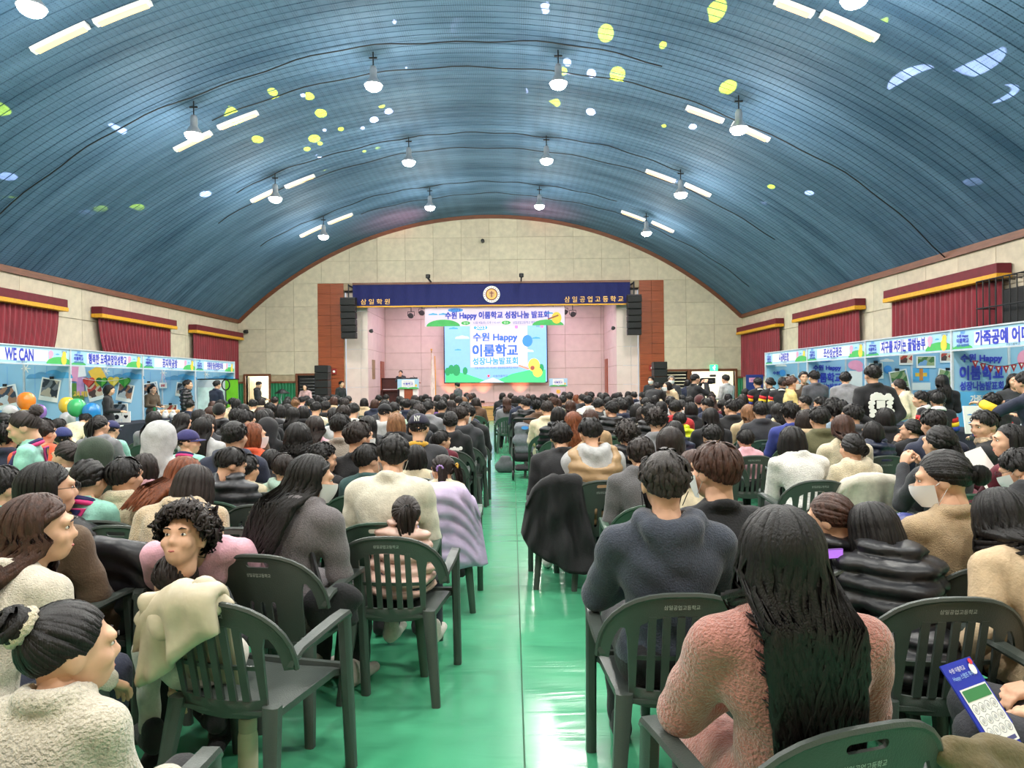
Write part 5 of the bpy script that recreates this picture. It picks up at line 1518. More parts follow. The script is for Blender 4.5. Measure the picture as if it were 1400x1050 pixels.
def shoe_mesh(lod):
    def mk():
        pr = [cap((0, -.06, .045), (0, .0, .05), .04), cap((0, 0, .04), (0, .14, .032), .038, .032, (1.1, 1, .9)), cap((0, -.05, .06), (0, -.04, .1), .042)]
        def post(Fd, X, Y, Z): return np.maximum(Fd, .004 - Z)
        return np_mesh('shoe', *field(pr, .011 if lod == 0 else .02, .02, post=post))
    return cached(('shoe', min(lod, 1)), mk)

# ------------------------------------------------------------------ hair made of clumps
SKC, SKR = np.array((0, -.012, .022)), np.array((.079, .098, .094))
_hl = ([0, 35, 58, 78, 92, 118, 150, 180], [56, 60, 84, 104, 98, 116, 128, 131])
def hairline(phi):
    return np.radians(np.interp(abs(math.degrees(phi)), *_hl))
def sk(phi, th, off=0.0):
    n = np.array((math.sin(th) * math.sin(phi), math.sin(th) * math.cos(phi), math.cos(th)))
    return SKC + SKR * n + n * off
def hair_cap(off, n=28, m=9, trim=0.0, hi=None):
    vs, fs = [], []
    for i in range(m + 1):
        f = (i + .12) / (m + .12)
        for k in range(n):
            ph = -math.pi + 2 * math.pi * k / n
            t = (hi or hairline)(ph) - trim
            o = off * (1 - .55 * f ** 4)
            vs.append(sk(ph, t * f, o))
    for k in range(n):
        k2 = (k + 1) % n
        for i in range(m):
            a = i * n
            fs.append((a + k, a + k2, a + n + k2, a + n + k))
    return np.array(vs), np.array(fs)
def clump(path, w, th, tip=.15, root=.5, c0=SKC):
    P_ = np.array(path); n = len(P_)
    T = np.gradient(P_, axis=0); T /= (np.linalg.norm(T, axis=1)[:, None] + 1e-9)
    N = P_ - c0; N[:, 2] *= .35
    N -= T * (N * T).sum(1)[:, None]; N /= (np.linalg.norm(N, axis=1)[:, None] + 1e-9)
    S = np.cross(T, N)
    u = np.linspace(0, 1, n)
    prof = np.where(u < .3, root + (1 - root) * u / .3, np.where(u < .6, 1, 1 - (1 - tip) * (u - .6) / .4))
    W = (w * prof)[:, None]; H = (th * (0.4 + .6 * prof))[:, None]
    rings = np.stack([P_ + S * W, P_ + N * H, P_ - S * W, P_ - N * H * .6], 1)
    V = rings.reshape(-1, 3)
    q = []
    for i in range(n - 1):
        for j in range(4):
            q.append((i * 4 + j, (i + 1) * 4 + j, (i + 1) * 4 + (j + 1) % 4, i * 4 + (j + 1) % 4))
    q.append(((n - 1) * 4 + 3, (n - 1) * 4 + 2, (n - 1) * 4 + 1, (n - 1) * 4))
    return V, np.array(q)
def slerp(a, b, t):
    o = math.acos(max(-1, min(1, float(a @ b))))
    if o < 1e-4: return a
    return (math.sin((1 - t) * o) * a + math.sin(t * o) * b) / math.sin(o)
def dirv(ph, th): return np.array((math.sin(th) * math.sin(ph), math.sin(th) * math.cos(ph), math.cos(th)))
def hair_mesh(style, lod, seed=0, length=.3, wave=0.0, vol=.012, yaw=0.0, lean=0.0):
    cy_, sy_ = math.cos(yaw), math.sin(yaw)
    def mk():
        q = LOD[lod]['hair']; r = random.Random(seed * 31 + 7)
        parts = []
        wk = 1.0 / math.sqrt(q)
        if style in ('short', 'bowl', 'crop', 'bald', 'perm'):
            parts.append(hair_cap(vol * (.75 if style != 'crop' else .4), 24 if lod else 36, 8))
            N = int({'short': 420, 'bowl': 440, 'crop': 420, 'bald': 360, 'perm': 380}[style] * q)
            wh = (math.pi * .9, R(18))
            for i in range(N):
                ph = r.uniform(-math.pi, math.pi)
                ct = r.random()
                t1 = hairline(ph)
                th0 = math.acos(1 - ct * (1 - math.cos(t1 * .92)))
                if style == 'bald' and th0 < R(38) and abs(ph) > .4 and r.random() < .8: continue
                span = {'short': r.uniform(R(28), R(48)), 'bowl': r.uniform(R(40), R(65)), 'crop': R(14), 'bald': R(26), 'perm': R(30)}[style]
                if style == 'short' and abs(ph) > 2: span *= .8
                th1 = min(th0 + span, t1 + (R(10) if style == 'bowl' and abs(ph) < 1.2 else R(3)))
                dphi = r.uniform(-.18, .18) + (.25 if abs(ph) < 1 and style == 'short' else 0)
                n = 6 if lod == 0 else 4
                lift = vol * r.uniform(.6, 1.5)
                pts = []
                for j in range(n):
                    t = j / (n - 1)
                    th = th0 + (th1 - th0) * t
                    of = lift * (.35 + 1.0 * math.sin(math.pi * min(1, t * .75 + .15))) 
                    if th > R(95): of *= .6
                    p = sk(ph + dphi * t, th, of)
                    if style == 'perm':
                        p = p + .016 * np.array((math.sin(t * 9 + i), math.cos(t * 8 + i * 2), math.sin(t * 10 + i * 3))) + (p - SKC) * .10
                    pts.append(p)
                parts.append(clump(pts, r.uniform(.006, .012) * wk, .0026 * wk ** .5 * (1.6 if style == 'perm' else 1), tip=.2))
        if style in ('long', 'bob', 'half', 'permlong'):
            parts.append(hair_cap(vol * .7, 24 if lod else 36, 8))
            N = int((520 if style != 'bob' else 420) * q)
            for i in range(N):
                ph = -math.pi + 2 * math.pi * (i + r.random()) / N
                if abs(ph) < R(28) and r.random() < .6: continue
                sgn = 1 if ph > 0 else -1
                tgt = ph if abs(ph) > R(82) else sgn * R(r.uniform(78, 92))
                th0 = r.uniform(R(2), R(60)) if r.random() < .6 else R(4)
                n1, n2 = (7, 9) if lod == 0 else (4, 5)
                lift = vol * r.uniform(.7, 1.7)
                pts = []
                for j in range(n1):
                    t = j / (n1 - 1)
                    th = th0 + (R(98) - th0) * t
                    pp = ph + (tgt - ph) * min(1, t * 1.5)
                    pts.append(sk(pp, th, lift * (.5 + .7 * t)))
                p = pts[-1].copy()
                Lr = length * r.uniform(.82, 1.06)
                fw = r.uniform(0, 6.28)
                out = p - SKC; out[2] = 0; out /= np.linalg.norm(out) + 1e-9
                for j in range(1, n2 + 1):
                    t = j / n2
                    z = p[2] - Lr * t
                    x = p[0] * (1 - .18 * t) + wave * .02 * math.sin(fw + t * 9)
                    y = p[1] * (1 - .05 * t) + wave * .02 * math.cos(fw + t * 8)
                    if style == 'bob': x, y = p[0] * (1 + .12 * math.sin(math.pi * t) - .18 * t * t), p[1] * (1 + .08 * math.sin(math.pi * t) - .22 * t * t)
                    below = max(0, -.055 - z)
                    k = min(1, below / .07)
                    if style != 'bob':
                        xb, yb = x * cy_ - y * sy_, x * sy_ + y * cy_  # in the frame of the torso
                        if yb < .03: yb = yb * (1 - k) + min(yb, -.205 - .08 * min(below, .15) - math.tan(lean) * below + r.uniform(-.014, .004)) * k
                        else: yb = yb * (1 - k * .2) + .02 * k; xb = xb * (1 + .35 * k)
                        x, y = xb * cy_ + yb * sy_, -xb * sy_ + yb * cy_
                    if style == 'permlong': x += .018 * math.sin(t * 14 + i); y += .018 * math.cos(t * 13 + i * 1.7)
                    pts.append(np.array((x, y, z)))
                parts.append(clump(pts, r.uniform(.008, .016) * wk, .0028 * wk ** .5, tip=.25))
        if style in ('pony', 'bun', 'lowpony', 'pigtails', 'lowbun', 'braid'):
            parts.append(hair_cap(vol * .7, 24 if lod else 36, 8))
            ties = {'pony': [(math.pi, R(68))], 'bun': [(math.pi, R(55))], 'lowpony': [(math.pi, R(108))], 'lowbun': [(math.pi, R(100))], 'pigtails': [(R(128), R(98)), (R(-128), R(98))], 'braid': [(math.pi, R(112))]}[style]
            N = int(330 * q)
            for i in range(N):
                ph = -math.pi + 2 * math.pi * (i + r.random()) / N
                t1 = hairline(ph) * (1 if i % 3 else r.uniform(.3, .95))
                tie = ties[0] if len(ties) == 1 else (ties[0] if ph > 0 else ties[1])
                a, b = dirv(ph, t1), dirv(*tie)
                n = 8 if lod == 0 else 5
                lift = vol * r.uniform(.5, 1.1)
                pts = []
                for j in range(n):
                    d = slerp(a, b, j / (n - 1) * .97)
                    pts.append(SKC + SKR * d + d * lift * (.5 + .7 * math.sin(math.pi * j / (n - 1) * .8)))
                parts.append(clump(pts, r.uniform(.007, .013) * wk, .0024 * wk ** .5, tip=.5, root=.5))
            for tie in ties:
                b = dirv(*tie); c = SKC + SKR * b
                if style in ('pony', 'lowpony', 'pigtails', 'braid'):
                    for i in range(int(80 * q) + 6):
                        jx = np.array([r.gauss(0, 1) for _ in range(3)])
                        n = 9 if lod == 0 else 6
                        pts = []
                        L_ = length * r.uniform(.8, 1.05)
                        for j in range(n):
                            t = j / (n - 1)
                            o_ = b * (.045 * math.sin(min(1, t * 2.2) * math.pi / 2) + .0 * t) * (1.3 if style == 'pony' else .8)
                            if len(ties) == 2: o_ = o_ * (1, .5, 1)
                            p = c + o_ + np.array((0, 0, -L_ * max(0, t - .08) ** 1.15))
                            sp = .011 + .012 * math.sin(math.pi * min(1, t * 1.2)) 
                            if style == 'braid': sp *= .6 + .5 * abs(math.sin(t * 14))
                            p = p + jx * sp * (.5 if t < .1 else 1) + wave * .012 * np.array((math.sin(8 * t + i), 0, 0))
                            below = max(0, -.14 - p[2])
                            if p[1] < 0: p[1] = min(p[1], -.11 - .8 * min(below, .12))
                            pts.append(p)
                        parts.append(clump(pts, .008 * wk, .0035 * wk ** .5, tip=.2, c0=c - b * .1))
                else:
                    bc_ = c + b * .035
                    Rb = .043 if style == 'bun' else .04
                    V, Q = field([ell(bc_, (Rb * .9, Rb * .9, Rb * .8))], .012 if lod == 0 else .02, .01)
                    parts.append((V, Q))
                    for i in range(int(40 * q) + 5):
                        a0 = r.uniform(0, 6.28); el_ = r.uniform(-1.0, 1.3)
                        ax_ = Vector(b); tx = ax_.orthogonal().normalized(); ty = ax_.cross(tx)
                        pts = []
                        for j in range(6):
                            a = a0 + j * .45; e_ = el_ + .1 * math.sin(j)
                            v = Vector(bc_) + (tx * math.cos(a) + ty * math.sin(a)) * (Rb * 1.05 * math.cos(e_ * .9)) + ax_ * (Rb * math.sin(e_ * .9))
                            pts.append(np.array(v))
                        parts.append(clump(pts, .010 * wk, .006, tip=.4, c0=bc_))
        V, Q = join(parts)
        me = np_mesh('hair', V, Q)
        n0 = np.empty(len(me.vertices) * 3, np.float32); me.vertex_normals.foreach_get('vector', n0); n0 = n0.reshape(-1, 3)
        V = np.empty(len(me.vertices) * 3, np.float32); me.vertices.foreach_get('co', V); V = V.reshape(-1, 3)
        rd = (V - SKC) / SKR
        rd[:, 2] *= np.where(rd[:, 2] < -.3, .15, 1)
        rd /= np.linalg.norm(rd, axis=1)[:, None] + 1e-6
        n0 = np.where(((n0 * rd).sum(1) < -.2)[:, None], -n0, n0)
        nn = rd * (.5 if style != 'perm' else .3) + n0 * .5
        nn /= np.linalg.norm(nn, axis=1)[:, None] + 1e-6
        me.normals_split_custom_set_from_vertices(nn.tolist())
        return me
    return cached(('hair', style, lod, seed, length, wave, vol, yaw, lean), mk)
def hat_mesh(kind, lod):
    def mk():
        h = .011 if lod == 0 else .018
        if kind == 'cap':
            dome = [ell((0, -.012, .035), (.098, .117, .102))]
            def post(Fd, X, Y, Z): return np.maximum(Fd, (.028 + .1 * np.maximum(0, -.0 - Y) * .15) - Z + 0 * X)
            return np_mesh('crown', *field(dome, h, .01, post=post))
        if kind == 'brim':
            V, Q = [], []
            n = 14
            for j, rr in enumerate((0.0, .5, 1.0)):
                for k in range(n + 1):
                    a = math.pi * (k / n)
                    x = .088 * math.cos(a) * (1 + .0 * rr); y = .075 + .0 * rr
                    yo = .03 + (.065 + .075 * rr * math.sin(a) ** .8) * math.sin(a) ** .6
                    V.append((x, yo, .036 - .012 * rr - .35 * (x * x) * 3))
            m = len(V)
            V2 = [(a, b, c - .004) for a, b, c in V]
            for j in range(2):
                for k in range(n):
                    a = j * (n + 1) + k
                    Q.append((a, a + 1, a + n + 2, a + n + 1)); Q.append((m + a, m + a + n + 1, m + a + n + 2, m + a + 1))
            return np_mesh('brim', np.array(V + V2), np.array(Q))
        if kind == 'beanie':
            pr = [ell((0, -.018, .05), (.096, .112, .10)), cap((-.06, -.03, .02), (.06, -.03, .02), .04)]
            def post(Fd, X, Y, Z): return np.maximum(Fd, (.0 + .25 * Y) - Z) + .002 * np.sin(X * 260)
            return np_mesh('beanie', *field(pr[:1], h, .01, post=post))
    return cached(('hat', kind, lod), mk)
def mask_mesh():
    def mk():
        V, Q = [], []
        n, m = 12, 8
        for j in range(m + 1):
            v = j / m
            z = -.012 - .10 * v
            for i in range(n + 1):
                a = R(-74 + 148 * i / n)
                bul = 1 - (i / n * 2 - 1) ** 2
                rx, ry = .089 - .024 * v, .088 + .008 - .012 * v
                V.append((rx * math.sin(a), .008 + ry * math.cos(a) + .026 * bul * math.sin(math.pi * min(1, .3 + v * .7)) + .010 * bul, z))
        for j in range(m):
            for i in range(n):
                a = j * (n + 1) + i
                Q.append((a, a + n + 1, a + n + 2, a + 1))
        for s in (-1, 1):
            for z0, z1 in ((-.02, .012), (-.095, -.035)):
                b = len(V)
                A, B = np.array((s * .076, .03, z0)), np.array((s * .088, -.012, z1))
                for p in (A, B):
                    V += [tuple(p), tuple(p + (0, 0, .004)), tuple(p + (s * .003, 0, .002))]
                for k in range(3): Q.append((b + k, b + (k + 1) % 3, b + 3 + (k + 1) % 3, b + 3 + k))
        return np_mesh('face_mask', np.array(V), np.array(Q))
    return cached('mask', mk)
def face_meshes():
    def mk():
        o = {}
        e = MB().ball((0, 0, 0), (.0125, .007, .0062), 10, 6); o['eye'] = e.me('eye', True)
        o['pupil'] = MB().ball((0, .0055, 0), (.0055, .0035, .006), 8, 6).me('pupil', True)
        o['eyebrow'] = MB().tube([(-.018, 0, -.002), (-.004, .004, .003), (.016, 0, .0)], [.002, .0036, .0016], 6).me('eyebrow', True)
        o['mouth'] = MB().tube([(-.021, -.006, 0), (-.008, .002, .001), (0, .003, -.0005), (.008, .002, .001), (.021, -.006, 0)], [.001, .004, .0045, .004, .001], 6).me('mouth', True)
        o['glasses'] = MB().tube([(.033 + .022 * math.cos(a), .118, .004 + .018 * math.sin(a)) for a in np.linspace(0, 6.283, 15)], .0017, 5).tube([(-.033 + .022 * math.cos(a), .118, .004 + .018 * math.sin(a)) for a in np.linspace(0, 6.283, 15)], .0017, 5).tube([(-.011, .119, .006), (.011, .119, .006)], .0016, 5).tube([(.055, .117, .006), (.088, 0, .006)], .0016, 5).tube([(-.055, .117, .006), (-.088, 0, .006)], .0016, 5).me('glasses')
        return o
    return cached('face', mk)
m_skin = M('skin_light', (226, 178, 148), 0.55, 0.05, 30, spec=0.35)
m_skin2 = M('skin_tan', (205, 152, 122), 0.55, 0.05, 30, spec=0.35)
m_eyew = M('eye_white', (235, 232, 226), 0.3, 0.02)
m_pup = M('pupil_dark', (24, 16, 14), 0.2, 0.02)
m_lip = M('lips', (188, 104, 98), 0.5, 0.05)
m_mask = M('white_mask', (240, 240, 240), 0.8, 0.03)
m_maskb = M('black_mask', (26, 26, 28), 0.8, 0.03)
HAIRC = {'k': (20, 16, 16), 'd': (36, 26, 23), 'b': (68, 42, 32), 'r': (118, 62, 34), 'l': (136, 96, 66), 'g': (120, 116, 112), 'dg': (52, 46, 44)}
def hmat(c):
    return M('hair_' + c, HAIRC[c], 0.5, 0.45, 70, stretch=(1, 1, .2), spec=0.4, bump=0.35, bscale=220)
def cmat(col, kind='cloth'):
    nm = '%s_%02x%02x%02x' % ((kind,) + tuple(col))
    if kind == 'puffer': return M(nm, col, 0.42, 0.1, 10, bump=0.25, bscale=25, spec=0.5)
    if kind == 'fleece': return M(nm, col, 0.95, 0.12, 60, bump=1.0, bscale=130, sheen=0.5)
    if kind == 'wool': return M(nm, col, 0.9, 0.28, 160, bump=0.5, bscale=160, sheen=0.2)
    if kind == 'knit': return M(nm, col, 0.9, 0.1, 40, bump=0.7, bscale=200, sheen=0.2)
    return M(nm, col, 0.82, 0.12, 25, bump=0.3, bscale=110, sheen=0.1)

# ------------------------------------------------------------------ the stacking plastic chair
m_ch = M('grey_green_plastic', (70, 77, 73), 0.36, 0.10, 5, bump=0.15, bscale=220)
m_chg = M('dark_green_plastic', (54, 80, 66), 0.36, 0.10, 5, bump=0.15, bscale=220)
m_ink = M('pale_stencil_ink', (196, 200, 196), 0.6, 0.05)
def bend(x, z, off=0.0):
    y = -.215 - (z - .42) * .22 + .62 * x * x
    return (x, y + off, z)
def panel3d(outline, holes, th=.011, step=.035):
    """flat outline with holes -> bent moulded panel with thickness"""
    pts, edges = [], []
    for lp in [outline] + holes:
        b = len(pts); n = len(lp)
        pts += [Vector(p) for p in lp]
        edges += [(b + i, b + (i + 1) % n) for i in range(n)]
    xs = [p[0] for p in outline]; zs = [p[1] for p in outline]
    def inside(p, poly):
        c = False; n = len(poly); j = n - 1
        for i in range(n):
            (xi, yi), (xj, yj) = poly[i], poly[j]
            if (yi > p[1]) != (yj > p[1]) and p[0] < (xj - xi) * (p[1] - yi) / (yj - yi) + xi: c = not c
            j = i
        return c
    gx = min(xs)
    while gx < max(xs):
        gz = min(zs)
        while gz < max(zs):
            if inside((gx, gz), outline) and not any(inside((gx, gz), h) for h in holes):
                if min((Vector((gx, gz)) - q).length for q in pts[:len(pts)]) > step * .45: pts.append(Vector((gx, gz)))
            gz += step
        gx += step
    res = geometry.delaunay_2d_cdt(pts, edges, [], 0, 1e-5)
    V, Fc = res[0], res[2]
    keep = []
    for f in Fc:
        c = sum((V[i] for i in f), Vector((0, 0))) / len(f)
        if inside(c, outline) and not any(inside(c, h) for h in holes): keep.append(f)
    n = len(V)
    mb = MB()
    vs = [bend(v[0], v[1], th / 2) for v in V] + [bend(v[0], v[1], -th / 2) for v in V]
    fs = [tuple(f) for f in keep] + [tuple(i + n for i in reversed(f)) for f in keep]
    ec = {}
    for f in keep:
        for i in range(len(f)):
            a, b = f[i], f[(i + 1) % len(f)]
            ec[(a, b)] = 1
    for (a, b) in ec:
        if (b, a) not in ec: fs.append((a, b, b + n, a + n))
    mb.add(vs, fs)
    return mb
def rr(cx, cz, w, h, n=5):
    """slot with round ends"""
    o = []; r = min(w, h) / 2
    for sx, sz, a0 in ((1, 1, 0), (-1, 1, 90), (-1, -1, 180), (1, -1, 270)):
        for k in range(n + 1):
            a = R(a0 + 90 * k / n)
            o.append((cx + sx * (w / 2 - r) + r * math.cos(a), cz + sz * (h / 2 - r) + r * math.sin(a)))
    q = []
    for p in o:
        if not q or (abs(p[0] - q[-1][0]) + abs(p[1] - q[-1][1])) > 1e-4: q.append(p)
    if abs(q[0][0] - q[-1][0]) + abs(q[0][1] - q[-1][1]) < 1e-4: q.pop()
    return q
def chair_outline():
    half = [(0, .815), (.06, .813), (.11, .805), (.155, .79), (.195, .767), (.23, .735), (.255, .70), (.272, .66), (.281, .62), (.284, .575), (.245, .572), (.238, .62), (.226, .66), (.208, .69), (.192, .69), (.184, .655), (.180, .60), (.176, .52), (.172, .44), (.168, .40), (.1, .385), (.0, .38)]
    L = [(-x_, z) for x_, z in reversed(half[1:-1])]
    return half + L
def chair_meshes():
    def mk():
        D = {}
        out = chair_outline()
        win = [(-.15, .46), (-.148, .60), (-.142, .70), (-.10, .725), (-.05, .735), (0, .738), (.05, .735), (.10, .725), (.142, .70), (.148, .60), (.15, .46), (.10, .452), (0, .45), (-.10, .452)]
        def rim(mb):
            p = [bend(x_, z, 0) for x_, z in out[:10]]; p2 = [bend(-x_, z, 0) for x_, z in out[:10]]
            mb.tube(list(reversed(p2)) + p[1:], .0105, 6)
            return mb
        def fin(mb, nm):
            me = mb.me(nm, True)
            bm = bmesh.new(); bm.from_mesh(me); bmesh.ops.recalc_face_normals(bm, faces=bm.faces); bm.to_mesh(me); bm.free()
            try: me.set_sharp_from_angle(angle=R(45))
            except Exception: pass
            return me
        D['backA'] = fin(rim(panel3d(out, [win])), 'backrest')
        slots = [rr(s * .052, .53, .022, .15) for s in (-2, -1, 0, 1, 2)]
        D['backB'] = fin(rim(panel3d(out, [rr(0, .775, .11, .024)] + slots[1:4])), 'backrest')
        D['slat'] = []
        for i in range(5):
            xc = -.10 + .05 * i
            rg = []
            for k in range(9):
                z = .452 + (.735 - .452) * k / 8
                rg.append([bend(xc + dx, z, dy) for dx, dy in ((-.0135, -.007), (.0135, -.007), (.0135, .004), (-.0135, .004))])
            D['slat'].append(fin(MB().loft(rg), 'slat'))
        rg = []
        for k in range(11):
            x_ = -.15 + .3 * k / 10
            rg.append([bend(x_, .575 + dz, dy) for dz, dy in ((-.008, .004), (.008, .004), (.008, .014), (-.008, .014))])
        D['crossbar'] = fin(MB().loft(rg), 'crossbar')
        # seat: shallow dished shell
        n, m = 12, 12; vs = []; fs = []
        for layer in (0, 1):
            for j in range(m + 1):
                v = j / m
                hw = .205 + .035 * v
                for i in range(n + 1):
                    u_ = i / n * 2 - 1
                    z = .425 - .012 * (1 - u_ * u_) + .012 * v - (.03 * max(0, v - .85) / .15) ** 1 * .8 - layer * .014
                    vs.append((u_ * hw, -.215 + .44 * v, z - (.02 * abs(u_) ** 8 if layer else .008 * abs(u_) ** 8)))
        N_ = (n + 1) * (m + 1)
        for j in range(m):
            for i in range(n):
                a = j * (n + 1) + i
                fs += [(a, a + 1, a + n + 2, a + n + 1), (N_ + a, N_ + a + n + 1, N_ + a + n + 2, N_ + a + 1)]
        for i in range(n): fs += [(i, i + N_, i + 1 + N_, i + 1), (m * (n + 1) + i, m * (n + 1) + i + 1, m * (n + 1) + i + 1 + N_, m * (n + 1) + i + N_)]
        for j in range(m):
            a = j * (n + 1); b = a + n
            fs += [(a, a + n + 1, a + n + 1 + N_, a + N_), (b, b + N_, b + n + 1 + N_, b + n + 1)]
        mb = MB().add(vs, fs)
        mb.loft([[(-.24, .205, .40), (.24, .205, .40), (.24, .225, .40), (-.24, .225, .40)], [(-.24, .205, .43), (.24, .205, .43), (.24, .228, .43), (-.24, .228, .43)]])
        D['seat'] = fin(mb, 'seat')
        def leg(top, bot, w0, w1, d0, d1, sx):
            # angle-section leg: front flange and side flange
            rg = []
            for k in range(6):
                t = k / 5
                c = [top[i] + (bot[i] - top[i]) * t for i in range(3)]
                w = (w0 + (w1 - w0) * t) / 2; d_ = (d0 + (d1 - d0) * t) / 2
                rg.append([(c[0] + a * w, c[1] + b * d_, c[2]) for a, b in ((-1, -.6), (-.6, -1), (.6, -1), (1, -.6), (1, .6), (.6, 1), (-.6, 1), (-1, .6))])
            return fin(MB().loft(rg), 'leg')
        D['legs'] = [leg((-.19, -.205, .44), (-.235, -.285, 0), .062, .04, .05, .035, -1), leg((.19, -.205, .44), (.235, -.285, 0), .062, .04, .05, .035, 1),
                     leg((-.262, .185, .645), (-.262, .235, 0), .042, .042, .055, .04, -1), leg((.262, .185, .645), (.262, .235, 0), .042, .042, .055, .04, 1)]
        arms = []
        for s in (-1, 1):
            a = bend(s * .264, .60); 
            path = [Vector((a[0], a[1] - .005, .60)), Vector((s * .272, a[1] + .05, .632)), Vector((s * .272, -.02, .645)), Vector((s * .268, .10, .65)), Vector((s * .264, .19, .648)), Vector((s * .263, .212, .63))]
            rg = []
            for k, p in enumerate(path):
                w = (.02, .024, .028, .028, .027, .022)[k]
                rg.append([p + Vector((dx * w, 0, dz)) for dx, dz in ((-1, -.004), (-.7, -.016), (.7, -.016), (1, -.004), (.8, .008), (-.8, .008))])
            arms.append(fin(MB().loft(rg), 'armrest'))
        D['arms'] = arms
        v, f, asp = text_mesh('삼일공업고등학교', 0.012)
        for key, zc, xo, w, h in (('inkA', .772, 0, .125, .017), ('inkB', .728, 0, .115, .017)):
            vs = []
            for p in v:
                x_ = xo + (p[0] - .5) * w; z = zc + (p[2] - .5) * h
                q = bend(x_, z, -.0075)
                vs.append(q)
            D[key] = mesh('lettering', vs, f)
        # plain joined chair for far rows
        mb = MB()
        def addm(me):
            mb.add([tuple(q.co) for q in me.vertices], [tuple(p.vertices) for p in me.polygons])
        for s in D['slat'] + [D['backA'], D['crossbar'], D['seat']] + D['legs'] + arms: addm(s)
        D['joinA'] = fin(mb, 'plastic_chair')
        mb = MB()
        for s in [D['backB'], D['seat']] + D['legs'] + arms: addm(s)
        D['joinB'] = fin(mb, 'plastic_chair')
        return D
    return cached('chair', mk)
N_CH = [0]
def chair(x, y, rz, kind, label, near=True, mat=None, ink=True, group='plastic stacking chairs'):
    D = chair_meshes()
    mat = mat or m_ch
    N_CH[0] += 1
    if not near:
        o = obj('plastic_chair', D['join' + kind], mat, None, (x, y, 0), (0, 0, rz))
        return tag(o, label, 'chair', group)
    e = tag(empty('plastic_chair', (x, y, 0), rz), label, 'chair', group)
    bk = obj('backrest', D['back' + kind], mat, e)
    if kind == 'A':
        for s in D['slat']: obj('slat', s, mat, e)
        obj('crossbar', D['crossbar'], mat, e)
    obj('seat', D['seat'], mat, e)
    for l in D['legs']: obj('leg', l, mat, e)
    for a in D['arms']: obj('armrest', a, mat, e)
    if ink: obj('lettering', D['ink' + kind], m_ink, bk)
    return e

# ------------------------------------------------------------------ a person
def person(x, y, rz, build='m', pose='lap', lean=0.0, yaw=0.0, pitch=0.0, hair=('short', 'k'), top=('sweat', (60, 60, 64), 'cloth'), legs=(34, 36, 44), shoes=(40, 40, 42), label='', lod=1, mask=None, hat=None, skin=None, glasses=False, z=0.0, group='audience', face=None, zs=1.0, roll=0.0, hlen=None, seed=0, wave=0.0, vol=.012):
    st = pose in STAND_ARMS
    e = tag(empty('person', (x, y, z), rz), label, 'person', group)
    yw, pt = round(R(yaw) / R(10)) * R(10), round(R(pitch) / R(10)) * R(10)
    skm = skin or m_skin
    bd = obj('body', body_mesh(build, pose, lean, yw, pt, lod), skm, e)
    o = skeleton(build, pose, lean)
    Rm = Matrix.Rotation(yw, 4, 'Z') @ Matrix.Rotation(pt, 4, 'X')
    Mh = Matrix.Translation(Vector(o['head'])) @ Rm @ Matrix.Scale(HS[build], 4)
    def headpart(nm, me, mat, par=e, T=None):
        q = obj(nm, me, mat, par)
        q.matrix_local = Mh @ (T or Matrix())
        return q
    if hat: vol = .003
    if hair:
        st_, hc = hair[0], hair[1]
        L_ = hlen or {'long': .34, 'bob': .13, 'permlong': .3, 'half': .25, 'pony': .3, 'lowpony': .25, 'pigtails': .24, 'braid': .3}.get(st_, .2)
        lg = lod < 2 and st_ in ('long', 'permlong')
        headpart('hair', hair_mesh(st_, lod, seed, L_, wave, vol, yw if lg else 0.0, min(lean, .6) if lg else 0.0), hmat(hc))
    ts, tc_, tk = top[0], top[1], (top[2] if len(top) > 2 else ('puffer' if top[0] in ('puffer', 'vest') else 'cloth'))
    names = {'sweat': 'sweatshirt', 'shirt': 'shirt', 'hood': 'hooded_sweatshirt', 'hoodup': 'hooded_sweatshirt', 'coat': 'coat', 'puffer': 'padded_jacket', 'vest': 'padded_vest', 'suit': 'suit_jacket'}
    if ts == 'vest':
        obj('hooded_sweatshirt', top_mesh(build, pose, lean, 'hood', lod), cmat(top[3]), e)
    obj(names[ts], top_mesh(build, pose, lean, ts, lod), cmat(tc_, tk), e)
    obj('trousers', legs_mesh(build, pose, lean, lod), cmat(legs), e)
    if lod < 2:
        for sd in 'RL':
            a = o['an' + sd]
            obj('shoe', shoe_mesh(lod), cmat(shoes), e, (a[0], a[1] - .01, max(0, a[2] - .09)))
    if mask:
        headpart('face_mask', mask_mesh(), m_mask if mask == 'w' else m_maskb)
    if hat:
        k, hc = hat[0], hat[1]
        if k == 'cap':
            cr = headpart('cap', hat_mesh('cap', lod), cmat(hc))
            T = Matrix.Rotation(R(hat[2]) if len(hat) > 2 else 0, 4, 'Z')
            b_ = obj('brim', hat_mesh('brim', lod), cmat(hat[3] if len(hat) > 3 else hc), cr)
            b_.matrix_local = T
        else:
            headpart('knit_hat', hat_mesh('beanie', lod), cmat(hc, 'knit'))
    vis = face if face is not None else (lod < 2 and abs(((math.degrees(rz) + yaw + 180) % 360) - 180) > 40)
    if vis:
        Fm = face_meshes()
        for s in (-1, 1):
            ey_ = headpart('eye', Fm['eye'], m_eyew, e, Matrix.Translation((s * .033, .0855, .005)))
            obj('pupil', Fm['pupil'], m_pup, ey_)
            headpart('eyebrow', Fm['eyebrow'], hmat('k'), e, Matrix.Translation((s * .035, .1, .027)) @ Matrix.Diagonal((s, 1, 1, 1)))
        if not mask: headpart('mouth', Fm['mouth'], m_lip, e, Matrix.Translation((0, .0965, -.066)))
    if glasses: headpart('glasses', face_meshes()['glasses'], m_black)
    return e
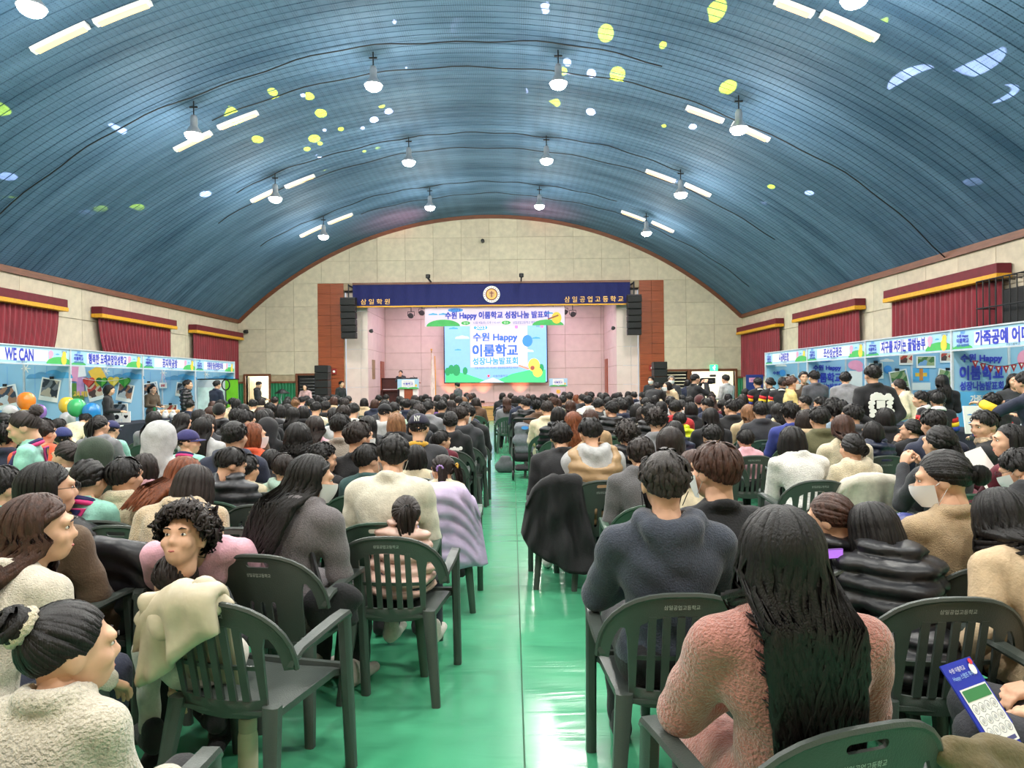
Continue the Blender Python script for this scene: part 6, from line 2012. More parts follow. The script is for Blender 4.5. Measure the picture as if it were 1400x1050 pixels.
# ------------------------------------------------------------------ the audience
PAL = {'black': (26, 26, 30), 'charcoal': (52, 53, 58), 'dark grey': (84, 84, 90), 'grey': (128, 128, 132), 'light grey': (182, 182, 182), 'white': (228, 226, 220), 'cream': (222, 208, 178), 'beige': (200, 176, 142), 'tan': (178, 146, 108), 'camel': (164, 122, 76), 'brown': (96, 70, 52), 'dark brown': (62, 46, 38), 'navy': (34, 40, 62), 'blue': (52, 64, 140), 'pale blue': (150, 172, 196), 'mint': (150, 208, 192), 'sage': (164, 184, 164), 'teal': (54, 84, 84), 'olive': (92, 90, 62), 'dark green': (44, 58, 44), 'yellow': (214, 226, 40), 'mustard': (206, 158, 50), 'orange': (226, 92, 56), 'maroon': (100, 26, 44), 'red': (178, 40, 46), 'pink': (236, 178, 190), 'dusty pink': (176, 116, 104), 'peach': (212, 174, 158), 'lavender': (196, 180, 212), 'purple': (110, 70, 140)}
GARM = {'sweat': 'sweatshirt', 'shirt': 'shirt', 'hood': 'hoodie', 'hoodup': 'raised hood', 'coat': 'coat', 'puffer': 'padded jacket', 'vest': 'padded vest', 'suit': 'jacket'}
ORD = ['', 'first', 'second', 'third', 'fourth', 'fifth', 'sixth', 'seventh', 'eighth', 'ninth', 'tenth', 'eleventh', 'twelfth', 'thirteenth', 'fourteenth', 'fifteenth', 'sixteenth', 'seventeenth', 'eighteenth', 'nineteenth', 'twentieth'] + ['twenty-%s' % q for q in ('first', 'second', 'third', 'fourth', 'fifth', 'sixth', 'seventh', 'eighth', 'ninth')] + ['thirtieth'] + ['thirty-%s' % q for q in ('first', 'second', 'third', 'fourth', 'fifth', 'sixth', 'seventh', 'eighth', 'ninth')]
PEOPLE = []
PERSON_AT = {}
def S(px, py, build, hair, hc, style, col, kind=None, yaw=0, d=None, ch='auto', **kw):
    """a seated person whose head shows at (px, py)"""
    s = SC[build]
    zup = .5 + .665 * s
    yl = (P(px, py, 1.0).z - EYE)
    lean = 0.0
    if d is None:
        d = (zup - EYE) / yl
    else:
        zt = EYE + yl * d
        c = (zt - .5) / (.665 * s)
        lean = round(math.acos(max(.55, min(1, c))) / .1) * .1
        lean = max(0.0, lean)
    PEOPLE.append(dict(px=px, py=py, d=d, build=build, hair=hair, hc=hc, style=style, col=col, kind=kind, yaw=yaw, lean=lean, ch=ch, kw=kw))
def place():
    # keep people out of each other: slide back along the line of sight
    done = []
    for q in sorted(PEOPLE, key=lambda q: q['d']):
        if q['d'] > 6.2:
            for _ in range(8):
                p = P(q['px'], q['py'], q['d'])
                if not any(abs(p.x - t.x) < .46 and abs(p.y - t.y) < .5 for t in done): break
                q['d'] *= 1.03
        done.append(P(q['px'], q['py'], q['d']))
    # rows and seats for the labels
    for q in PEOPLE:
        q['P'] = P(q['px'], q['py'], q['d'])
        q['side'] = 'left' if q['P'].x < -0.05 - .02 * q['d'] else 'right'
    for side in ('left', 'right'):
        L = sorted([q for q in PEOPLE if q['side'] == side], key=lambda q: q['d'])
        for q in L: q['row'] = 1 + int((q['d'] - 1.2) / .95)
        for rw in set(q['row'] for q in L):
            for i, q in enumerate(sorted([q for q in L if q['row'] == rw], key=lambda q: abs(q['P'].x + .2))):
                q['n'] = i + 1
    r = random.Random(11)
    for q in PEOPLE:
        d = q['d']; kw = dict(q['kw'])
        lod = 0 if d < 3.9 else (1 if d < 10.5 else 2)
        rz = R(kw.pop('rz', r.uniform(-6, 6)))
        pose = kw.pop('pose', 'lap')
        gar = '%s %s' % (q['col'] if isinstance(q['col'], str) else 'pale', GARM[q['style']])
        where = '%s block, %s row from camera, %s from aisle' % (q['side'], ORD[q['row']], ORD[q['n']])
        lab = kw.pop('label', None) or 'person in %s, %s' % (gar, where)
        chl = kw.pop('chlabel', None)
        top = (q['style'], PAL[q['col']] if isinstance(q['col'], str) else q['col']) + ((q['kind'],) if q['kind'] else (('puffer',) if q['style'] in ('puffer', 'vest') else ('cloth',)))
        if q['style'] == 'vest': top = top + (PAL[kw.pop('under', 'light grey')],)
        sk_ = skeleton(q['build'], pose, q['lean'])
        off = Matrix.Rotation(rz, 3, 'Z') @ Vector(sk_['head'])
        x, y = q['P'].x - off.x, q['P'].y - off.y
        hair = (q['hair'], q['hc']) if q['hair'] else None
        sd = kw.pop('seed', 0 if lod == 1 else r.randint(0, 1))
        e = person(x, y, rz, q['build'], pose, q['lean'], q['yaw'], kw.pop('pitch', -20 if q['lean'] > .4 else r.choice((0, 0, -10))), hair, top, label=lab, lod=lod, seed=sd, legs=kw.pop('legs', r.choice(((34, 36, 44), (40, 46, 66), (28, 28, 30)))), **{k: v for k, v in kw.items() if k in ('mask', 'hat', 'glasses', 'face', 'hlen', 'wave', 'vol', 'shoes', 'skin')})
        if kw.get('tag'): PERSON_AT[kw['tag']] = (e, sk_, lod)
        if q['ch'] is not None:
            k = q['ch'] if q['ch'] in ('A', 'B') else r.choice('AB')
            crz = R(kw['crz']) if 'crz' in kw else rz
            chair(x, y, crz, k, chl or ('chair under the %s, %s' % (gar, where)), near=d < 9, mat=m_ch if d < 4 or r.random() < .5 else m_chg, ink=d < 9)
# --- near right
S(1068, 757, 'f', 'long', 'k', 'coat', 'dusty pink', 'fleece', -10, ch='B', rz=0, crz=16, hlen=.42, wave=.8, vol=.014, seed=2, pose='fold', label='person in dusty pink fleece coat, seen from behind at the front right', chlabel='grey-green chair with handle slot under the person in dusty pink coat')
S(908, 660, 'm', 'bald', 'dg', 'hood', (58, 64, 78), 'wool', 0, ch='A', rz=0, mask='b', hlen=.1, seed=1, label='person in mottled navy hoodie beside the aisle on the right', chlabel='slatted chair beside the aisle under the person in navy hoodie', legs=(26, 26, 30), pose='fold')
S(978, 645, 'm', 'bowl', 'b', 'shirt', 'black', None, 30, ch='B', rz=0, mask='w', seed=0, label='person in black shirt and white mask looking left', chlabel='chair with handle slot under the person in black shirt')
S(1192, 722, 'k', 'bob', 'k', 'puffer', 'black', None, 10, d=2.88, ch='A', rz=0, pose='phone', label='person in black padded jacket hunched over a phone', chlabel='slatted chair right of the dusty pink coat, under the black padded jacket', hlen=.2, vol=.014)
S(1134, 706, 'c', 'lowpony', 'b', 'puffer', 'black', None, 40, d=3.0, ch='B', pose='phone', label='small child looking left behind the dusty pink coat', chlabel='chair with handle slot in front of the dusty pink coat', rz=12)
S(1288, 655, 'f', 'lowbun', 'k', 'sweat', (186, 160, 126), 'knit', 50, ch='B', rz=10, mask='w', seed=1, label='person in tan raglan sweater and white mask looking left', chlabel='dark chair under the person in tan raglan sweater', vol=.014)
S(1368, 705, 'f', 'long', 'k', 'suit', (202, 176, 142), None, -10, d=2.7, ch='B', rz=5, hlen=.3, wave=.4, label='person in beige trench jacket with epaulettes at the right edge', chlabel='chair with curved armrest under the person in beige trench jacket', vol=.014, pose='arms')
S(1083, 603, 'f', 'bob', 'k', 'sweat', 'white', 'fleece', -10, d=5.6, ch='A', rz=0, hlen=.16, pose='face', label='person in white fleece seated on a slatted chair, right block', chlabel='slatted chair under the person in white fleece', vol=.016)
S(1165, 613, 'k', 'lowbun', 'k', 'hood', 'cream', 'fleece', 10, d=5.4, ch='A', rz=0, label='person in cream hoodie behind the white draped coat', chlabel='chair with a white coat over it, right block', tag='draped_white')
S(1152, 585, 'f', 'long', 'b', 'coat', 'cream', 'fleece', -10, ch='B', rz=0, hlen=.3)
S(1192, 598, 'k', 'bob', 'k', 'puffer', 'navy', None, 10, ch='B', hlen=.12)
S(1019, 604, 'c', 'bowl', 'k', 'sweat', 'pink', None, 0, ch='A', rz=0)
S(807, 592, 'm', 'short', 'k', 'vest', 'tan', 'puffer', 0, d=5.6, ch='B', rz=8, under='light grey', label='person in grey hoodie and khaki padded vest beside the aisle', chlabel='green chair under the person in khaki padded vest', seed=1)
S(767, 595, 'm', 'short', 'k', 'sweat', 'black', None, 0, d=5.75, ch='B', rz=0, label='person in black sweatshirt at the aisle with a black coat behind', chlabel='chair at the aisle with a long black coat over it', tag='draped_black', seed=0, legs=(26, 26, 28), shoes=(226, 224, 220))
S(876, 620, 'f', 'short', 'd', 'coat', (92, 90, 92), 'wool', -10, d=4.65, ch='B', rz=0, label='person in grey herringbone coat behind the navy hoodie', chlabel='green chair with handle slot under the herringbone coat', seed=2)
S(916, 606, 'f', 'long', 'd', 'coat', 'black', None, 0, ch='A', rz=0)
S(922, 596, 'k', 'bob', 'k', 'puffer', 'navy', None, 10)
S(948, 640, 'k', 'bob', 'b', 'sweat', 'cream', None, 0, d=4.2, ch='B')
S(1284, 606, 'f', 'lowpony', 'k', 'hood', 'charcoal', None, 10, ch='B', rz=10, pose='face')
S(1380, 603, 'f', 'bob', 'k', 'sweat', 'maroon', None, 50, ch='B', rz=25, pose='phone', label='person in maroon sweatshirt reading a paper near the right edge')
S(1396, 637, 'f', 'short', 'k', 'coat', 'black', None, 40, ch='B', mask='w', glasses=True, d=3.9)
S(1346, 582, 'm', 'short', 'k', 'coat', 'black', None, 60, ch='B', rz=40, pose='face', label='person in black coat and plaid scarf raising hands to face', tag='plaid')
S(1276, 580, 'm', 'short', 'k', 'hood', 'navy', None, 10, ch='B')
S(1246, 590, 'k', 'lowpony', 'k', 'sweat', 'black', None, 50, ch='B', pose='face')
S(1196, 603, 'k', 'bob', 'k', 'puffer', 'dark grey', None, 20, d=7.4)
# --- near left
S(97, 886, 'c', 'bun', 'k', 'coat', (214, 204, 186), 'fleece', -40, d=1.62, ch='B', rz=-6, tag='scrunchie', vol=.012, label='child in cream fleece with a hair scrunchie at the bottom left', chlabel='chair cut off at the bottom left corner', seed=2)
S(240, 790, 'c', 'bowl', 'd', 'sweat', 'charcoal', None, -20, d=2.92, ch=None, rz=42, tag='boy', label='child on the slatted chair under the cream padded jacket', legs=(214, 208, 196), pose='lap')
S(55, 724, 'f', 'long', 'b', 'sweat', (216, 206, 190), 'knit', -50, d=2.4, ch='A', rz=-15, hlen=.34, wave=1.6, vol=.018, label='person in cream knit sweater looking right at the left edge', chlabel='slatted chair at the left edge under the cream sweater', seed=1, pose='arms')
S(66, 668, 'f', 'long', 'k', 'coat', (96, 76, 58), None, -40, d=3.0, ch='B', rz=-10, hlen=.3, glasses=True, label='person in brown coat and glasses at the left edge', seed=2)
S(555, 706, 't', 'pony', 'd', 'puffer', 'peach', None, 20, d=3.75, ch='A', rz=-8, crz=-4, label='child in peach padded coat on the slatted chair beside the aisle', chlabel='slatted chair beside the aisle under the peach padded coat', tag='peach', hlen=.26, legs=(40, 44, 60), shoes=(214, 206, 196), seed=1)
S(427, 655, 'f', 'long', 'k', 'coat', (104, 98, 100), 'wool', -40, d=3.45, ch='B', rz=-22, crz=-12, hlen=.36, wave=.8, label='person in grey wool coat seated sideways left of the peach coat', chlabel='solid backed chair under the grey wool coat', vol=.014, mask='w', seed=0, legs=(26, 26, 28), shoes=(180, 174, 166))
S(537, 622, 'm', 'short', 'k', 'sweat', (212, 206, 188), None, 25, d=4.15, ch='B', rz=0, mask='w', glasses=True, label='person in off-white sweatshirt and mask ahead of the peach coat', chlabel='green chair under the person in off-white sweatshirt', seed=2)
S(605, 640, 'c', 'pigtails', 'd', 'sweat', 'cream', None, 35, d=5.1, ch='A', rz=0, mask='w', tag='lavender', label='child in white mask behind the lavender padded jacket', chlabel='chair at the aisle with the lavender padded jacket over it')
S(504, 624, 'k', 'bowl', 'k', 'sweat', 'teal', None, -45, d=4.9, ch='A')
S(569, 622, 'c', 'bob', 'k', 'sweat', 'cream', None, -20, d=5.7, ch='B')
S(441, 627, 'k', 'crop', 'k', 'coat', 'black', None, -50, d=5.0, ch='B', pose='phone', rz=-15, tag='phone', label='child in black jacket holding a phone up')
S(388, 640, 'c', 'bowl', 'd', 'hood', (168, 196, 182), None, 20, d=5.05, ch='B', rz=0, label='child in pale mint hoodie on a chair with handle slot')
S(371, 632, 'c', 'bob', 'k', 'coat', 'black', None, 30, d=5.7, tag='earmuff')
S(316, 630, 'k', 'bowl', 'k', 'puffer', 'charcoal', None, -45, d=4.7, ch='B', rz=-10, pitch=-20)
S(337, 642, 'c', 'short', 'k', 'sweat', 'cream', None, -20, d=5.0, ch='B')
S(253, 645, 'f', 'long', 'r', 'coat', 'black', None, -20, d=4.3, ch='B', rz=-8, hlen=.28)
S(266, 668, 'f', 'bob', 'd', 'coat', 'beige', 'fleece', 0, d=3.8, ch='B', rz=0, hlen=.2, vol=.015, label='person in beige fleece behind the pink sweatshirt', seed=2)
S(171, 650, 'k', 'bowl', 'k', 'coat', 'cream', 'fleece', -20, d=4.1, ch='B')
S(199, 634, 'c', 'bob', 'd', 'coat', 'pink', 'fleece', 0, d=5.2)
S(122, 648, 'k', 'braid', 'k', 'shirt', 'mint', None, -10, d=4.0, ch='B', rz=-8, tag='scout1', label='scout in mint shirt seen from behind over a black padded jacket')
S(90, 620, 'k', 'pony', 'd', 'shirt', 'white', None, 60, d=5.4, ch='A', rz=20, label='child in white shirt facing left beside the scouts')
S(153, 594, 'k', 'crop', 'k', 'shirt', 'mint', None, 0, ch='A', hat=('cap', (44, 46, 92), 0), tag='scout2', label='scout in mint shirt and navy cap before the booth table')
S(258, 605, 'k', 'crop', 'k', 'shirt', 'mint', None, -70, ch='A', hat=('cap', (52, 50, 104), 0, (52, 50, 104)), tag='scout3', label='scout in navy and mint cap facing right')
S(133, 622, 'k', None, 'k', 'hoodup', 'dark green', None, 0, d=5.2)
S(221, 603, 'f', None, 'k', 'hoodup', 'light grey', None, 0, ch='B', label='person with light grey hood up, left block')
S(3, 655, 'k', 'bowl', 'k', 'shirt', 'mint', None, -20, d=3.7, tag='scout4', label='scout in mint shirt cut off at the left edge')
S(5, 577, 'f', 'lowpony', 'k', 'suit', 'black', None, -50, mask='w')
S(17, 574, 'k', 'bob', 'k', 'sweat', 'charcoal', None, -20)
S(11, 598, 'f', 'perm', 'k', 'coat', 'navy', None, 0)
S(59, 592, 'm', 'short', 'd', 'hood', 'orange', None, -10)
S(80, 584, 'k', 'bowl', 'k', 'sweat', 'charcoal', None, -20)
S(86, 600, 'k', 'crop', 'k', 'shirt', 'mint', None, 20, hat=('cap', (44, 52, 110), 0), label='scout in navy cap seated left of the booth table')
S(137, 584, 'f', 'pony', 'k', 'hood', 'grey', None, -20)
S(117, 574, 'm', 'short', 'k', 'shirt', 'cream', None, -60, ch=None, d=13.2)
S(347, 596, 'f', 'bob', 'r', 'sweat', 'orange', None, -50, mask='w', ch='B', label='person in bright orange top and white mask looking right')
S(321, 597, 'm', 'bald', 'k', 'hood', 'navy', None, -10, ch='B')
S(408, 597, 'f', 'permlong', 'k', 'hood', 'black', None, 0, ch='B', hlen=.14, vol=.018, label='person in black hoodie with white print, left block', tag='whiteprint')
S(466, 583, 'm', 'short', 'k', 'sweat', (146, 136, 124), 'fleece', -20, ch='B')
S(491, 598, 'm', 'short', 'd', 'sweat', 'black', None, -40, mask='w', ch='B')
S(573, 586, 'm', 'crop', 'k', 'sweat', 'charcoal', None, 0, ch='A', rz=0, hat=('cap', (44, 42, 62), 0), tag='nycap', label='person in charcoal sweater and navy baseball cap left of the aisle')
S(604, 601, 'c', 'bowl', 'k', 'shirt', 'maroon', None, -60, d=7.4, ch='B')
S(616, 577, 'f', 'lowbun', 'k', 'hood', 'black', None, 0, ch='B', tag='whiteprint2')
S(632, 570, 'm', 'short', 'd', 'hood', 'charcoal', None, -40, mask='w', ch='A')
S(279, 589, 'f', 'long', 'k', 'coat', 'light grey', None, -30, pose='phone')
S(211, 577, 'f', 'long', 'k', 'coat', 'grey', None, 0)
S(215, 588, 'k', 'bowl', 'k', 'puffer', 'blue', None, 0, d=9.0)
S(250, 577, 'f', 'long', 'k', 'coat', 'white', None, -20)
S(367, 590, 'k', None, 'k', 'hoodup', 'black', None, 0, hat=('beanie', (24, 24, 28)))
S(431, 587, 'f', 'long', 'd', 'coat', 'pink', 'fleece', 0, hlen=.3, wave=1.2)
S(503, 584, 'f', 'long', 'k', 'coat', 'black', None, -10)
S(542, 582, 'f', 'bob', 'l', 'coat', 'black', None, 0, hlen=.2)
S(501, 582, 'f', 'long', 'k', 'coat', 'charcoal', None, 0, d=8.4)
S(858, 595, 'f', 'perm', 'dg', 'puffer', 'black', None, 0, ch='A', d=5.8)
S(898, 577, 'm', 'perm', 'd', 'coat', 'grey', None, -20)
S(903, 594, 'k', 'bob', 'k', 'puffer', 'dark grey', None, 10)
S(929, 577, 'k', 'bowl', 'k', 'puffer', 'yellow', None, 0, ch='A', label='child in neon yellow padded vest, right block')
S(881, 573, 'f', 'long', 'd', 'coat', 'cream', None, -40)
S(971, 571, 'f', 'long', 'k', 'coat', 'black', None, 0, ch='A', hlen=.36)
S(973, 597, 'k', 'short', 'k', 'shirt', 'dark green', None, 0, ch='B', d=6.6)
S(1023, 570, 'f', 'long', 'l', 'coat', 'beige', None, 0, ch='B', hlen=.36)
S(1063, 569, 'f', 'long', 'k', 'coat', 'cream', None, 0, hlen=.2)
S(1081, 567, 'm', 'perm', 'k', 'sweat', 'blue', None, 0, ch='B')
S(1137, 568, 'm', 'perm', 'k', 'sweat', (132, 150, 164), None, 0, ch='B', tag='bluefig')
S(784, 577, 'f', 'long', 'r', 'coat', 'charcoal', None, -20, ch='B', wave=1)
S(807, 573, 'f', 'long', 'b', 'coat', 'tan', None, 0, ch='B')
S(748, 560, 'm', 'short', 'd', 'coat', 'cream', None, 10, ch='B')
S(763, 568, 'f', 'bob', 'k', 'puffer', 'black', None, 0, ch='B')
S(836, 563, 'm', 'short', 'k', 'puffer', 'black', None, 35, mask='w', ch='B')
# --- middle distance (two letters: hair style and colour), from the stage side of the block
MID = """365 573 f bob k coat black|357 567 f long b coat charcoal|369 563 m short k sweat black|383 564 f bob k sweat grey|393 563 f bob k sweat cream|401 571 f long k coat black|415 567 f bob k coat black|432 561 m short k sweat cream|445 560 m short k coat black|456 569 f pony k sweat teal|469 567 m short d coat light_grey|483 564 m short k sweat white|526 566 m crop k hood light_grey|539 561 m short k coat sage|573 566 m short d hood black|566 573 f lowpony k coat charcoal|586 559 m short k coat grey|593 557 f bob d coat purple|604 557 m short k coat black|617 556 f long d coat charcoal|641 567 m short k coat black|634 560 m short k coat navy|513 553 f bob b coat navy|526 556 m short k coat charcoal|498 551 f bob k coat beige|518 546 m short k coat charcoal|528 545 m short k coat navy|547 549 m short k coat white|556 554 m short k coat navy|564 556 f bob k coat black|571 556 f long k coat navy|576 546 f bob k coat cream|582 545 m short k coat charcoal|606 553 m short k coat navy|609 545 m short k coat black|627 550 m short k coat charcoal|634 550 f bob l coat cream|651 551 f bob d coat brown|
393 552 f bob k coat cream|404 553 f perm l coat beige|413 549 m short k sweat pink|425 553 m short k coat navy|448 547 m short k sweat white|443 551 m short k coat black|461 547 m short k coat pale_blue|468 551 m short k coat black|476 548 m short k puffer black|324 574 m short k coat black|336 576 m short k coat brown|333 561 f bob k coat black|274 571 f long k coat black|290 570 f long b coat olive|300 566 m crop k puffer black|284 580 f bob d coat charcoal|357 577 f bob k coat black|
693 551 f long b coat grey|704 547 f bob d coat black|713 549 m short k coat navy|719 553 m short k puffer black|729 545 f bob k coat navy|737 556 m perm k coat brown|743 546 m short k coat black|754 544 m short k coat charcoal|756 552 m short b coat brown|759 546 f bob d coat navy|769 548 m short k coat black|777 544 m short d coat charcoal|780 556 f long b coat black|788 546 f long r coat cream|796 546 m short k coat charcoal|804 549 m short k coat white|808 544 m short k coat navy|816 550 f long b coat olive|819 557 m short k puffer black|821 544 m short k coat black|828 544 m short k coat black|831 551 m short k coat charcoal|840 553 f bob d coat navy|843 544 m short k coat beige|848 553 m short k coat charcoal|857 550 f bob k coat black|851 561 m short k coat navy|
883 553 m short k coat black|917 552 m short k coat light_grey|904 565 f bob k coat charcoal|931 561 f pony k coat camel|923 562 m short k coat red|943 552 m short k coat pale_blue|943 566 f bob k coat black|956 553 m crop k coat navy|967 554 m short k coat navy|987 556 f lowpony k coat maroon|1000 563 m short k coat black|1010 560 m short k coat navy|870 566 f bob k coat black|887 568 m short k puffer black|1040 565 m short k coat charcoal|1055 560 f bob k coat navy|1100 575 f bob d coat beige|1120 578 m short k coat olive|1165 570 m short k coat dark_grey|1210 575 f bob k coat black|1150 560 m short k coat navy"""
r5 = random.Random(5)
for ln in MID.replace('\n', '').split('|'):
    t = ln.split()
    if len(t) < 7: continue
    kw = {}
    if t[0] == '956': kw['hat'] = ('beanie', (84, 40, 40))
    if t[0] == '300': kw['hat'] = ('beanie', (22, 22, 24))
    if t[0] == '526' and t[1] == '566': kw['hat'] = ('cap', (22, 22, 26), 0)
    S(int(t[0]), int(t[1]), t[2], t[3], t[4], t[5], t[6].replace('_', ' '), None, r5.choice((-40, -10, 0, 0, 10, 40)), mask='w' if r5.random() < .2 else None, hlen=.22 if t[3] == 'long' else None, **kw)
# --- far rows in front of the stage
taken = [P(q['px'], q['py'], q['d']) for q in PEOPLE]
r6 = random.Random(21)
cand = []
for row in range(11):
    y = 14.6 + row * 1.12
    xl = -1.1 - .02 * (y - 14)
    for k in range(12): cand.append((xl - .62 * k - .1 * (row % 2), y))
    for k in range(10): cand.append((-.2 + .62 * k + .1 * (row % 2), y))
nf = 0
for (x, y) in cand:
    x += r6.uniform(-.1, .1); y += r6.uniform(-.12, .12)
    if any(abs(t.x - x) < .5 and abs(t.y - y) < .7 for t in taken) or r6.random() < .28: continue
    if x < -6.9 or len(PEOPLE) > 255: continue
    b = r6.choice('mmf')
    zh = .5 + .665 * SC[b]
    c, s_ = math.cos(ROLL), math.sin(ROLL)
    xl, yl = x * F_PX / y, (zh - EYE) * F_PX / y
    px, py = 700 + xl * c - yl * s_, 525 - (xl * s_ + yl * c)
    S(px, py, b, r6.choice(('short', 'short', 'bob') if b == 'm' else ('long', 'bob', 'lowpony')), r6.choice('kkkdb'), r6.choice(('coat', 'coat', 'puffer', 'sweat')), r6.choice(('black', 'black', 'charcoal', 'navy', 'navy', 'grey', 'cream', 'brown', 'olive', 'white', 'beige')), None, r6.choice((-20, 0, 0, 20)))
    taken.append(P(px, py, y))
place()
# ------------------------------------------------------------------ standing people
def T(px, d, build, pose, rz, hair, hc, style, col, label, yaw=0, z=0.0, lod=None, kind=None, py=None, lean=0.0, **kw):
    p = P(px, py or 525, d)
    sk_ = skeleton(build, pose, lean)
    off = Matrix.Rotation(R(rz), 3, 'Z') @ Vector(sk_['head'])
    top = (style, PAL[col] if isinstance(col, str) else col, kind or ('puffer' if style == 'puffer' else 'cloth'))
    lod = lod if lod is not None else (0 if d < 4 else 1 if d < 11 else 2)
    return person(p.x - off.x, d - off.y, R(rz), build, pose, lean, yaw, kw.pop('pitch', 0), (hair, hc) if hair else None, top, label=label, lod=lod, z=z, group=kw.pop('group', 'standing people'), **kw), sk_
big, bsk = T(1193, 8.7, 'm', 'behind', 0, 'short', 'k', 'sweat', 'black', 'person in black sweatshirt with white temple print, hands behind back', seed=1)
# white temple print on the back of the sweatshirt
bpz = bsk['chest']
for dx in (-.11, .11):
    for k in range(5):
        flat('white_print', m_paper, big, disc2(.035 + .008 * (k % 2), dx + .012 * math.sin(k * 2), -.10 + k * .05, 9, .03), (0, bpz[1] - .155, 1.22), RX, UZ, 0.0, 0.012)
for k in range(6):
    flat('white_print', m_paper, big, disc2(.04, -.09 + .036 * k, .13 + .02 * math.sin(k * 1.3), 9, .034), (0, bpz[1] - .155, 1.22), RX, UZ, 0.0, 0.012)
flat('white_print', m_paper, big, rect2(.1, .1, 0, .03), (0, bpz[1] - .15, 1.22), RX, UZ, 0.0, 0.012)
flat('white_print', m_paper, big, rect2(.22, .05, 0, .11), (0, bpz[1] - .152, 1.22), RX, UZ, 0.0, 0.012)
T(1099, 14.2, 'm', 'stand', 170, 'short', 'k', 'sweat', (84, 66, 52), 'person in brown sweater facing the camera at the right booths', lod=1, face=True)
T(1113, 13.0, 'm', 'front', 10, 'short', 'k', 'suit', 'dark grey', 'person in dark grey suit jacket with back turned, right booths', lod=1)
T(1156, 12.0, 'm', 'front', -20, 'short', 'k', 'sweat', 'grey', 'person in grey sweater leaning over the third right booth table', lod=1, lean=.3)
T(1228, 11.0, 'f', 'front', 45, 'lowpony', 'd', 'suit', (226, 214, 186), 'person in cream jacket and white mask bending at the bee booth', lod=1, lean=.4, mask='w', face=True)
T(1084, 11.4, 'f', 'stand', -100, 'lowbun', 'b', 'vest', (206, 196, 178), 'person in beige vest and yellow blouse, white mask, facing right', lod=1, mask='w', kind='cloth') if False else T(1084, 11.6, 'f', 'front', -100, 'lowbun', 'b', 'suit', (224, 200, 128), 'person in yellow blouse and white mask facing right', lod=1, mask='w', face=True)
T(1288, 11.3, 'f', 'front', -20, 'long', 'k', 'suit', 'black', 'person in black jacket at the right end of the bee booth', lod=1)
T(1387, 10.4, 'f', 'front', 160, 'long', 'k', 'suit', 'charcoal', 'person behind the leather booth table facing the camera', lod=1, face=True)
T(890, 22.5, 'm', 'stand', 150, 'short', 'k', 'suit', 'black', 'person in black jacket and white mask beside the right speaker stack', mask='w', face=True)
T(899, 17.5, 'm', 'reach', -40, 'short', 'k', 'suit', 'black', 'person in black suit bending toward the seats right of the stage', lean=.7, mask='w')
T(912, 17.0, 'f', 'front', 100, 'long', 'k', 'coat', 'beige', 'person in beige coat and white mask bending over the seats', lean=.4, mask='w', face=True)
T(918, 20.0, 'm', 'stand', 170, 'short', 'g', 'suit', 'charcoal', 'person in charcoal jacket and white mask facing the camera', mask='w', face=True)
cmn, csk = T(951, 16.0, 'm', 'camera', -70, 'short', 'k', 'shirt', 'black', 'person in black shirt raising a camera to the eye', lod=1, hat=('cap', (30, 28, 30), 180), face=False)
T(992, 18.5, 'm', 'front', 30, 'short', 'k', 'shirt', 'light grey', 'person in pale shirt standing at the video camera', lod=1)
T(940, 21.0, 'f', 'stand', 0, 'bob', 'k', 'coat', 'navy', 'person in navy coat behind the photographer')
T(150, 15.6, 'f', 'front', -70, 'bob', 'k', 'suit', 'black', 'person in black suit at the heart garland booth table', lod=1, pitch=-20, face=True)
T(257, 17.2, 'm', 'stand', -75, 'short', 'k', 'puffer', 'black', 'person in black padded jacket before the third left booth', lod=1, face=True)
T(297, 19.5, 'm', 'front', -30, 'short', 'k', 'sweat', 'navy', 'person in navy sweater facing the white backdrop', lod=1)
T(354, 24.9, 'm', 'front', -80, 'short', 'k', 'hood', 'black', 'person in black hoodie at the mixing console', lod=1, pitch=-20)
T(417, 27.0, 'f', 'sfold', 170, 'bob', 'k', 'sweat', (196, 160, 160), 'person in pinkish top with folded arms by the dark shutter', lod=1, face=True)
T(467, 27.5, 'm', 'stand', -120, 'short', 'k', 'suit', 'black', 'person in black jacket standing before the left wood surround', lod=1)
T(625, 26.3, 'f', 'front', 60, 'short', 'k', 'suit', 'dark grey', 'person in grey suit walking in front of the stage', lod=1)
T(548, 33.0, 'f', 'mic', 175, 'short', 'k', 'suit', 'charcoal', 'person in dark suit speaking at the lectern on stage', z=STZ, lod=1, face=True)
g1, gsk = T(32, 4.95, 'k', 'front', 115, 'bun', 'd', 'shirt', 'mint', 'scout in mint shirt with striped neckerchief standing at the left edge', lod=0, legs=(34, 38, 60), face=True, pitch=-20, seed=2)
bk_, _k = T(209, 19.4, 'f', 'front', -110, 'pony', 'k', 'suit', (84, 70, 54), 'person in brown jacket holding a green cup in the craft booth', lod=1, face=True)
# pink sweatshirt: bends toward the child, facing the camera
hp = P(253, 748, 2.9)
sk_ = skeleton('f', 'down', .8)
off = Matrix.Rotation(R(188), 3, 'Z') @ Vector(sk_['head'])
pk = person(hp.x - off.x, hp.y - off.y, R(188), 'f', 'down', .8, -10, 20, ('perm', 'd'), ('sweat', (232, 176, 192), 'cloth'), label='person in pink sweatshirt bending toward the child, facing the camera', lod=0, face=True, seed=1, vol=.024, legs=(28, 28, 32), shoes=(24, 24, 26), skin=m_skin)
chair(hp.x - off.x, hp.y - off.y, R(188), 'B', 'chair hidden under the person in pink sweatshirt')
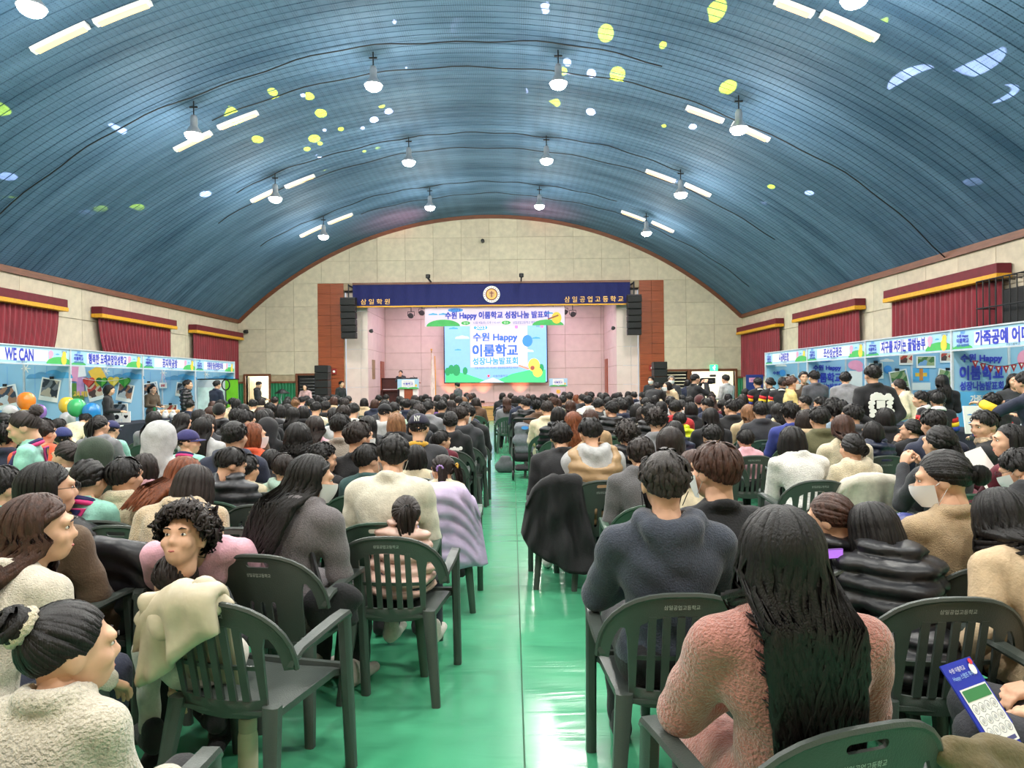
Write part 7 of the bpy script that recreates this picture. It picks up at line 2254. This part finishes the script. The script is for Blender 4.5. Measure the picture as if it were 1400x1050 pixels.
# person at the right edge: crossed legs and a leaflet
rp = person(1.76, 1.95, R(61), 'f', 'lap', 0, 0, 0, ('long', 'k'), ('suit', (108, 96, 66), 'cloth'), label='person in olive coat and charcoal trousers at the right edge', lod=0, legs=(52, 52, 58), shoes=(30, 30, 32))
chair(1.76, 1.95, R(61), 'B', 'chair at the right edge under the olive coat')

chair(P(380, 690, 4.6).x, 4.6, R(-4), 'A', 'empty slatted chair behind the pale mint hoodie')
# performers in black with striped sleeves
m_str = [M('stripe_red', (196, 30, 40), 0.7), M('stripe_yellow', (240, 200, 40), 0.7), M('stripe_blue', (44, 60, 150), 0.7)]
def stripes(e, sk_, s=1.0):
    for sd in 'RL':
        a, b = Vector(sk_['sh' + sd]), Vector(sk_['el' + sd])
        for k in range(3):
            p, q = a.lerp(b, .22 + .26 * k), a.lerp(b, .22 + .26 * (k + 1))
            MB().tube([p, q], [.084 * s, .08 * s], 12).build('sleeve_band', m_str[k], e, True)
def collar(e, sk_):
    nk = sk_['neck']
    pts = [(nk[0] + .08 * math.cos(a), nk[1] + .075 * math.sin(a) - .005, nk[2] + .01 - .03 * math.sin(a)) for a in np.linspace(0, 2 * math.pi, 15)]
    MB().tube(pts, .022, 6, caps=False, flat=(.5, 1.5)).build('white_collar', m_white, e, True)
for i, (px, py, d, rz, hr) in enumerate(((1019, 531, 15.5, -20, 'short'), (1036, 530, 15.0, 10, 'short'), (1052, 529, 14.3, 20, 'lowbun'), (1070, 531, 13.6, -30, 'lowbun'), (1100, 553, 12.2, 60, 'short'), (1122, 551, 11.4, 40, 'short'), (1138, 550, 10.8, 40, 'short'), (1259, 546, 9.6, 50, 'short'), (1282, 543, 9.0, -20, 'bowl'), (1356, 541, 7.9, 10, 'short'))):
    st = py < 535
    zt = 1.3
    p = P(px, py, d)
    # performers sit on high stools or stand: match the height of the head
    b = 'f' if st else 'm'
    pose = 'front' if (p.z > 1.25) else 'lap'
    if pose == 'front': b = 'k' if p.z < 1.4 else 'f'
    sk_ = skeleton(b, pose, .0)
    off = Matrix.Rotation(R(rz), 3, 'Z') @ Vector(sk_['head'])
    e = person(p.x - off.x, d - off.y, R(rz), b, pose, 0, 0, 0, (hr, 'k'), ('sweat', (26, 26, 30)), label='performer in black with striped sleeves, %s from the left in the drum group' % ORD[i + 1], lod=1, mask='w' if i in (2, 8, 3) else None, group='drum performers', legs=(30, 30, 34))
    stripes(e, sk_, sk_['s']); collar(e, sk_)
    if pose == 'lap': chair(p.x - off.x, d - off.y, R(rz), 'B', 'chair under the %s performer from the left in the drum group' % ORD[i + 1], near=False)
# raised arm of a performer at the right edge
ra, rsk = T(1402, 7.4, 'f', 'reach', 20, 'short', 'k', 'sweat', 'navy', 'person reaching out with a yellow striped sleeve at the right edge', lod=1, lean=.1)
a, b_ = Vector(rsk['elL']), Vector(rsk['wrL'])
MB().tube([a.lerp(b_, .1), a.lerp(b_, .9)], [.06, .05], 12).build('sleeve_band', m_str[1], ra, True)
# drums
m_dsk = M('drum_skin_cream', (214, 196, 150), 0.55, 0.12, 8)
m_dwd = M('drum_wood_tan', (176, 134, 80), 0.5, 0.2, 6)
for px, py, d, r_, rz, lab in ((1110, 604, 8.5, .2, 40, 'cream skinned barrel drum behind the blue jacket, upper of two'), (1118, 614, 7.9, .2, 20, 'cream skinned barrel drum behind the blue jacket, lower and nearer')):
    p = P(px, py, d)
    e = tag(empty('barrel_drum', p, R(rz)), lab, 'drum', 'barrel drums')
    MB().lathe([(r_ * .92, -.17), (r_ * 1.08, 0), (r_ * .92, .17)], 24, axis='Y', caps=False).build('shell', m_dwd, e, True)
    for s in (-1, 1):
        MB().lathe([(.0, s * .175), (r_ * .9, s * .175), (r_ * .97, s * .165), (r_ * .97, s * .13)], 24, axis='Y', caps=False).build('drum_skin', m_dsk, e, 'auto')
        MB().tube([(r_ * .98 * math.cos(t), s * .14, r_ * .98 * math.sin(t)) for t in np.linspace(0, 6.2832, 25)], .012, 6, caps=False).build('rope_ring', m_paper, e, True)
    zig = [(r_ * 1.03 * math.cos(k * math.pi / 12), .14 * (1 if k % 2 else -1), r_ * 1.03 * math.sin(k * math.pi / 12)) for k in range(25)]
    MB().tube(zig, .006, 5, caps=False).build('lacing', m_paper, e)
    for s in (-1, 1): MB().tube([(s * r_ * .7, 0, -r_ * .8), (s * r_, 0, -p.z + .01)], .018, 6).build('stand_leg', m_dwd, e)

# ------------------------------------------------------------------ clothes hung over chairs
def chair_frame(tagname):
    e, _, _ = PERSON_AT[tagname]
    return Matrix.Translation(e.location) @ Matrix.Rotation(e.rotation_euler.z, 4, 'Z')
def drape(Mx, label, col, kind='puffer', x0=-.27, x1=.27, zb=(.34, .34), zf=.58, quilt=0.0, fold=.012, flare=.1, puff=.03, hood=False, cat='jacket', name='padded_jacket', seed=0, dip=0.0):
    """garment laid over a chair back: a thick sheet from the front, over the top edge and down behind; zb = hem height at its two ends"""
    r_ = random.Random(seed)
    nu, nv = 34, 40
    ph = [r_.uniform(0, 6.28) for _ in range(6)]
    topz = lambda x: float(np.interp(abs(x), [0, .06, .11, .155, .195, .23, .255, .272, .3], [.815, .813, .805, .79, .767, .735, .70, .66, .60]))
    mid = np.zeros((nv + 1, nu + 1, 3)); nrm = np.zeros_like(mid); th = np.zeros((nv + 1, nu + 1))
    for i in range(nu + 1):
        u = i / nu
        x = x0 + (x1 - x0) * u
        tz = topz(x) + .012
        hem = zb[0] + (zb[1] - zb[0]) * u + dip * math.sin(math.pi * u) + .012 * math.sin(9 * u + ph[0])
        lf, lb = tz - zf, tz - hem
        La = .05 * math.pi / 2
        tot = lf + La + lb
        for j in range(nv + 1):
            v = j / nv * tot
            if v < lf:
                z = zf + v; y = bend(x, min(z, .8))[1] + .035; n = (0, 1, 0)
            elif v < lf + La:
                a = (v - lf) / La * math.pi
                y = bend(x, .8)[1] + .035 * math.cos(a); z = tz + .03 * math.sin(a); n = (0, math.cos(a), math.sin(a))
            else:
                q = v - lf - La
                z = tz - q; y = bend(x, min(z, .8))[1] - .035 - flare * q * q * 1.6; n = (0, -1, 0)
            q = max(0, v - lf - La)
            amp = fold * (.25 + min(1, q / .25))
            w = amp * (math.sin(u * 17 + ph[1] + 1.5 * math.sin(v * 5)) + .6 * math.sin(u * 29 + ph[2] + v * 4) + .5 * math.sin(v * 21 + u * 6 + ph[3]))
            xs = x + (u - .5) * flare * q * 1.2
            mid[j, i] = (xs, y + n[1] * w, z + n[2] * w)
            nrm[j, i] = n
            e_ = min(1, min(u, 1 - u) * 9) ** .5 * min(1, min(j, nv - j) / 3) ** .5
            t_ = puff * (.25 + .75 * e_)
            if quilt: t_ *= .35 + .65 * abs(math.sin(math.pi * v / quilt + .12 * math.sin(u * 7)))
            th[j, i] = t_
    A = mid + nrm * th[..., None]; B = mid - nrm * (.008 + 0 * th[..., None])
    n1 = (nu + 1) * (nv + 1)
    V = np.concatenate([A.reshape(-1, 3), B.reshape(-1, 3)])
    Q = []
    g = lambda j, i: j * (nu + 1) + i
    for j in range(nv):
        for i in range(nu):
            Q.append((g(j, i), g(j + 1, i), g(j + 1, i + 1), g(j, i + 1))); Q.append((n1 + g(j, i), n1 + g(j, i + 1), n1 + g(j + 1, i + 1), n1 + g(j + 1, i)))
    for j in range(nv):
        Q.append((g(j, 0), n1 + g(j, 0), n1 + g(j + 1, 0), g(j + 1, 0))); Q.append((g(j, nu), g(j + 1, nu), n1 + g(j + 1, nu), n1 + g(j, nu)))
    for i in range(nu):
        Q.append((g(0, i), g(0, i + 1), n1 + g(0, i + 1), n1 + g(0, i))); Q.append((g(nv, i), n1 + g(nv, i), n1 + g(nv, i + 1), g(nv, i + 1)))
    me = np_mesh(name, V, np.array(Q))
    bm = bmesh.new(); bm.from_mesh(me); bmesh.ops.recalc_face_normals(bm, faces=bm.faces); bm.to_mesh(me); bm.free()
    e = tag(empty(name), label, cat, 'clothes hung over chairs')
    e.matrix_world = Mx
    o = obj('garment_body', me, cmat(col, kind), e)
    if hood:
        xm = (x0 + x1) / 2 + .02
        pr = [cap((xm - .12, -.30, .80), (xm + .10, -.29, .85), .035, .045, (1, .7, 1)), cap((xm + .10, -.29, .85), (xm + .17, -.27, .80), .045, .03, (1, .7, 1)), cap((xm - .06, -.33, .76), (xm + .12, -.32, .80), .035, .04, (1, .6, 1)), cap((xm - .16, -.28, .74), (xm - .05, -.33, .72), .03, .03, (1, .6, 1))]
        Vh, Qh = field(pr, .011, .03, post=lambda F_, X, Y, Z: F_ + wrinkle(X, Y, Z, .006))
        obj('hood', np_mesh('hood', Vh, Qh), cmat(col, kind), e)
    return e
drape(chair_frame('lavender'), 'lavender padded jacket hung over the chair at the aisle', (196, 178, 212), x0=-.28, x1=.29, zb=(.36, .30), quilt=.10, puff=.05, flare=.25)
chair(-.98, 2.66, R(-14), 'A', 'slatted chair with armrest carrying the cream padded jacket')
cpf = Matrix.Translation((-.98, 2.66, 0)) @ Matrix.Rotation(R(-14), 4, 'Z')
drape(cpf, 'cream padded jacket with hood hung over the slatted chair', (204, 192, 166), x0=-.32, x1=.06, zb=(.44, .74), zf=.5, puff=.035, fold=.016, flare=.35, hood=True, seed=3)
drape(chair_frame('draped_black'), 'long black coat hung over the chair at the right of the aisle', (22, 22, 25), kind='cloth', x0=-.31, x1=.12, zb=(.42, .16), flare=.3, fold=.02, puff=.018, name='long_coat', cat='coat', seed=5, dip=-.1)
drape(chair_frame('draped_white'), 'off-white coat hung over the chair in the right block', (206, 200, 184), kind='cloth', x0=-.28, x1=.28, zb=(.4, .4), fold=.014, puff=.02, name='coat', cat='coat', seed=6)
ng = drape(chair_frame('scout1'), 'black padded jacket with a yellow square badge hung on the left', (24, 24, 28), x0=-.29, x1=.29, zb=(.36, .3), quilt=.12, puff=.04, seed=7)
for p_ in ([(-.012, -.018), (-.006, -.018), (-.006, .018), (-.012, .018)], [(.006, -.018), (.012, -.018), (.012, .018), (.006, .018)], [(-.012, .013), (.012, .013), (.012, .018), (-.012, .018)], [(-.012, -.018), (.012, -.018), (.012, -.013), (-.012, -.013)]):
    flat('yellow_badge', m_gold, ng, p_, (.07, -.395, .73), RX, UZ, 0.004, .004)
q = P(190, 790, 3.3)
drape(Matrix.Translation((q.x, 3.45, 0)) @ Matrix.Rotation(R(-12), 4, 'Z'), 'black quilted jacket hung over a chair left of the pink sweatshirt', (24, 24, 30), zb=(.25, .3), quilt=.09, puff=.03, seed=8)
chair(q.x, 3.45, R(-12), 'B', 'chair under the black quilted jacket, left block')
q = P(1250, 700, 3.2)
drape(Matrix.Translation((q.x, 3.75, 0)) @ Matrix.Rotation(R(8), 4, 'Z'), 'royal blue padded jacket lying beside the tan raglan sweater', (36, 44, 120), zb=(.45, .5), quilt=.1, puff=.035, seed=9)
chair(q.x, 3.75, R(8), 'B', 'chair under the royal blue padded jacket, right block')
# olive coat tail over the right-edge chair
V, Q = field([cap(tuple(P(1300, 1012, 1.62)), tuple(P(1385, 1030, 1.7)), .018, .03, (1, 1, .7)), cap(tuple(P(1285, 1030, 1.6)), tuple(P(1340, 1055, 1.62)), .018, .035), cap(tuple(P(1345, 1022, 1.68)), tuple(P(1405, 1045, 1.7)), .03, .04), cap(tuple(P(1330, 1060, 1.62)), tuple(P(1400, 1075, 1.68)), .04, .05)], .01, .03, post=lambda F_, X, Y, Z: F_ + wrinkle(X, Y, Z, .007))
tag(obj('coat_tail', np_mesh('coat_tail', V, Q), cmat((104, 92, 62))), 'olive coat tail folded over the armrest at the lower right', 'coat')
# bag and coat by the grey wool coat
q = P(455, 825, 3.15)
V, Q = field([cap((-.06, 0, .0), (.06, 0, .02), .075, .07, (1, .6, 1)), cap((-.05, 0, -.07), (.05, 0, -.06), .06, .05, (1, .6, 1))], .014, .05, post=lambda F_, X, Y, Z: F_ + wrinkle(X, Y, Z, .006))
sb = tag(empty('shoulder_bag', q), 'black cloth shoulder bag hanging beside the grey wool coat', 'bag')
obj('bag_body', np_mesh('bag_body', V, Q), cmat((26, 26, 30)), sb)
MB().tube([(-.06, .02, .08), (-.16, .12, .32), (-.2, .2, .42)], .012, 6).build('strap', m_black, sb)

# ------------------------------------------------------------------ small things people hold or wear
def part_at(tagname, nm, me, mat, T_=None):
    e, sk_, lod = PERSON_AT[tagname]
    h = [c for c in e.children if c.name.startswith(('hair', 'cap', 'body'))]
    hh = next((c for c in e.children if c.name.startswith('hair')), None)
    o = obj(nm, me, mat, e)
    if T_ is not None:
        o.matrix_local = (hh.matrix_basis if hh else Matrix.Translation(Vector(sk_['head']))) @ T_
    return o
def torus_me(R0, r0, n=20, m=8, bump=.25):
    V, Q = [], []
    for i in range(n):
        a = 2 * math.pi * i / n
        rr_ = r0 * (1 + bump * math.sin(i * 2.9))
        for j in range(m):
            b = 2 * math.pi * j / m
            V.append(((R0 + rr_ * math.cos(b)) * math.cos(a), (R0 + rr_ * math.cos(b)) * math.sin(a), rr_ * math.sin(b)))
    for i in range(n):
        for j in range(m):
            Q.append((i * m + j, ((i + 1) % n) * m + j, ((i + 1) % n) * m + (j + 1) % m, i * m + (j + 1) % m))
    return np_mesh('scrunchie', np.array(V), np.array(Q))
td = Vector(dirv(math.pi, R(55))); tc0 = Vector(SKC + SKR * np.array(td)) + td * .02
part_at('scrunchie', 'scrunchie', torus_me(.036, .017), cmat((214, 200, 172), 'fleece'), Matrix.Translation(tc0) @ td.to_track_quat('Z', 'Y').to_matrix().to_4x4())
for i, (ph, c) in enumerate(((R(128), PAL['mustard']), (R(-128), (150, 120, 176)))):
    dv = Vector(dirv(ph, R(98))); pc = Vector(SKC + SKR * np.array(dv)) + dv * .03
    part_at('lavender', 'scrunchie', torus_me(.02, .014), cmat(c), Matrix.Translation(pc) @ dv.to_track_quat('Z', 'Y').to_matrix().to_4x4())
dv = Vector(dirv(math.pi, R(68))); pc = Vector(SKC + SKR * np.array(dv)) + dv * .02
part_at('peach', 'hair_tie', torus_me(.02, .007), m_black, Matrix.Translation(pc) @ dv.to_track_quat('Z', 'Y').to_matrix().to_4x4())
for s in (-1, 1):
    part_at('earmuff', 'earmuff', MB().ball((0, 0, 0), .045, 12, 8).me('earmuff', True), cmat((236, 232, 226), 'fleece'), Matrix.Translation((s * .1, -.005, -.01)))
# neckerchiefs of the scouts
m_nk, m_nk2 = M('neckerchief_navy', (38, 36, 88), 0.7), M('neckerchief_pink', (222, 60, 130), 0.7)
def neckerchief(e, sk_, front=False):
    nk = sk_['neck']; s = sk_['s']
    for r0, dz, m in ((.088, .005, m_nk), (.098, -.012, m_nk2)):
        pts = [(nk[0] + r0 * math.cos(a) * s ** .5, nk[1] + r0 * .95 * math.sin(a) * s ** .5, nk[2] + dz - .05 * s * math.sin(a)) for a in np.linspace(0, 2 * math.pi, 17)]
        MB().tube(pts, .016, 6, caps=False).build('neckerchief_band', m, e, True)
    yb = nk[1] - .135 * s
    o = flat('neckerchief_back', m_nk2, e, [(-.12 * s, .0), (0, -.17 * s), (.12 * s, .0)], (nk[0], yb, nk[2] - .01), RX, UZ, 0, .01)
    flat('neckerchief_cloth', m_nk, e, [(-.09 * s, -.005), (0, -.13 * s), (.09 * s, -.005)], (nk[0], yb, nk[2] - .01), RX, UZ, .004)
    flat('emblem', m_gold, e, disc2(.03 * s, 0, -.045 * s, 10), (nk[0], yb, nk[2] - .01), RX, UZ, .008)
    if front:
        pts = [(nk[0] + .05 * s, nk[1] + .1 * s, nk[2] - .06), (nk[0] + .01, nk[1] + .15 * s, nk[2] - .16), (nk[0] - .01, nk[1] + .16 * s, nk[2] - .3), (nk[0] - .02, nk[1] + .15 * s, nk[2] - .46)]
        MB().tube(pts, .022, 8).build('neckerchief_tail', m_nk, e, True)
        for k in range(5):
            a, b = Vector(pts[2]), Vector(pts[3])
            t = k / 5
            MB().tube([a.lerp(b, t), a.lerp(b, t + .09)], .0235, 8).build('neckerchief_stripe', m_nk2, e)
        MB().lathe([(.02, -.012), (.026, 0), (.02, .012)], 10, c=(pts[1][0], pts[1][1] + .01, pts[1][2])).build('slide_ring', m_gold, e)
for t_ in ('scout1', 'scout2', 'scout3', 'scout4'):
    e, sk_, lod = PERSON_AT[t_]
    neckerchief(e, sk_)
neckerchief(g1, gsk, True)
# belt and badge of the standing scout
pz = gsk['pel']
MB().lathe([(.118, pz[2] + .03), (.122, pz[2] + .035), (.122, pz[2] + .06), (.118, pz[2] + .065)], 20, caps=False).build('belt', M('brown_leather', (84, 56, 40), 0.5), g1, True)
# cap letters
e, sk_, lod = PERSON_AT['nycap']
cp = next(c for c in e.children if c.name.startswith('cap'))
put_text('NY', m_paper, cp, (0, -.128, .075), RX, UZ, .05, .045, .03)
MB().tube([(.07 * math.cos(a), -.08 + .07 * math.sin(a), sk_['neck'][2] + .02 - .02 * math.sin(a)) for a in np.linspace(0, 2 * math.pi, 15)], .03, 8, caps=False).build('shirt_collar', cmat(PAL['mustard']), e, True)
for t_ in ('whiteprint', 'whiteprint2'):
    e, sk_, lod = PERSON_AT[t_]
    ch_ = sk_['chest']
    for k in range(4):
        flat('white_print', m_paper, e, disc2(.022, .02 + .035 * k, .0 + .012 * (k % 2), 8), (0, ch_[1] - .165, ch_[2] - .02), RX, UZ, 0, .015)
e, sk_, lod = PERSON_AT['bluefig']
MB().tube([(-.05 + .06 * math.cos(t) * (1 + .2 * math.sin(3 * t)), sk_['chest'][1] - .145, sk_['chest'][2] - .02 + .09 * math.sin(t)) for t in np.linspace(0, 6.2832, 20)], .009, 6, caps=False).build('blue_print', M('print_blue', (0, 0, 0)), e)
e, sk_, lod = PERSON_AT['plaid']
nk = sk_['neck']
m_pl = M('plaid_scarf', (170, 150, 124), 0.9, 0.6, 40, kind='wave', bump=.2, bscale=40)
MB().tube([(nk[0] + .085 * math.cos(a), nk[1] + .085 * math.sin(a), nk[2] + .035) for a in np.linspace(0, 2 * math.pi, 17)], .042, 8, caps=False).build('scarf', m_pl, e, True)
# phone held by the child, its glow
e, sk_, lod = PERSON_AT['phone']
hc_ = (Vector(sk_['wrR']) + Vector(sk_['wrL'])) / 2 + Vector((0.03, .05, .05))
ph = tag(empty('smartphone', e.matrix_basis @ hc_ if False else (Matrix.Translation(e.location) @ Matrix.Rotation(e.rotation_euler.z, 4, 'Z')) @ hc_, e.rotation_euler.z - .5), 'lit smartphone held up by the child in black jacket', 'phone')
bx('phone_body', m_black, ph, -.075, .075, -.004, .004, -.036, .036, ch=.003)
flat('phone_screen', M('phone_glow', (220, 235, 250), .3, .05, emit=1.0), ph, rect2(.138, .064), (0, -.0045, 0), RX, UZ, .001)
pp_ = P(1140, 757, 2.75)
ph = tag(empty('smartphone', pp_, R(10)), 'purple edged phone held beside the dusty pink coat', 'phone')
bx('phone_body', cmat((126, 80, 170)), ph, -.04, .04, -.005, .005, -.02, .02, ch=.003)
flat('phone_screen', M('phone_glow_violet', (170, 110, 220), .3, .05, emit=.6), ph, rect2(.07, .032), (0, -.0055, 0), RX, UZ, .001)
# stamp-tour leaflet
lc = P(1342, 962, 1.98)
lf = tag(empty('leaflet', lc), 'blue stamp leaflet with twelve circles held at the right edge', 'leaflet')
lf.rotation_euler = (R(-38), R(0), R(28))
bx('sheet', M('leaflet_blue', (48, 62, 178), .4, .05), lf, -.075, .075, -.002, .002, -.12, .12)
flat('panel', m_paper, lf, rect2(.128, .155, .003, -.03), (0, -.002, 0), RX, UZ, .001)
flat('green_box', M('leaflet_green', (70, 140, 86), .5), lf, rect2(.118, .03, .003, .028), (0, -.002, 0), RX, UZ, .002)
put_text('스탬프 투어', m_paper, lf, (.015, -.002, .028), RX, UZ, .06, .012, .012, off=.003)
m_lring = M('leaflet_ring', (104, 106, 112), .5)
for i in range(4):
    for j in range(3):
        cx, cz = -.042 + .03 * i, -.008 - .031 * j
        MB().tube([(cx + .0125 * math.cos(a), -.0035, cz + .0125 * math.sin(a)) for a in np.linspace(0, 6.2832, 17)], .0009, 4, caps=False).build('stamp_ring', m_lring, lf)
        flat('stamp_mark', M('leaflet_grey', (196, 196, 196), .5), lf, disc2(.006, cx, cz, 8), (0, -.002, 0), RX, UZ, .002)
put_text('수원 이룸학교', m_paper, lf, (-.02, -.002, .098), RX, UZ, .075, .013, .02)
put_text('Happy 스탬프 투어', M('leaflet_pale_blue', (170, 210, 246), .5), lf, (-.01, -.002, .077), RX, UZ, .1, .016, .02)
flat('balloon_print', m_paper, lf, disc2(.014, .05, .088, 12, .016), (0, -.002, 0), RX, UZ, .001)
flat('balloon_print', M('print_red', (0, 0, 0)), lf, disc2(.009, .056, .108, 10), (0, -.002, 0), RX, UZ, .002)
flat('logo', M('leaflet_logo', (90, 90, 140), .5), lf, rect2(.04, .01, .03, -.098), (0, -.002, 0), RX, UZ, .002)
# reading paper of the maroon sweatshirt
rpaper = P(1345, 640, 4.75)
o = flat('paper_sheet', m_paper, None, rect2(.22, .28, 0, 0, .2), (0, 0, 0), RX, UZ, 0, .002); o.location = rpaper; o.rotation_euler = (R(-30), 0, R(20))
tag(o, 'grey paper sheet held by the person in maroon sweatshirt', 'paper')
# tumbler and shoes under the slatted chair
q = P(289, 1010, 2.42)
tb = tag(empty('tumbler', (q.x, 2.75, 0)), 'cream tumbler standing under the slatted chair at the left', 'tumbler')
MB().lathe([(.036, 0), (.038, .01), (.038, .17), (.034, .19)], 20).build('body', M('cream_enamel', (206, 196, 170), .35), tb, 'auto')
MB().lathe([(.034, .19), (.035, .195), (.035, .235), (.03, .245)], 20).build('lid', M('cream_lid', (190, 180, 156), .4), tb, 'auto')
# stroller
st_ = tag(empty('stroller', (P(718, 640, 11.5).x, 11.5, 0)), 'grey folding stroller with black basket parked in the aisle', 'stroller')
m_sg, m_sk = cmat((112, 116, 124)), cmat((26, 26, 30))
for s in (-1, 1):
    fr = MB().tube([(s * .19, -.28, .12), (s * .19, .1, .62), (s * .19, -.18, .95)], .014, 8).tube([(s * .19, .3, .1), (s * .19, -.05, .5)], .014, 8).build('side_frame', m_black, st_, True)
    for y in (-.28, .3):
        w_ = MB().lathe([(.055, -.018), (.075, -.014), (.075, .014), (.055, .018)], 18, c=(s * .2, y, .075), axis='X').build('wheel', m_black, st_, True)
        MB().lathe([(.03, -.02), (.03, .02)], 12, c=(s * .2, y, .075), axis='X').build('hub', m_alu, w_)
MB().tube([(-.19, -.18, .95), (-.17, -.21, .98), (.17, -.21, .98), (.19, -.18, .95)], .02, 8).build('handle', m_black, st_, True)
V, Q = field([cap((-.12, -.04, .62), (.12, -.04, .62), .09, .09, (1, .6, 1)), cap((-.11, -.02, .8), (.11, -.02, .8), .08, .08, (1, .7, 1)), cap((-.1, .1, .84), (.1, .1, .84), .07), cap((-.1, .0, .46), (.1, .0, .46), .07)], .02, .05)
obj('canopy', np_mesh('canopy', V, Q), m_sg, st_)
V, Q = field([cap((-.12, 0, .34), (.12, 0, .34), .1, .1, (1, 1, .8))], .02, .05)
obj('seat_shell', np_mesh('seat_shell', V, Q), m_sk, st_)
bx('basket', m_sk, st_, -.17, .17, -.2, .2, .13, .2, ch=.03)
flat('blue_patch', m_tsky, st_, disc2(.06, 0, .83, 12, .03), (0, -.11, 0), RX, UZ, 0, .01)
V, Q = field([cap((-.1, 0, .1), (.06, 0, .1), .1, .1, (1, .7, 1)), cap((-.04, 0, .22), (.04, 0, .24), .08, .05, (1, .6, 1))], .02, .04)
o = obj('backpack', np_mesh('backpack', V, Q), cmat((92, 94, 98)), None, (P(692, 640, 12.2).x, 12.2, .0)); tag(o, 'dark grey backpack lying left of the stroller', 'bag')
# bag with orange plush hanging at the aisle
q = P(645, 612, 8.6)
bg = tag(empty('shoulder_bag', q), 'black bag with an orange plush hanging on the aisle chair', 'bag')
V, Q = field([cap((0, 0, .08), (0, 0, -.16), .1, .09, (1, .6, 1))], .02, .03)
obj('bag_body', np_mesh('bag_body', V, Q), m_sk, bg)
pl = obj('plush', MB().ball((0, -.07, .06), (.05, .04, .05), 12, 8).ball((.04, -.08, .0), (.035, .03, .035), 10, 6).ball((-.03, -.08, .1), .018, 8, 6).me('plush', True), cmat((214, 120, 40), 'fleece'), bg)
# camera gear
hc_ = (Matrix.Translation(cmn.location) @ Matrix.Rotation(cmn.rotation_euler.z, 4, 'Z')) @ ((Vector(csk['wrR']) + Vector(csk['wrL'])) / 2 + Vector((0, .08, .02)))
cme = tag(empty('photo_camera', hc_, cmn.rotation_euler.z), 'black photo camera held by the person in black shirt', 'camera')
bx('camera_body', m_black, cme, -.07, .07, -.04, .03, -.045, .045, ch=.01)
MB().lathe([(.04, .03), (.045, .05), (.045, .15), (.04, .16)], 14, axis='Y').build('lens', m_black, cme, True)
q = P(968, 526, 18.0)
vc = tag(empty('video_camera', (q.x, 18.0, 0)), 'black video camera on a tripod before the double door', 'camera')
bx('camera_body', m_black, vc, -.18, .18, -.07, .07, 1.5, 1.66, ch=.015)
MB().lathe([(.05, -.42), (.06, -.4), (.06, -.18), (.05, -.17)], 14, c=(0, 0, 1.58), axis='X').build('lens', m_black, vc, True)
bx('viewfinder', m_black, vc, .05, .2, -.05, .05, 1.68, 1.74, ch=.01)
for k in range(3):
    a = 2 * math.pi * k / 3 + .5
    MB().tube([(0, 0, 1.5), (.42 * math.cos(a), .42 * math.sin(a), .01)], .016, 6).build('tripod_leg', m_black, vc)
gc = P(211, 560, 19.1)
o = MB().lathe([(.03, 0), (.035, .11)], 12).build('cup', M('green_cup', (30, 120, 70), .5), None); o.location = (gc.x, 19.1, gc.z - .05); tag(o, 'green paper cup held in the craft booth', 'cup')
